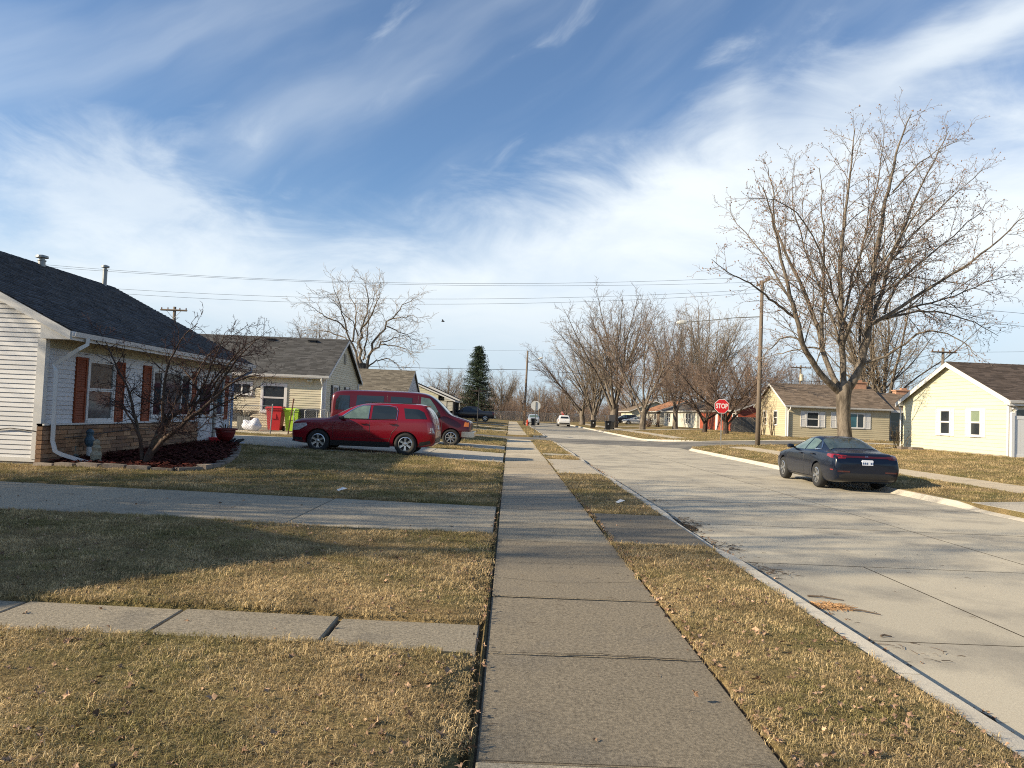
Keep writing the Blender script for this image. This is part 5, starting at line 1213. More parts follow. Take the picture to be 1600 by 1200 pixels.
SED_ST = [(0.00,0.38,0.58,0.50,0.68,0.64,0.62,0.68,0.52,0.70),(0.08,0.24,0.76,0.50,0.84,0.72,0.78,0.77,0.64,0.79),(0.5,0.19,0.84,0.55,0.91,0.83,0.86,0.88,0.72,0.91),(1.1,0.19,0.87,0.58,0.93,0.91,0.89,0.96,0.76,0.985),(1.42,0.19,0.87,0.60,0.93,0.94,0.895,1.0,0.78,1.025),(1.85,0.19,0.87,0.60,0.93,0.96,0.89,1.20,0.68,1.24),
 (2.35,0.19,0.87,0.60,0.93,0.97,0.885,1.36,0.58,1.40),(2.85,0.19,0.87,0.60,0.93,0.98,0.885,1.42,0.57,1.475),(3.35,0.19,0.87,0.61,0.93,1.0,0.88,1.35,0.56,1.41),(3.80,0.19,0.87,0.62,0.93,1.01,0.865,1.24,0.58,1.30),(4.25,0.19,0.86,0.64,0.935,1.0,0.85,1.06,0.64,1.10),(4.60,0.21,0.85,0.66,0.925,1.0,0.84,1.03,0.68,1.055),(4.86,0.26,0.82,0.66,0.89,0.965,0.82,1.02,0.70,1.045),(4.95,0.34,0.78,0.58,0.85,0.80,0.80,0.84,0.68,0.86),(4.98,0.42,0.72,0.56,0.80,0.70,0.74,0.74,0.64,0.76)]
sf = [(1.78,1.02),(2.10,1.20),(2.42,1.325),(2.74,1.36),(2.74,1.025)]; sr = [(2.82,1.03),(2.82,1.36),(3.12,1.345),(3.36,1.29),(3.46,1.055)]; sq = [(3.50,1.065),(3.42,1.27),(3.78,1.09)]
SED_SP = {'side': [('side_window', sf, 'car_glass_l'), ('side_window', sr, 'car_glass_l'), ('side_window', sq, 'car_glass'), ('sill_cladding', [(1.35,0.215),(1.35,0.29),(3.35,0.29),(3.35,0.215)], 'black_pl'),
   ('tail_lamp', [(4.42,0.93),(4.45,0.985),(4.84,0.985),(4.86,0.88),(4.70,0.88)], 'lamp_red'), ('bumper_reflector', [(4.72,0.56),(4.72,0.59),(4.86,0.59),(4.86,0.56)], 'lamp_red'), ('head_lamp', [(0.10,0.64),(0.14,0.74),(0.6,0.80),(0.5,0.70)], 'lamp_clear')],
  'chrome': [[(3.40,1.29),(3.44,1.285),(3.84,1.08),(3.50,1.05),(3.49,1.06),(3.79,1.085)]],
  'seam': [[(1.40,0.30),(1.38,0.8),(1.62,0.98)],[(2.78,0.28),(2.78,1.0)],[(3.50,1.05),(3.46,0.85),(3.28,0.62),(3.22,0.30)]], 'handle': [(2.58,0.90),(3.48,0.92)], 'mirror': (1.88,1.03),
  'rear': [('tail_lamp_bar', [(-0.80,0.905),(-0.80,0.955),(0.80,0.955),(0.80,0.905)], 'lamp_dark'), ('rear_bumper', [(-0.80,0.30),(-0.80,0.43),(-0.55,0.50),(0.55,0.50),(0.80,0.43),(0.80,0.30)], 'black_pl'), ('bumper_reflector', [(-0.78,0.52),(-0.78,0.56),(-0.46,0.56),(-0.46,0.52)], 'lamp_dark'), ('bumper_reflector', [(0.46,0.52),(0.46,0.56),(0.78,0.56),(0.78,0.52)], 'lamp_dark'),
     ('tail_lamp', [(-0.84,0.87),(-0.84,0.975),(-0.52,0.965),(-0.56,0.885)], 'lamp_red'), ('tail_lamp', [(0.84,0.87),(0.84,0.975),(0.52,0.965),(0.56,0.885)], 'lamp_dark'), ('emblem', [(-0.035,0.925),(-0.035,0.965),(-0.02,0.965),(-0.02,0.952),(0.02,0.952),(0.02,0.965),(0.035,0.965),(0.035,0.925),(0.02,0.925),(0.02,0.938),(-0.02,0.938),(-0.02,0.925)], 'chrome')],  # left tail lamp gets the brighter lens: its lit look is in the colour
  'front': [('grille', [(-0.5,0.42),(-0.5,0.62),(0.5,0.62),(0.5,0.42)], 'black_pl')],
  'top': [('rear_window', [(3.36,-0.56),(4.18,-0.68),(4.18,0.68),(3.36,0.56)], 'car_glass_m'), ('windscreen', [(1.50,-0.76),(2.22,-0.62),(2.22,0.62),(1.50,0.76)], 'car_glass')],
  'boxes': [('number_plate', [(4.935,4.985,-0.16,0.16,0.70,0.86)], 'plate'), ('number_plate_mark', [(4.984,4.992,-0.13+0.05*i,-0.10+0.05*i,0.745,0.80) for i in range(6) if i != 3], 'plate_ink')]}
car('parked_sedan', 'glossy dark blue sedan parked at the far kerb in front of the yellow house', (9.80, 24.25, -0.115), -pi/2-0.045, SED_ST, (0.96, 3.79), 0.345, 1.60, 'p_blue', SED_SP, rimk=5)
# far vehicles reuse the same forms, simpler
PK_ST = [(0.00,0.5,0.7,0.7,0.82,0.95,0.8,1.02,0.7,1.04),(0.12,0.4,0.9,0.75,0.97,1.06,0.9,1.12,0.78,1.14),(0.9,0.36,0.93,0.8,0.99,1.12,0.93,1.19,0.82,1.22),(1.45,0.36,0.93,0.8,0.99,1.16,0.94,1.26,0.84,1.30),(1.8,0.36,0.93,0.8,0.99,1.18,0.94,1.56,0.74,1.60),(2.2,0.36,0.93,0.8,0.99,1.18,0.94,1.78,0.68,1.84),(3.5,0.36,0.93,0.8,0.99,1.18,0.94,1.78,0.68,1.85),(3.85,0.36,0.93,0.8,0.99,1.18,0.94,1.55,0.74,1.60),(3.95,0.36,0.93,0.8,0.99,1.18,0.95,1.26,0.9,1.27),(5.6,0.40,0.93,0.8,0.99,1.2,0.95,1.27,0.9,1.28),(5.75,0.5,0.9,0.8,0.95,1.15,0.9,1.2,0.85,1.21)]
PK_SP = {'side': [('side_window', [(1.75,1.22),(2.15,1.62),(2.75,1.66),(2.75,1.24)], 'car_glass'), ('side_window', [(2.85,1.24),(2.85,1.66),(3.5,1.64),(3.65,1.26)], 'car_glass'), ('tail_lamp', [(5.5,0.85),(5.5,1.15),(5.7,1.15),(5.7,0.85)], 'lamp_red')], 'seam': [[(2.8,0.45),(2.8,1.2)]], 'handle': [(2.6,1.08)], 'mirror': (1.8,1.22),
  'top': [('windscreen', [(1.55,-0.75),(2.05,-0.66),(2.05,0.66),(1.55,0.75)], 'car_glass_l')], 'boxes': [('rear_bumper', [(5.72,5.9,-0.9,0.9,0.5,0.66)], 'chrome')]}
car('parked_pickup', 'black crew cab pickup parked in the far driveway before the spruce', (px_x(703,90), 89.8, 0.42), 0.0, PK_ST, (1.0, 4.6), 0.40, 1.70, 'p_black', PK_SP, rimk=6, cat='pickup')
SUV2 = dict(SUV_SP); SUV2['boxes'] = [('roof_rail', [(2.35,4.05,-0.60,-0.56,1.68,1.71)], 'black_pl'), ('roof_rail', [(2.35,4.05,0.56,0.60,1.68,1.71)], 'black_pl')]
car('driving_suv', 'white sport utility vehicle seen from behind far down the street', (px_x(877,118), 113, -0.115), -pi/2, SUV_ST, (0.93, 3.79), 0.365, 1.60, 'p_white', SUV2)
car('parked_suv', 'silver grey vehicle facing the camera beside the far utility pole', (px_x(830,116)+0.6, 114, -0.115), pi/2, SUV_ST, (0.93, 3.79), 0.365, 1.60, 'p_silver', SUV2)
car('parked_car', 'white car parked across the lawn behind the leaning tree', (px_x(974,122), 122, 0.42), 0.0, SED_ST, (0.96, 3.79), 0.345, 1.60, 'p_white', SED_SP, rimk=5)
car('parked_suv', 'dark car parked behind the base of the tallest tree of the row', (px_x(957,128), 128, 0.40), 0.1, SUV_ST, (0.93, 3.79), 0.365, 1.60, 'p_black', SUV2)
# ================================================================ STREET FURNITURE AND SMALL THINGS
M['pole'] = mat('pole_wood', (0.150,0.118,0.090), 0.9, 0.3, 8, stretch=(4,4,0.4), bump=0.004, bscale=30); M['pole_lit'] = mat('lit_pole_wood', (0.40,0.24,0.13), 0.9, 0.2, 6, stretch=(4,4,0.4))
M['wire'] = mat('wire', (0.03,0.032,0.036), 0.6); M['sign_red'] = mat('sign_red', (0.52,0.012,0.018), 0.35, 0.05, 6, spec=0.5); M['sign_white'] = mat('sign_white', (0.70,0.69,0.66), 0.4, 0.05, 6)
M['sign_back'] = mat('sign_aluminium', (0.62,0.61,0.57), 0.5, 0.06, 8, metal=0.2); M['post'] = mat('sign_post', (0.30,0.30,0.28), 0.6, 0.15, 10, metal=0.5)
M['bin_black'] = mat('black_bin', (0.012,0.012,0.013), 0.5, 0.1, 8); M['bin_red'] = mat('red_bin', (0.50,0.02,0.025), 0.5, 0.08, 8); M['bin_lime'] = mat('lime_bin', (0.33,0.52,0.03), 0.5, 0.08, 8)
M['vinyl'] = mat('white_vinyl', (0.66,0.66,0.65), 0.4, 0.03, 3); M['hyd'] = mat('hydrant_paint', (0.60,0.05,0.02), 0.5); M['pot_red'] = mat('dark_red_pot', (0.16,0.010,0.010), 0.45, 0.1, 8)
M['stone_fig'] = mat('mossy_stone', (0.11,0.125,0.11), 0.95, 0.35, 25, bump=0.01, bscale=60); M['stone_pale'] = mat('pale_stone', (0.33,0.30,0.22), 0.95, 0.4, 30, bump=0.01, bscale=60)
M['blue_fig'] = mat('blue_ceramic', (0.06,0.11,0.15), 0.5, 0.3, 20); M['edge_stone'] = mat('edging_stone', (0.20,0.165,0.135), 0.9, 0.25, 15, bump=0.005, bscale=50, obj_rand=0.25)
M['bag'] = mat('white_bag', (0.60,0.61,0.68), 0.5, 0.12, 20, bump=0.02, bscale=14); M['basket'] = mat('grey_crate', (0.13,0.13,0.12), 0.7, 0.2, 20); M['dry_plant'] = mat('dry_stems', (0.12,0.085,0.05), 0.9, 0.3, 20)
M['rustm'] = mat('rusty_iron', (0.13,0.055,0.035), 0.85, 0.3, 20)
def text_mesh(body, size, ext, off=0.0, sp=1.0):
    c = bpy.data.curves.new('t', 'FONT'); c.body = body; c.size = size; c.extrude = ext; c.offset = off; c.align_x = 'CENTER'; c.align_y = 'CENTER'; c.space_character = sp
    o = bpy.data.objects.new('t', c); COL.objects.link(o); me = bpy.data.meshes.new_from_object(o.evaluated_get(bpy.context.evaluated_depsgraph_get())); bpy.data.objects.remove(o); return me
def octa(r): return [(r*cos(pi/8+pi/4*k), r*sin(pi/8+pi/4*k)) for k in range(8)]
def stop_sign(x, y, label, size, hc, rz, post_h=None, brace=False, zoff=0.0, lean=0.0, hexm='sign_red'):
    t = thing('stop_sign', label, 'stop sign', (x, y, base_z(x, y)+zoff), rz)
    R0 = size/2/cos(pi/8)
    mb = MB(); mb.prism([(a, b+hc) for a, b in octa(R0)], 0.004, Matrix.Translation((0,-0.035,0))); mb.build('sign_back', M['sign_back'], t)
    mb = MB(); mb.prism([(a, b+hc) for a, b in octa(R0*0.995)], 0.002, Matrix.Translation((0,-0.0375,0))); f = mb.build('sign_plate', M['sign_white'], t)
    mb = MB(); mb.prism([(a, b+hc) for a, b in octa(R0*0.935)], 0.002, Matrix.Translation((0,-0.040,0))); mb.build('sign_face', M['sign_red'], f)
    me = text_mesh('STOP', size*0.46, 0.0012, size*0.012, 1.0); me.materials.clear(); me.materials.append(M['sign_white']); o = link('lettering', me, f, (0,-0.0418,hc)); o.rotation_euler = (pi/2, 0, 0); o.scale = (0.74, 1.02, 1)
    mb = MB(); mb.box(-0.028,0.028,-0.030,-0.024,-0.1,hc+size*0.42); mb.box(-0.028,-0.022,-0.024,0.010,-0.1,hc+size*0.42); mb.box(0.022,0.028,-0.024,0.010,-0.1,hc+size*0.42); mb.build('post', M['post'], t)
    mb = MB(); mb.lathe([(0.012,0),(0.012,0.006),(0.001,0.006)], 6, Matrix.Translation((0,-0.0425,hc+size*0.36)) @ Matrix.Rotation(pi/2,4,'X')); mb.build('bolt', M['post'], t)
    if brace:
        mb = MB(); mb.tube([(0.10,0.5,-0.1),(0.03,0.25,hc*0.5),(0.02,0.02,hc-0.4)], 0.018, 6); mb.build('brace', M['sign_white'], t)
    return t
stop_sign(13.15*43/44.9, 43.0, 'red stop sign facing the camera at the right corner of the junction', 0.84, 2.42, -0.10, brace=True)
stop_sign(2.15, 60.0, 'stop sign turned away showing its pale back, left of the road', 0.78, 2.30, pi+0.03)
stop_sign(px_x(880,139.5), 137.0, 'tiny distant stop sign at the end of the street', 0.76, 2.0, 0.0)
# street name sign, seen against the spruce
t = thing('street_name_sign', 'thin dark street name post seen against the spruce', 'street sign', (-2.42, 54.6, base_z(-2.4, 54.6)))
mb = MB(); mb.tube([(0,0,-0.1),(0.06,0,3.15)], 0.035, 8); mb.build('post', M['dark'], t)
mb = MB(); mb.box(-0.5,0.58,-0.012,0.012,3.04,3.16); mb.build('name_blade', M['bark_dark'], t); mb = MB(); mb.box(0.045,0.07,-0.45,0.45,3.18,3.33); mb.build('name_blade', M['bark_dark'], t)
# utility poles
def util_pole(name, label, x, y, h, r, m='pole', arm=None, lamp=None, trans=None, group=None, top=None, lean=(0,0), two=False):
    t = thing(name, label, 'utility pole', (x, y, base_z(x, y)), 0, group)
    mb = MB(); mb.tube([(0,0,-0.2),(lean[0]*0.35,lean[1]*0.35,h*0.35),(lean[0],lean[1],h)], [r*1.15, r, r*0.72], 12); mb.build('pole', M[m], t, smooth=True)
    if two: mb = MB(); mb.tube([(0,0,-0.1),(lean[0]*0.3,0,h*0.30)], [r*1.19, r*1.05], 12); mb.build('lit_pole_foot', M['pole_lit'], t)  # orange light on the lower pole, put in as a paler outer tube
    lx, ly = lean
    if arm:
        dx, dy, L, zz = arm; mb = MB(); a = Vector((dx,dy,0))*L/2
        mb.tube([Vector((lx,ly,zz))-a+Vector((0,-0.14,0)), Vector((lx,ly,zz))+a+Vector((0,-0.14,0))], 0.075, 4); mb.build('crossarm', M['pole'], t)
        for k in (-0.92,-0.45,0.45,0.92):
            q = MB(); p = Vector((lx,ly-0.14,zz+0.05))+a*k; q.lathe([(0.03,0),(0.055,0.05),(0.035,0.09),(0.055,0.13),(0.02,0.17)], 8, Matrix.Translation(p)); q.build('insulator', M['rustm'], t)
        for sg in (-1,1):
            q = MB(); q.tube([Vector((lx,ly-0.12,zz-0.7)), Vector((lx,ly-0.14,zz))+a*0.6*sg], 0.018, 4); q.build('arm_brace', M['post'], t)
    if lamp:
        P, hd = lamp; mb = MB(); mb.tube(P, [0.035]+[0.028]*(len(P)-1), 6); mb.build('lamp_arm', M['post'], t)
        mb = MB(); e = Vector(P[-1]); d = (Vector(P[-1])-Vector(P[-2])).normalized(); mb.lathe([(0.03,-0.05),(0.09,0.0),(0.13,0.18),(0.13,0.42),(0.06,0.62),(0.01,0.64)], 10, Matrix.Translation(e) @ d.to_track_quat('Z','X').to_matrix().to_4x4() @ Matrix.Diagonal((1,0.6,1,1))); mb.build('lamp_head', M['sign_back'], t)
    if trans:
        mb = MB(); mb.lathe([(0.05,0),(0.24,0.02),(0.24,0.75),(0.20,0.82),(0.03,0.86)], 14, Matrix.Translation((lx+0.0,ly-0.36,trans))); mb.lathe([(0.03,0),(0.04,0.2)], 6, Matrix.Translation((lx-0.1,ly-0.36,trans+0.84))); mb.build('transformer', M['cream'], t)
    return t
RPX, RPY = 15.35, 45.2+0.0
H_R = 10.15
util_pole('utility_pole', 'tall brown wooden utility pole right of the stop sign', RPX-0.15, 44.2+0.0, H_R, 0.135, arm=(0,1,2.2,H_R-0.15), lamp=([(-0.1,0,7.9),(-1.6,0,7.78),(-3.2,0,7.55),(-4.55,0,7.40)], 0), lean=(0.03,0))
util_pole('utility_pole', 'slim utility pole with a lamp arm standing by the far verge', 2.05, 100.0, 10.3, 0.16, lamp=([(0.1,0,8.55),(0.7,0,8.9),(1.7,0,9.25)], 0), two=True, lean=(0.12,0))
util_pole('utility_pole', 'distant pole with crossarm above the near house roof', -28.2, 60.0, 9.0, 0.16, arm=(1,0,2.2,8.7))
util_pole('utility_pole', 'pole with wide crossarm left of the yellow gable peak', px_x(1474,66), 66.0, 8.6, 0.16, arm=(1,0,2.3,8.2))
util_pole('utility_pole', 'pole with a pale transformer behind the tan house', px_x(1251,92), 92.0, 8.6, 0.16, arm=(1,0,2.6,8.3), trans=6.6)
util_pole('utility_pole', 'distant bare pole beyond the back of the stop sign', px_x(844,150), 150.0, 7.0, 0.14)
util_pole('utility_pole', 'pole at the left end of the wires, outside the view', -40.0, 45.0, 10.2, 0.16, arm=(0,1,2.2,10.0))
def wire(name, label, a, b, sag, r=0.008, group='overhead wires'):
    mb = MB(); P = []; n = 26
    for i in range(n+1):
        t_ = i/n; P.append((a[0]+(b[0]-a[0])*t_, a[1]+(b[1]-a[1])*t_, a[2]+(b[2]-a[2])*t_-sag*4*t_*(1-t_)))
    mb.tube(P, r, 4); o = mb.build(name, M['wire']); tag(o, label, 'wire', group); return o
zb_ = base_z(RPX, 44)
for k, (za, zb, dy, sag) in enumerate(((10.25,H_R+zb_+0.06,0.95,0.95),(10.25,H_R+zb_+0.06,-0.95,1.2),(9.1,H_R-0.55+zb_,0.0,1.2),(8.95,H_R-0.75+zb_,0.0,1.35))):
    wire('wire', ('topmost of the wires spanning the sky from the roof to the right pole','second of the wires spanning the sky to the right pole','third and thinner wire below the upper pair','lowest wire of the bundle reaching the right pole')[k], (-40,45+dy,za), (RPX,44.1+dy,zb), sag)
for k, (z0_, z1_, r_) in enumerate(((7.95,8.1,0.030),(10.4,10.3,0.009))):
    wire('wire', ('thick low cable crossing behind the spruce and the far pole','faint high wire above the far pole')[k], (-75,100,z0_), (2.05,100,z0_-0.3 if k == 0 else z1_), 0.6, r_); wire('wire', ('thick low cable running from the far pole into the trees','faint wire from the far pole towards the right')[k], (2.05,100,z0_-0.3 if k == 0 else z1_), (58,92,z1_), 0.7, r_)
for k, (z0_, z1_) in enumerate(((8.75,9.0),(8.75,8.6),(7.4,7.2))):
    wire('wire', ('upper wire from the transformer pole past the yellow peak','middle wire past the yellow peak','low wire over the tan roof')[k], (px_x(1251,92),92,z1_), (px_x(1474,66),66,z0_), 0.5, 0.011); wire('wire', ('upper wire leaving over the dark roof ridge','middle wire leaving over the dark roof ridge','low wire leaving over the dark roof ridge')[k], (px_x(1474,66),66,z0_), (75,38,z0_+1.5), 0.6, 0.011)
wire('wire', 'wire from the right pole over the maple towards the yellow house', (RPX,44.2,10.0), (80,52,10.5), 1.0, 0.011); wire('wire', 'second wire from the right pole over the maple', (RPX,44.2,9.3), (80,52,9.6), 1.1, 0.011)
# hydrant
t = thing('fire_hydrant', 'small red hydrant at the foot of the slim far pole', 'fire hydrant', (2.45, 97.5, 0.0)); mb = MB(); mb.lathe([(0.14,0),(0.14,0.06),(0.10,0.08),(0.10,0.55),(0.13,0.57),(0.12,0.66),(0.05,0.76),(0.02,0.80)], 12); mb.build('barrel', M['hyd'], t)
for s in (-1, 1): mb = MB(); mb.lathe([(0.05,0),(0.05,0.17),(0.01,0.17)], 8, Matrix.Translation((0,0,0.45)) @ Matrix.Rotation(s*pi/2,4,'Y')); mb.build('outlet_cap', M['hyd'], t)
# wheeled bins
def wheelie(label, x, y, m, rz, h=1.1, z=None, lid_open=False, emblem=True, group=None):
    t = thing('wheeled_bin', label, 'bin', (x, y, base_z(x, y) if z is None else z), rz, group); k = h/1.1; t.scale = (k, k, k)
    mb = MB(); a, b, c, d = 0.24, 0.27, 0.32, 0.36
    mb.hexa([(-a,-b,0.06),(a,-b,0.06),(a,b,0.06),(-a,b,0.06),(-c,-d,0.98),(c,-d,0.98),(c,d,0.98),(-c,d,0.98)]); mb.box(-c-0.03,c+0.03,-d-0.03,d+0.02,0.93,0.99); mb.build('bin_body', M[m], t)
    mb = MB(); L = Matrix.Translation((0,d,1.0)) @ Matrix.Rotation(-1.9 if lid_open else 0, 4, 'X') @ Matrix.Translation((0,-d,0))
    P = [(-c-0.04,-d-0.06,0.0),(c+0.04,-d-0.06,0.0),(c+0.04,d+0.02,0.0),(-c-0.04,d+0.02,0.0),(-c+0.03,-d+0.03,0.075),(c-0.03,-d+0.03,0.075),(c-0.03,d-0.04,0.075),(-c+0.03,d-0.04,0.075)]
    mb.hexa([L @ Vector(p) for p in P]); mb.build('lid', M[m], t)
    mb = MB(); mb.tube([(-0.25,d+0.10,0.93),(0.25,d+0.10,0.93)], 0.018, 6); mb.box(-0.26,-0.22,d,d+0.11,0.90,0.95); mb.box(0.22,0.26,d,d+0.11,0.90,0.95); mb.build('handle', M[m], t)
    for s in (-1, 1):
        mb = MB(); mb.lathe([(0.001,-0.03),(0.12,-0.03),(0.12,0.03),(0.001,0.03)], 14, Matrix.Translation((s*0.28,b+0.04,0.12)) @ Matrix.Rotation(pi/2,4,'Y')); mb.build('wheel', M['black_pl'], t)
    mb = MB(); mb.box(-0.10,0.10,-0.345,-0.30,0.55,0.75); mb.build('recess_panel', M[m], t)
    if emblem:
        mb = MB(); mb.lathe([(0.07,0),(0.001,0.004)], 12, Matrix.Translation((0,-0.345,0.70)) @ Matrix.Rotation(pi/2,4,'X')); mb.build('emblem', M['sign_white'], t)
    return t
GBN = 'black wheeled bins at the far kerb'
wheelie('black wheeled bin farther down the far kerb, standing alone', 11.35, 98, 'bin_black', 0.0, 1.15, z=-0.02, group=GBN)
wheelie('black wheeled bin nearest of the pair at the far kerb', 11.85, 87, 'bin_black', 0.05, 1.15, z=0.02, group=GBN)
wheelie('black wheeled bin half hidden behind its neighbour with lid thrown open', 12.5, 88.6, 'bin_black', -0.3, 1.15, z=0.05, lid_open=True, emblem=False, group=GBN)
wheelie('black wheeled bin by the left kerb in front of the silver vehicle', 3.45, 103, 'bin_black', 0.1, 1.12, z=-0.11, emblem=False)
wheelie('bright red wheeled bin against the beige wall under the window', px_x(435,34.5), 34.4, 'bin_red', 0.05, 1.22, z=0.30, emblem=False)
wheelie('lime green wheeled bin beside the red one', px_x(462,34.5), 34.5, 'bin_lime', -0.04, 1.16, z=0.30, emblem=False)
wheelie('dark wheeled bin half hidden beyond the lime green one', px_x(487,34.6), 34.55, 'bin_black', 0.0, 1.15, z=0.30, emblem=False)
# chain link fences
def chain_fence(name, label, P0, P1, h, step, mesh_d, group=None, zf=None, rr=0.022, wr=0.004, lean=None, gate=False):
    P0 = Vector(P0); P1 = Vector(P1); L = (P1-P0).length; n = max(1, round(L/step)); d = (P1-P0)/L
    t = thing(name, label, 'fence', (P0.x, P0.y, 0)); zz = (lambda p: base_z(p.x, p.y)) if zf is None else (lambda p: zf)
    for i in range(n+1):
        p = P0 + d*L*i/n - P0; w = P0+p; lx = lean[i] if lean and i < len(lean) else 0
        mb = MB(); mb.tube([(p.x,p.y,zz(w)-0.1),(p.x+lx,p.y,zz(w)+h+0.05)], rr*1.25, 7); mb.lathe([(rr*1.4,0),(rr,0.05),(0.002,0.07)], 7, Matrix.Translation((p.x+lx,p.y,zz(w)+h+0.04))); mb.build('fence_post', M['galv'], t)
    mb = MB(); mb.tube([(0,0,zz(P0)+h),((P1-P0).x,(P1-P0).y,zz(P1)+h)], rr*0.85, 6); mb.build('top_rail', M['galv'], t)
    V = []; Q = []; k = 0; m_ = int((L+h)/mesh_d)
    def strand(a, b):
        nonlocal k
        u = (b-a).normalized(); w = u.cross(Vector((d.y,-d.x,0))).normalized()*wr
        V.extend([tuple(a-w), tuple(a+w), tuple(b+w), tuple(b-w)]); Q.append((k,k+1,k+2,k+3)); k += 4
    for i in range(m_):
        s = i*mesh_d - h
        for sg in (1, -1):
            s0, s1 = max(0, s), min(L, s+h)
            if s1 <= s0: continue
            z0_, z1_ = (s0-s), (s1-s)
            if sg < 0: z0_, z1_ = h-z0_, h-z1_
            a = d*s0; b = d*s1; strand(Vector((a.x,a.y,zz(P0+a)+z0_+0.02)), Vector((b.x,b.y,zz(P0+b)+z1_+0.02)))
    o = np_mesh('chain_mesh', V, quads=Q, m=M['galv'], parent=t); o['kind'] = 'stuff'; return t
chain_fence('chain_link_fence', 'low chain link fence before the beige house patio', (-13.6,30.1,0), (-9.9,30.1,0), 1.18, 1.85, 0.11, lean=[0,0,0.05])
chain_fence('chain_link_fence', 'tall chain link fence along the far side of the end street', (-45,149,0), (75,149,0), 1.85, 6.0, 0.35, zf=0.0, rr=0.045, wr=0.016)
t = thing('leaning_post', 'dark leaning metal post between the red and green bins', 'post', (px_x(453,30.3), 30.3, 0.2)); mb = MB(); mb.tube([(0,0,-0.2),(0.20,0,1.62)], 0.028, 7); mb.lathe([(0.035,0),(0.035,0.05),(0.005,0.06)],7,Matrix.Translation((0.20,0,1.60))); mb.build('post', M['rustm'], t)
def gate_panel(label, x, y, w, h, rz):
    t = thing('chain_link_gate', label, 'gate', (x, y, 0.28), rz); c = 0.14
    P = [(0,0,0.05),(0,0,h-c)] + [(c-c*cos(a),0,h-c+c*sin(a)) for a in (0.4,0.8,1.2)] + [(c,0,h),(w-c,0,h)] + [(w-c+c*sin(a),0,h-c+c*cos(a)) for a in (0.4,0.8,1.2)] + [(w,0,h-c),(w,0,0.05)]
    mb = MB(); mb.tube(P, 0.022, 6); mb.tube([(0,0,0.05),(w,0,0.05)], 0.022, 6); mb.tube([(w*0.5,0,0.05),(w*0.5,0,h)], 0.014, 5); mb.build('gate_frame', M['galv'], t)
    V = []; Q = []; k = 0
    for i in range(int((w+h)/0.10)):
        s = i*0.10-h
        for sg in (1,-1):
            a, b = max(0,s), min(w,s+h)
            if b <= a: continue
            z0_, z1_ = a-s, b-s
            if sg < 0: z0_, z1_ = h-z0_, h-z1_
            V += [(a,0,z0_-0.004),(a,0,z0_+0.004),(b,0,z1_+0.004),(b,0,z1_-0.004)]; Q.append((k,k+1,k+2,k+3)); k += 4
    o = np_mesh('chain_mesh', V, quads=Q, m=M['galv'], parent=t); o['kind'] = 'stuff'
gate_panel('open chain link gate leaf beside the lime bin', px_x(462,31.2), 31.2, 0.95, 1.15, 0.25); gate_panel('second chain link gate leaf nearer the van', px_x(479,32.4), 32.4, 1.05, 1.15, -0.05)
# white vinyl fence by the yellow house
t = thing('vinyl_fence', 'tall white vinyl fence joining the yellow house corner', 'fence', (21.75, 31.35, 0.5))
for i in range(3):
    mb = MB(); mb.box(i*1.9-0.0,i*1.9+0.13,-0.06,0.07,-0.2,1.98); mb.lathe([(0.10,0),(0.005,0.08)],4,Matrix.Translation((i*1.9+0.065,0.005,1.98)) @ Matrix.Rotation(pi/4,4,'Z')); mb.build('fence_post', M['vinyl'], t)
    for zz in (0.05, 1.72): mb = MB(); mb.box(i*1.9+0.13,i*1.9+1.9,-0.025,0.03,zz,zz+0.16); mb.build('rail', M['vinyl'], t)
    for j in range(12):
        mb = MB(); a = i*1.9+0.135+j*0.1475; mb.box(a,a+0.143,-0.012,0.014,0.2,1.725); mb.build('fence_board', M['vinyl'], t)
# grey board fence by the red house
t = thing('board_fence', 'weathered grey board fence beside the red house', 'fence', (23.3, 76.0, 0.5))
for j in range(24): mb = MB(); mb.box(j*0.15,j*0.15+0.142,-0.012,0.012,-0.1,1.65+R.uniform(-0.02,0.02), tone=R.uniform(0.8,1.2)); mb.build('fence_board', M['wood_grey'], t)
for zz in (0.3,1.3): mb = MB(); mb.box(0,3.6,0.014,0.06,zz,zz+0.09); mb.build('rail', M['wood_grey'], t)
# ---- mulch bed with its edging, ornaments and pot
t = thing('flower_bed', 'dark red mulch bed edged with flat stones along the near house', 'flower bed', (-8.4, 18.5, 0.05))
V = []; Fq = []; nx, ny = 34, 60; idx = {}
for j in range(ny+1):
    for i in range(nx+1):
        x = -10.2 + 3.6*i/nx; y = 15.2 + 8.3*j/ny
        if in_poly(x, y, BED):
            e = min(1, min(x+10.2+0.3, 0.35 + (math.sin(x*7)+math.sin(y*5))*0.02 + 0.5)); idx[(i,j)] = len(V); V.append((x+8.4, y-18.5, base_z(x,y)-0.05 + 0.09 + 0.05*sin(x*5+y*3)*0.4 + R.uniform(-0.012,0.012)))
for j in range(ny):
    for i in range(nx):
        q = [(i,j),(i+1,j),(i+1,j+1),(i,j+1)]
        if all(c in idx for c in q): Fq.append(tuple(idx[c] for c in q))
mb = MB(); mb.add(V, Fq); o = mb.build('mulch', M['mulch'], t); o['kind'] = 'stuff'
mb = MB()
for k in range(4600):
    x, y = R.uniform(-10,-6.7), R.uniform(15.4,23.3)
    if not in_poly(x, y, BED): continue
    c = Vector((x+8.4, y-18.5, base_z(x,y)+0.05+R.uniform(0,0.045))); a = R.uniform(0,6.28); l = R.uniform(0.025,0.075); w = l*R.uniform(0.2,0.5); u = Vector((cos(a),sin(a),R.uniform(-0.4,0.5)))*l; v = Vector((-sin(a),cos(a),R.uniform(-0.3,0.3)))*w
    mb.add([c-u-v, c+u-v, c+u+v, c-u+v], [(0,1,2,3)], R.uniform(0.4,1.9))
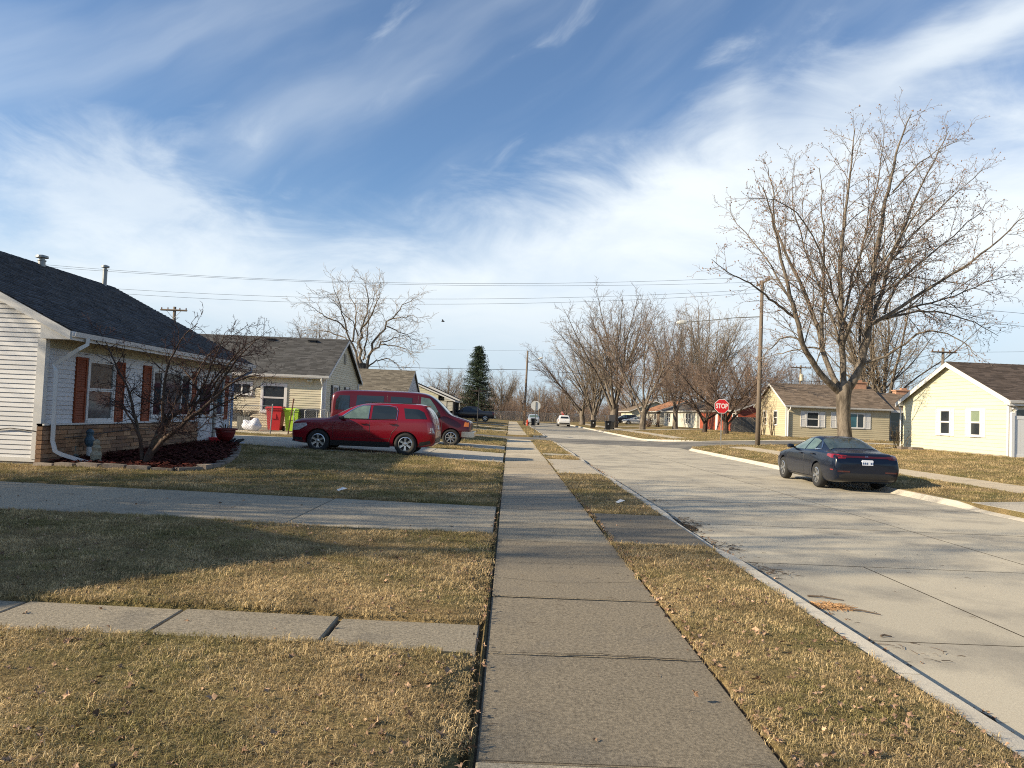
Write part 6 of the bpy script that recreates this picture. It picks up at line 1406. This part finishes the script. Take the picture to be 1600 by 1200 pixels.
o = mb.build('mulch_chips', M['mulch'], t); o['kind'] = 'stuff'
edge = [(-9.9,15.25),(-9.0,15.22),(-8.0,15.3),(-7.05,15.42),(-6.75,16.0),(-6.72,16.8),(-6.95,18.0),(-7.35,19.5),(-7.85,21.0),(-8.35,22.4)]
for (a, b), (c, d) in zip(edge[:-1], edge[1:]):
    L = math.hypot(c-a, d-b); n = max(1, round(L/0.45)); an = math.atan2(d-b, c-a)
    for k in range(n):
        px_, py_ = a+(c-a)*(k+0.5)/n, b+(d-b)*(k+0.5)/n; l = L/n*0.46; mb = MB(); Mx = Matrix.Translation((px_+8.4, py_-18.5, base_z(px_,py_)-0.05)) @ Matrix.Rotation(an+R.uniform(-0.08,0.08),4,'Z') @ Matrix.Rotation(R.uniform(-0.05,0.05),4,'X')
        hh = R.uniform(0.085,0.13); mb.hexa([Mx @ Vector(p) for p in [(-l,-0.12,-0.05),(l,-0.12,-0.05),(l,0.12,-0.05),(-l,0.12,-0.05),(-l*0.94,-0.10,hh),(l*0.95,-0.11,hh),(l*0.93,0.10,hh-0.01),(-l*0.96,0.11,hh)]]); mb.build('edging_stone', M['edge_stone'], t)
def figure(name, label, cat, x, y, parts):
    t = thing(name, label, cat, (x, y, base_z(x,y)+0.06))
    for nm, prof, m, off in parts: mb = MB(); mb.lathe(prof, 14, Matrix.Translation(off)); mb.build(nm, M[m], t, smooth=False)
    return t
gx = lambda u, Y: (u-798)/1130*Y
figure('garden_statue', 'tall grey mossy statue beside the downspout', 'statue', gx(121,16.9), 16.6, [('plinth', [(0.22,-0.1),(0.22,0.08),(0.17,0.14),(0.18,0.3),(0.13,0.34)], 'stone_fig', (0.08,0,0)), ('figure', [(0.15,0.30),(0.19,0.42),(0.15,0.62),(0.17,0.74),(0.12,0.84),(0.06,0.88),(0.09,0.93),(0.08,1.0),(0.01,1.05)], 'stone_fig', (0,0,0))])
figure('garden_gnome', 'small blue topped ornament on a white base', 'garden ornament', gx(152,16.9), 16.8, [('base', [(0.075,-0.1),(0.075,0.27),(0.05,0.28)], 'trim', (0,0,0)), ('figure', [(0.05,0.28),(0.10,0.36),(0.11,0.44),(0.07,0.52),(0.07,0.56),(0.09,0.62),(0.05,0.68),(0.01,0.69)], 'blue_fig', (-0.02,0,0))])
figure('garden_statue', 'short pale weathered statue at the end of the downspout', 'statue', gx(168,16.2), 15.95, [('plinth', [(0.12,-0.1),(0.12,0.06),(0.09,0.09)], 'stone_pale', (0,0,0)), ('figure', [(0.10,0.08),(0.12,0.18),(0.08,0.27),(0.10,0.34),(0.055,0.39),(0.07,0.44),(0.055,0.49),(0.01,0.52)], 'stone_pale', (0,0,0))])
t = thing('urn_planter', 'dark red footed urn with a dry plant near the storm door', 'planter', (gx(357,23.0), 23.0, 0.16)); mb = MB(); mb.lathe([(0.001,0),(0.17,0.0),(0.17,0.05),(0.08,0.12),(0.08,0.2),(0.20,0.27),(0.26,0.36),(0.30,0.50),(0.30,0.56),(0.37,0.58),(0.37,0.62),(0.31,0.62),(0.28,0.56),(0.001,0.55)], 20); mb.build('urn', M['pot_red'], t)
mb = MB()
for k in range(14): a = R.uniform(0,6.28); l = R.uniform(0.12,0.26); mb.tube([(0.05*cos(a),0.05*sin(a),0.55),(0.12*cos(a),0.12*sin(a),0.55+l*0.7),(0.2*cos(a),0.2*sin(a),0.55+l)], 0.008, 3)
mb.build('dry_plant', M['dry_plant'], t)
t = thing('plant_pot', 'bright red square pot beside the storm door', 'planter', (gx(341,24.0), 24.1, 0.12)); mb = MB(); mb.hexa([(-0.12,-0.12,0),(0.12,-0.12,0),(0.12,0.12,0),(-0.12,0.12,0),(-0.17,-0.17,0.30),(0.17,-0.17,0.30),(0.17,0.17,0.30),(-0.17,0.17,0.30)]); mb.build('pot', M['bin_red'], t); mb = MB(); mb.box(-0.18,0.18,-0.18,0.18,0.27,0.305); mb.build('rim', M['bin_red'], t)
for u, lab in ((367, 'small black bird ornament on legs, the left one'), (380, 'small black bird ornament on legs, the right one')):
    t = thing('bird_ornament', lab, 'garden ornament', (gx(u,23.3), 23.2, 0.14), 0.4); mb = MB(); mb.lathe([(0.005,-0.14),(0.05,-0.09),(0.065,0),(0.045,0.08),(0.035,0.11),(0.04,0.14),(0.01,0.19)], 9, Matrix.Translation((0,0,0.24)) @ Matrix.Rotation(1.2,4,'Y')); mb.build('body', M['dark'], t)
    for s in (-1,1): mb = MB(); mb.tube([(0,s*0.025,0.0),(0,s*0.025,0.22)], 0.007, 4); mb.build('leg', M['dark'], t)
t = thing('garden_chair', 'flat folded grey lawn chair lying by the urn', 'chair', (gx(372,24.4), 24.3, 0.15), 0.3)
mb = MB(); mb.box(-0.5,0.35,-0.2,0.2,0.10,0.13); mb.build('seat', M['blue_trim'], t)
for s in (-1,1): mb = MB(); mb.tube([(-0.55,s*0.22,0.0),(0.0,s*0.22,0.16),(0.5,s*0.22,0.06)], 0.013, 5); mb.build('frame', M['galv'], t)
# things on the patio
def lump(name, label, cat, x, y, z_, dims, m, seed):
    bm = bmesh.new(); bmesh.ops.create_icosphere(bm, subdivisions=3, radius=1); rg = np.random.default_rng(seed); ph = rg.uniform(0,6.28,6)
    for v in bm.verts:
        k = 1+0.10*sin(v.co.x*5+ph[0])+0.09*sin(v.co.y*6+ph[1])+0.08*sin(v.co.z*7+ph[2]+v.co.x*3); v.co = Vector((v.co.x*dims[0]*k, v.co.y*dims[1]*k, max(0,(v.co.z+0.8))*dims[2]*0.55*k))
    me = bpy.data.meshes.new(name); bm.to_mesh(me); bm.free(); me.materials.append(M[m]); me.shade_smooth(); o = link(name, me, None, (x,y,z_)); tag(o, label, cat); return o
lump('plastic_bag', 'crumpled white plastic sack on the patio', 'bag', gx(399,33.2), 33.2, 0.34, (0.42,0.3,0.52), 'bag', 4)
t = thing('storage_crate', 'slatted grey crate with dried stems beside the white sack', 'crate', (gx(386,34.0), 34.1, 0.34))
for j in range(6): mb = MB(); mb.box(-0.3+j*0.1,-0.215+j*0.1,-0.26,-0.24,0,0.62); mb.build('slat', M['basket'], t)
mb = MB(); mb.box(-0.3,0.3,-0.235,0.25,0,0.6); mb.build('box', M['dark'], t)
mb = MB()
for k in range(60): a = R.uniform(0,6.28); l = R.uniform(0.25,0.5); mb.tube([(0.15*cos(a),0,0.6),(0.35*cos(a),0.1*sin(a),0.6+l*0.6),(0.62*cos(a),0.2*sin(a),0.62+l*0.55)], 0.012, 3)
mb.build('dry_plant', M['dry_plant'], t)
t = thing('patio_chair', 'dark patio chair at the left end of the fence', 'chair', (gx(371,34.2), 34.2, 0.34)); mb = MB(); mb.box(-0.25,0.25,-0.25,0.25,0.38,0.42); mb.build('seat', M['dark'], t); mb = MB(); mb.box(-0.25,0.25,0.22,0.26,0.42,0.9); mb.build('backrest', M['dark'], t)
for sx in (-1,1):
    for sy in (-1,1): mb = MB(); mb.tube([(sx*0.23,sy*0.23,0),(sx*0.23,sy*0.23,0.38)], 0.015, 5); mb.build('leg', M['dark'], t)
# bare shrubs
def bare_shrub(label, x, y, h, w, n, seed, m='twig_pale', zoff=0.0, r=0.014):
    rg = np.random.default_rng(seed); spec_min[0] = 0.006; out = []
    for k in range(n):
        a = rg.uniform(0,6.28); tl = rg.uniform(0.05,0.55)*w; P = path(rg, np.array([rg.normal(0,0.12*w),rg.normal(0,0.08),0]), np.array([sin(tl)*cos(a),sin(tl)*sin(a),cos(tl)]), h*rg.uniform(0.7,1.05), 7, 0.09, 0.1)
        rr = np.linspace(r, r*0.4, 7); out.append((P, rr, 0)); sprout(rg, out, P, rr, 0, [(4.0,0.2,0.35,0.25,0.6,0.14,0.1,5),(5,0.1,0.4,0.12,0.6,0.15,0.1,3)])
    t = thing('bare_shrub', label, 'shrub', (x, y, base_z(x,y)+zoff)); V, Q = tubes([(a,b) for a,b,l in out]); np_mesh('stems', V, quads=Q, m=M[m], parent=t); return t
bare_shrub('leafless twiggy shrub at the left corner of the yellow house', 21.3, 39.6, 1.35, 1.2, 18, 1)
bare_shrub('tall bare climbing shrub against the tan house gable, left stem', 22.1, 63.6, 3.6, 1.0, 6, 2, r=0.04); bare_shrub('tall bare climbing shrub against the tan house gable, right stem', 22.1, 61.2, 3.2, 1.1, 6, 3, r=0.04)
bare_shrub('grey bare shrub before the grey board fence', 22.6, 74.5, 2.0, 1.3, 10, 4, r=0.03, m='twig')
bare_shrub('rounded brown shrub just right of the leaning tree', px_x(1015,100), 100, 2.3, 1.6, 26, 5, m='twig_red', r=0.03)
bare_shrub('low brown shrub before the white house wall', px_x(1031,99), 99, 1.1, 1.8, 22, 6, m='twig_red', r=0.025)
# stone step blocks at the yellow house
for k, (x, y) in enumerate(((20.9,38.2),(21.1,37.5))):
    o = MB().box(-0.28,0.28,-0.2,0.2,-0.05,0.16).build('paving_block', M['edge_stone'], None, origin=None); o.location = (x,y,base_z(x,y)); tag(o, ('flat tan block beside the twiggy shrub','flat tan block nearer the window of the yellow house')[k], 'paving block')
# bird in the sky
t = thing('bird', 'small dark bird flying over the grey roofs', 'bird', tuple(at(692,502,60))); mb = MB(); mb.lathe([(0.005,-0.16),(0.05,-0.06),(0.06,0.03),(0.03,0.12),(0.005,0.16)], 8, Matrix.Rotation(pi/2,4,'Y')); mb.build('body', M['dark'], t)
for s in (-1,1): mb = MB(); mb.add([(-0.06,0,0.02),(0.06,0,0.02),(0.02,s*0.22,0.14),(-0.05,s*0.24,0.12),(-0.1,s*0.36,0.02)], [(0,1,2,3),(3,2,4)]); mb.build('wing', M['dark'], t)
# paper scrap and leaf litter bits
sc = MB(); sc.add([(0,0,0),(0.16,0.02,0.05),(0.19,0.10,0.02),(0.05,0.13,0.06),(-0.05,0.08,0.01)], [(0,1,3),(1,2,3),(0,3,4)]); o = sc.build('paper_scrap', M['sign_white']); o.location = (-3.05, 13.2, 0.09); tag(o, 'crumpled white scrap of paper on the lawn by the wide driveway', 'paper')
sc = MB(); sc.add([(0,0,0),(0.13,0.02,0.05),(0.16,0.08,0.02),(0.05,0.10,0.06),(-0.04,0.06,0.01)], [(0,1,3),(1,2,3),(0,3,4)]); o = sc.build('paper_scrap', M['sign_white']); o.location = (2.05, 13.3, 0.06); tag(o, 'pale scrap lying on the verge beyond the dark apron', 'paper')
# ================================================================ GRASS, LEAVES, DEBRIS
def blade_mat(name, a, b, g, gscale):
    m = bpy.data.materials.new(name); m.use_nodes = True; nt = m.node_tree; N = nt.nodes; L = nt.links; p = N['Principled BSDF']
    p.inputs['Roughness'].default_value = 0.75; p.inputs['Specular IOR Level'].default_value = 0.15
    geo = N.new('ShaderNodeNewGeometry'); oi = N.new('ShaderNodeObjectInfo'); at_ = N.new('ShaderNodeAttribute'); at_.attribute_name = 'tone'
    def noise(sc, det=3):
        n = N.new('ShaderNodeTexNoise'); n.inputs['Scale'].default_value = sc; n.inputs['Detail'].default_value = det; L.new(geo.outputs['Position'], n.inputs['Vector']); return n.outputs['Fac']
    def rmp(v, a_, b_, lo=0, hi=1):
        n = N.new('ShaderNodeMapRange'); n.inputs[1].default_value = a_; n.inputs[2].default_value = b_; n.inputs[3].default_value = lo; n.inputs[4].default_value = hi; L.new(v, n.inputs[0]); return n.outputs[0]
    def mix(f, A, B, bt='MIX'):
        n = N.new('ShaderNodeMix'); n.data_type = 'RGBA'; n.blend_type = bt
        if isinstance(f, float): n.inputs[0].default_value = f
        else: L.new(f, n.inputs[0])
        for s_, v in (('A', A), ('B', B)):
            if isinstance(v, tuple): n.inputs[s_].default_value = (*v, 1)
            else: L.new(v, n.inputs[s_])
        return n.outputs['Result']
    c = mix(rmp(oi.outputs['Random'], 0, 1), a, b); c = mix(rmp(noise(2.3, 5), 0.38, 0.64, 0, 0.9), c, tuple(x*0.62 for x in b))
    ad = N.new('ShaderNodeMath'); ad.operation = 'ADD'; L.new(noise(gscale, 4), ad.inputs[0]); L.new(rmp(oi.outputs['Random'], 0, 1, -0.11, 0.11), ad.inputs[1])
    # greener on the lots, browner on the verge
    sx = N.new('ShaderNodeSeparateXYZ'); L.new(geo.outputs['Position'], sx.inputs[0])
    gr = N.new('ShaderNodeMath'); gr.operation = 'SUBTRACT'; L.new(ad.outputs[0], gr.inputs[0]); L.new(rmp(sx.outputs[0], -4.0, 2.5, -0.02, 0.05), gr.inputs[1])
    g3 = N.new('ShaderNodeMath'); g3.operation = 'ADD'; L.new(gr.outputs[0], g3.inputs[0]); L.new(rmp(sx.outputs[1], 8.0, 18.0, 0.0, 0.085), g3.inputs[1])
    c = mix(rmp(g3.outputs[0], 0.47, 0.66, 0, 0.88), c, g); c = mix(1.0, c, at_.outputs['Fac'], 'MULTIPLY'); L.new(c, p.inputs['Base Color'])
    tr = N.new('ShaderNodeBsdfTranslucent'); L.new(c, tr.inputs[0]); ms = N.new('ShaderNodeMixShader'); ms.inputs[0].default_value = 0.22; L.new(p.outputs[0], ms.inputs[1]); L.new(tr.outputs[0], ms.inputs[2]); L.new(ms.outputs[0], N['Material Output'].inputs[0]); return m
M['blade'] = blade_mat('dormant_grass', (0.71,0.545,0.30), (0.50,0.37,0.195), (0.22,0.195,0.075), 0.75)
def tuft(seed, n, rad, h0, h1, lean, wid):
    rg = np.random.default_rng(seed); V = []; Q = []; T = []; tone = []; tq = []; k = 0
    for i in range(n):
        a = rg.uniform(0,6.28); r = rad*math.sqrt(rg.uniform(0,1)); p = np.array([r*cos(a), r*sin(a), -0.01]); h = rg.uniform(h0,h1); b = rg.uniform(0,6.28); l = rg.uniform(0.15,lean)
        d = np.array([cos(b),sin(b),0.]); s = np.array([-sin(b),cos(b),0.])*wid*rg.uniform(0.6,1.3); m1 = p + d*h*l*0.35 + np.array([0,0,h*0.62]); m2 = p + d*h*l*1.05 + np.array([0,0,h*max(0.25,1-0.45*l)])
        V += [p-s,p+s,m1+s*0.8,m1-s*0.8,m2]; Q.append((k,k+1,k+2,k+3)); T.append((k+3,k+2,k+4)); k += 5; t_ = rg.uniform(0.55,1.35); tq.append(t_); tone.append(t_)
    me = np_mesh('tuft', np.array(V), quads=Q, tris=T, m=M['blade'], tone=tq+tone, link_it=False); return me
def scatter(name, label, P, rot, scl, idx, sources, kind='stuff'):
    c = bpy.data.collections.new('source_'+name)
    for i, me in enumerate(sources): o = bpy.data.objects.new('%s_piece_%d' % (name, i), me); c.objects.link(o)
    me = bpy.data.meshes.new(name); me.vertices.add(len(P)); me.vertices.foreach_set('co', np.asarray(P, np.float32).ravel())
    for nm, ty, arr in (('rot','FLOAT_VECTOR',rot),('scl','FLOAT',scl),('idx','INT',idx)):
        a = me.attributes.new(nm, ty, 'POINT'); a.data.foreach_set('vector' if ty == 'FLOAT_VECTOR' else 'value', np.asarray(arr, np.int32 if ty == 'INT' else np.float32).ravel())
    o = link(name, me); tag(o, label, kind=kind)
    g = bpy.data.node_groups.new('scatter_'+name, 'GeometryNodeTree'); g.interface.new_socket('Geometry', in_out='INPUT', socket_type='NodeSocketGeometry'); g.interface.new_socket('Geometry', in_out='OUTPUT', socket_type='NodeSocketGeometry')
    N = g.nodes; L = g.links; i_ = N.new('NodeGroupInput'); o_ = N.new('NodeGroupOutput'); ins = N.new('GeometryNodeInstanceOnPoints'); ci = N.new('GeometryNodeCollectionInfo')
    ci.inputs['Collection'].default_value = c; ci.inputs['Separate Children'].default_value = True; ci.inputs['Reset Children'].default_value = True
    def na(nm, ty): n = N.new('GeometryNodeInputNamedAttribute'); n.data_type = ty; n.inputs[0].default_value = nm; return n.outputs[0]
    mp = N.new('GeometryNodeMeshToPoints'); L.new(i_.outputs[0], mp.inputs[0]); L.new(mp.outputs[0], ins.inputs['Points']); L.new(ci.outputs[0], ins.inputs['Instance']); ins.inputs['Pick Instance'].default_value = True
    L.new(na('idx','INT'), ins.inputs['Instance Index']); L.new(na('rot','FLOAT_VECTOR'), ins.inputs['Rotation']); L.new(na('scl','FLOAT'), ins.inputs['Scale']); L.new(ins.outputs[0], o_.inputs[0])
    m = o.modifiers.new('scatter', 'NODES'); m.node_group = g; return o
def grass():
    rg = np.random.default_rng(17); src = [tuft(1,26,0.055,0.018,0.045,1.5,0.0016), tuft(2,24,0.06,0.02,0.05,1.6,0.0017), tuft(3,30,0.055,0.012,0.035,1.7,0.0015), tuft(4,20,0.06,0.025,0.060,1.3,0.0018)]
    P = []; S_ = []
    bands = [(2.2,6.5,820,0.95),(6.5,10,440,1.15),(10,15,230,1.45),(15,22,105,1.8),(22,32,62,2.1),(32,46,30,2.6),(54,80,7.0,3.4)]
    for y0, y1, den, sc in bands:
        xa, xb = -y1*0.74-0.6, min(y1*0.74+0.6, 30); A = (xb-xa)*(y1-y0); n = int(A*den); xs = rg.uniform(xa,xb,n); ys = rg.uniform(y0,y1,n)
        keep = (xs > -ys*0.745-0.4) & (xs < ys*0.745+0.4) & ~((xs > -0.135) & (xs < 1.375)) & ~((xs > 2.64) & (xs < 10.68)); xs, ys = xs[keep], ys[keep]
        for x, y in zip(xs.tolist(), ys.tolist()):
            if in_road(x,y,0.02) or paved(x,y,0.0) or (x < -6.4 and in_poly(x,y,BED)) or (x < -9.95 and 15.45 < y < 26) or (-20.1 < x < -9.0 and 35.3 < y < 43) or (x > 21.9 and 31.7 < y < 40.2) or (x > 22.5 and 58.8 < y < 66) : continue
            if x > -0.16 and x < -0.1: continue
            f_ = sin(x*2.1+sin(y*1.7)*1.3)*sin(y*2.6+sin(x*1.3)*1.7) + 0.5*sin(x*5.3+y*3.1)*sin(y*6.1-x*2.2)
            if f_ < -0.45 and rg.random() < 0.25: continue
            P.append((x, y, base_z(x,y) + 0.010 + (0.02 + 0.012*sin(x*1.3+y*0.8) if x < -0.18 and y < 45 else 0))); S_.append(sc*rg.uniform(0.7,1.25)*(1+0.16*f_)*(1.35 if rg.random() < 0.012 and y < 10 else 1.0)*0.88)
    n = len(P); rot = np.zeros((n,3)); rot[:,2] = rg.uniform(0,6.28,n); rot[:,:2] = rg.normal(0,0.12,(n,2)); print('tufts', n)
    scatter('grass', 'short dormant grass, straw brown with greener patches', P, rot, S_, rg.integers(0,4,n), src)
grass()
# dry leaves
M['leaf'] = mat('dry_leaf', (0.30,0.20,0.13), 0.8, 0.4, 12, col2=(0.14,0.085,0.055), c2scale=7.0, spec=0.2, tone=True, obj_rand=0.4); M['twig_litter'] = mat('fallen_twig', (0.10,0.075,0.055), 0.9, 0.3, 20, tone=True)
def leaf_mesh(seed):
    rg = np.random.default_rng(seed); n = 11; o = []
    for k in range(n):
        a = 2*pi*k/n; r = 0.034*(1+0.45*math.cos(5*a/2*2+seed))*rg.uniform(0.75,1.2); o.append((r*cos(a)*1.25, r*sin(a), 0.012*math.sin(a*2+seed)+0.010*rg.uniform(0,2)))
    V = [(0,0,0.004)]+o; F = [(0,k,k%n+1) for k in range(1,n+1)]; V += [(0.045,0,0.008),(0.075,0.006,0.016),(0.073,0.010,0.016)]; F.append((n+1,n+2,n+3))
    me = bpy.data.meshes.new('leaf'); me.from_pydata(V,[],F); me.materials.append(M['leaf']); me.attributes.new('tone','FLOAT','FACE').data.foreach_set('value',[rg.uniform(0.7,1.5)]*len(F)); return me
LV = [leaf_mesh(s) for s in range(6)]
def litter():
    rg = np.random.default_rng(23); P = []; 
    def addp(x, y, dz=0.0):
        if 2.6 < x < 10.6 and not in_road(x,y): pass
        z = -0.115 if in_road(x,y) else base_z(x,y)+0.006; 
        if z > -0.1 and not paved(x,y,-0.02): z += 0.035+dz
        P.append((x,y,z))
    for k in range(2800):
        y = 2.6+rg.random()**1.6*16; x = rg.uniform(-y*0.72, 2.7)
        if -0.1 < x < 1.4 and rg.random() > 0.10: continue
        if paved(x,y) and rg.random() > 0.12: continue
        addp(x,y)
    for c in range(30):                       # little heaps in the grass
        y = 2.8+rg.random()**1.3*10; x = rg.uniform(-y*0.7, 2.6)
        if -0.15 < x < 1.45 or paved(x,y,0.1): continue
        for k in range(rg.integers(4,12)): addp(x+rg.normal(0,0.07), y+rg.normal(0,0.06), rg.uniform(-0.01,0.02))
    for k in range(330):                      # along the walk's right edge and in the joint on its left
        y = rg.uniform(2.8,16); addp((1.42 if rg.random() < 0.75 else -0.14)+rg.normal(0,0.025), y, -0.02)
    for k in range(420): y = rg.uniform(3,26); addp(2.90+abs(rg.normal(0,0.09)), y)
    P = np.array(P); n = len(P); rot = rg.normal(0,0.45,(n,3)); rot[:,2] = rg.uniform(0,6.28,n)
    scatter('fallen_leaves', 'small dry leaves strewn over lawn, walk edges and gutter', P, rot, rg.uniform(0.2,0.55,n), rg.integers(0,6,n), LV)
    # larger single leaves one can pick out
    k = 0
    for u, v in ((640,1120),(560,1060),(498,1090),(430,1150),(700,1050),(380,1180),(330,1095),(200,1080),(590,1130),(150,1125),(455,1030),(1085,1085),(1235,1060),(1300,1180),(1350,1150),(1250,1110),(1130,1010),(1180,985),(1310,1040),(1040,965),(688,1150),(1010,905),(1395,1105),(1420,1165)):
        d = F_ + R_*((u-800)/1130) + U_*((600-v)/1130); t_ = (0.05-EYE)/d.z; x, y = d.x*t_, d.y*t_
        o = link('dry_leaf', LV[k % 6], None, (x, y, base_z(x,y)+0.055)); o.rotation_euler = (rg.normal(0,0.5), rg.normal(0,0.5), rg.uniform(0,6.28)); s = rg.uniform(0.45,0.75); o.scale = (s,s,s); tag(o, 'curled dry leaf resting on top of the grass', 'leaf', 'larger dry leaves on the foreground grass'); k += 1
litter()
def debris():
    rg = np.random.default_rng(29); mb = MB()
    def stick(x, y, z, L, a, r, tone=1.0):
        p = [(x,y,z+r), (x+L*0.5*cos(a)+rg.normal(0,0.01), y+L*0.5*sin(a), z+r+0.006), (x+L*cos(a+0.1), y+L*sin(a+0.1), z+r)]; mb.tube(p, [r,r*0.8,r*0.4], 4, tone=tone)
    for k in range(650):
        y = 2.8+rg.random()**1.4*30; stick(2.87+abs(rg.normal(0,0.07)), y, -0.121, rg.uniform(0.03,0.14), rg.normal(1.57,0.5), rg.uniform(0.001,0.003), rg.uniform(0.4,1.5))
    for (cx, cy, n, sx, sy) in ((3.15,12.3,130,0.10,0.35),(3.10,10.2,70,0.12,0.22),(3.12,8.6,80,0.13,0.2),(3.25,5.75,12,0.2,0.12),(3.2,15.5,40,0.1,0.4)):
        for k in range(n): stick(cx+rg.normal(0,sx), cy+rg.normal(0,sy), -0.121+rg.uniform(0,0.015), rg.uniform(0.03,0.13), rg.uniform(0,6.28), rg.uniform(0.0012,0.004), rg.uniform(0.4,1.4))
    for k in range(60): stick(rg.uniform(-0.1,1.4), rg.uniform(3,14), 0.001, rg.uniform(0.03,0.12), rg.uniform(0,6.28), 0.0016, 0.8)
    for k in range(90): stick(rg.uniform(2.9,8.5), rg.uniform(5,22), -0.121, rg.uniform(0.02,0.10), rg.uniform(0,6.28), 0.002, 0.8)
    o = mb.build('gutter_debris', M['twig_litter']); tag(o, 'dark twigs and crumbs gathered along the near gutter', kind='stuff')
    # soil and grit in the gutter
    d = MB(); ys = np.arange(2.0,43.5,0.10); w = 0.05+0.05*np.sin(ys*1.7)+0.06*np.sin(ys*4.3+1)+rg.uniform(-0.02,0.03,len(ys)); w[(ys>11.5)&(ys<13)] += 0.10
    for i in range(len(ys)-1): d.add([(2.835,ys[i],-0.112),(2.86+max(0.015,w[i]),ys[i],-0.1188),(2.86+max(0.015,w[i+1]),ys[i+1],-0.1188),(2.835,ys[i+1],-0.112)], [(0,1,2,3)])
    o = d.build('gutter_dirt', M['soil']); tag(o, 'thin line of dark dirt along the foot of the near kerb', kind='stuff')
    # single twigs and the straw clump
    for k, (u, v, L, a, lab) in enumerate(((1290,936,0.34,-0.35,'straight brown twig lying on the road just beyond the straw clump'),(1352,958,0.26,-0.5,'thin twig lying right of the straw clump'),(1385,996,0.10,0.1,'short dark stick lying on the road near the transverse joint'),(1148,860,0.16,0.2,'small twig near the gutter by the dark apron'))):
        dd = F_ + R_*((u-800)/1130) + U_*((600-v)/1130); t_ = (-0.12-EYE)/dd.z; m2 = MB(); m2.tube([(-L/2,0,0.012),(-L*0.1,0.012,0.018),(L/2,0,0.008)], [0.009,0.008,0.004], 6); o = m2.build('twig', M['twig_litter']); o.location = (dd.x*t_, dd.y*t_, -0.119); o.rotation_euler = (0,0,a); tag(o, lab, 'twig')
    m2 = MB()
    for k in range(240): a = rg.uniform(0,6.28); r = 0.12*math.sqrt(rg.random()); x, y = r*cos(a)*1.5, r*sin(a); b = rg.uniform(0,6.28); L = rg.uniform(0.05,0.12); z0 = rg.uniform(0,0.035)*(1-r/0.14); m2.tube([(x,y,z0),(x+L*cos(b),y+L*sin(b),z0+rg.uniform(0,0.012))], 0.0028, 3, tone=rg.uniform(0.7,1.4))
    M['straw'] = mat('orange_straw', (0.34,0.20,0.095), 0.85, 0.3, 30, tone=True); o = m2.build('straw_clump', M['straw']); o.location = (3.17,7.05,-0.119); tag(o, 'flat clump of orange dry straw on the road near the kerb', 'straw', None, 'thing')
    # cracks in the road surface
debris()
def cracks():
    rg = np.random.default_rng(41); mb = MB()
    def crack(P, z, w):
        P = resample([(*p, 0) for p in P], max(6, int(math.dist(P[0], P[-1])/0.08))); P[1:-1] += rg.normal(0,0.012,(len(P)-2,3)); 
        for i in range(len(P)-1):
            a, b = P[i], P[i+1]; d = unit(b-a); n = np.array([-d[1],d[0],0])*w*rg.uniform(0.4,1.2); mb.add([(a[0]-n[0],a[1]-n[1],z),(a[0]+n[0],a[1]+n[1],z),(b[0]+n[0],b[1]+n[1],z),(b[0]-n[0],b[1]-n[1],z)], [(0,1,2,3)])
    crack([(0.15,4.97),(0.7,5.02),(1.35,4.93)], 0.0075, 0.006); crack([(0.0,7.2),(0.5,7.05),(1.38,7.25)], 0.0075, 0.0025)
    crack([(2.95,16.1),(4.5,16.3),(6.8,15.9)], -0.1165, 0.004); crack([(5.2,20.5),(7.5,20.8),(10.2,20.2)], -0.1165, 0.004); crack([(3.2,25.0),(6.5,26.2),(9,25.2)], -0.1165, 0.005); crack([(7.0,9.2),(8.2,10.9),(10.2,11.6)], -0.1165, 0.003)
    crack([(0.35,10.35),(0.8,10.5),(1.2,10.3)], 0.0075, 0.003); crack([(1.6,10.9),(2.1,10.75),(2.6,10.95)], 0.0085, 0.004)
    o = mb.build('cracks', M['soil'], rb); o['kind'] = 'stuff'
cracks()
brush()
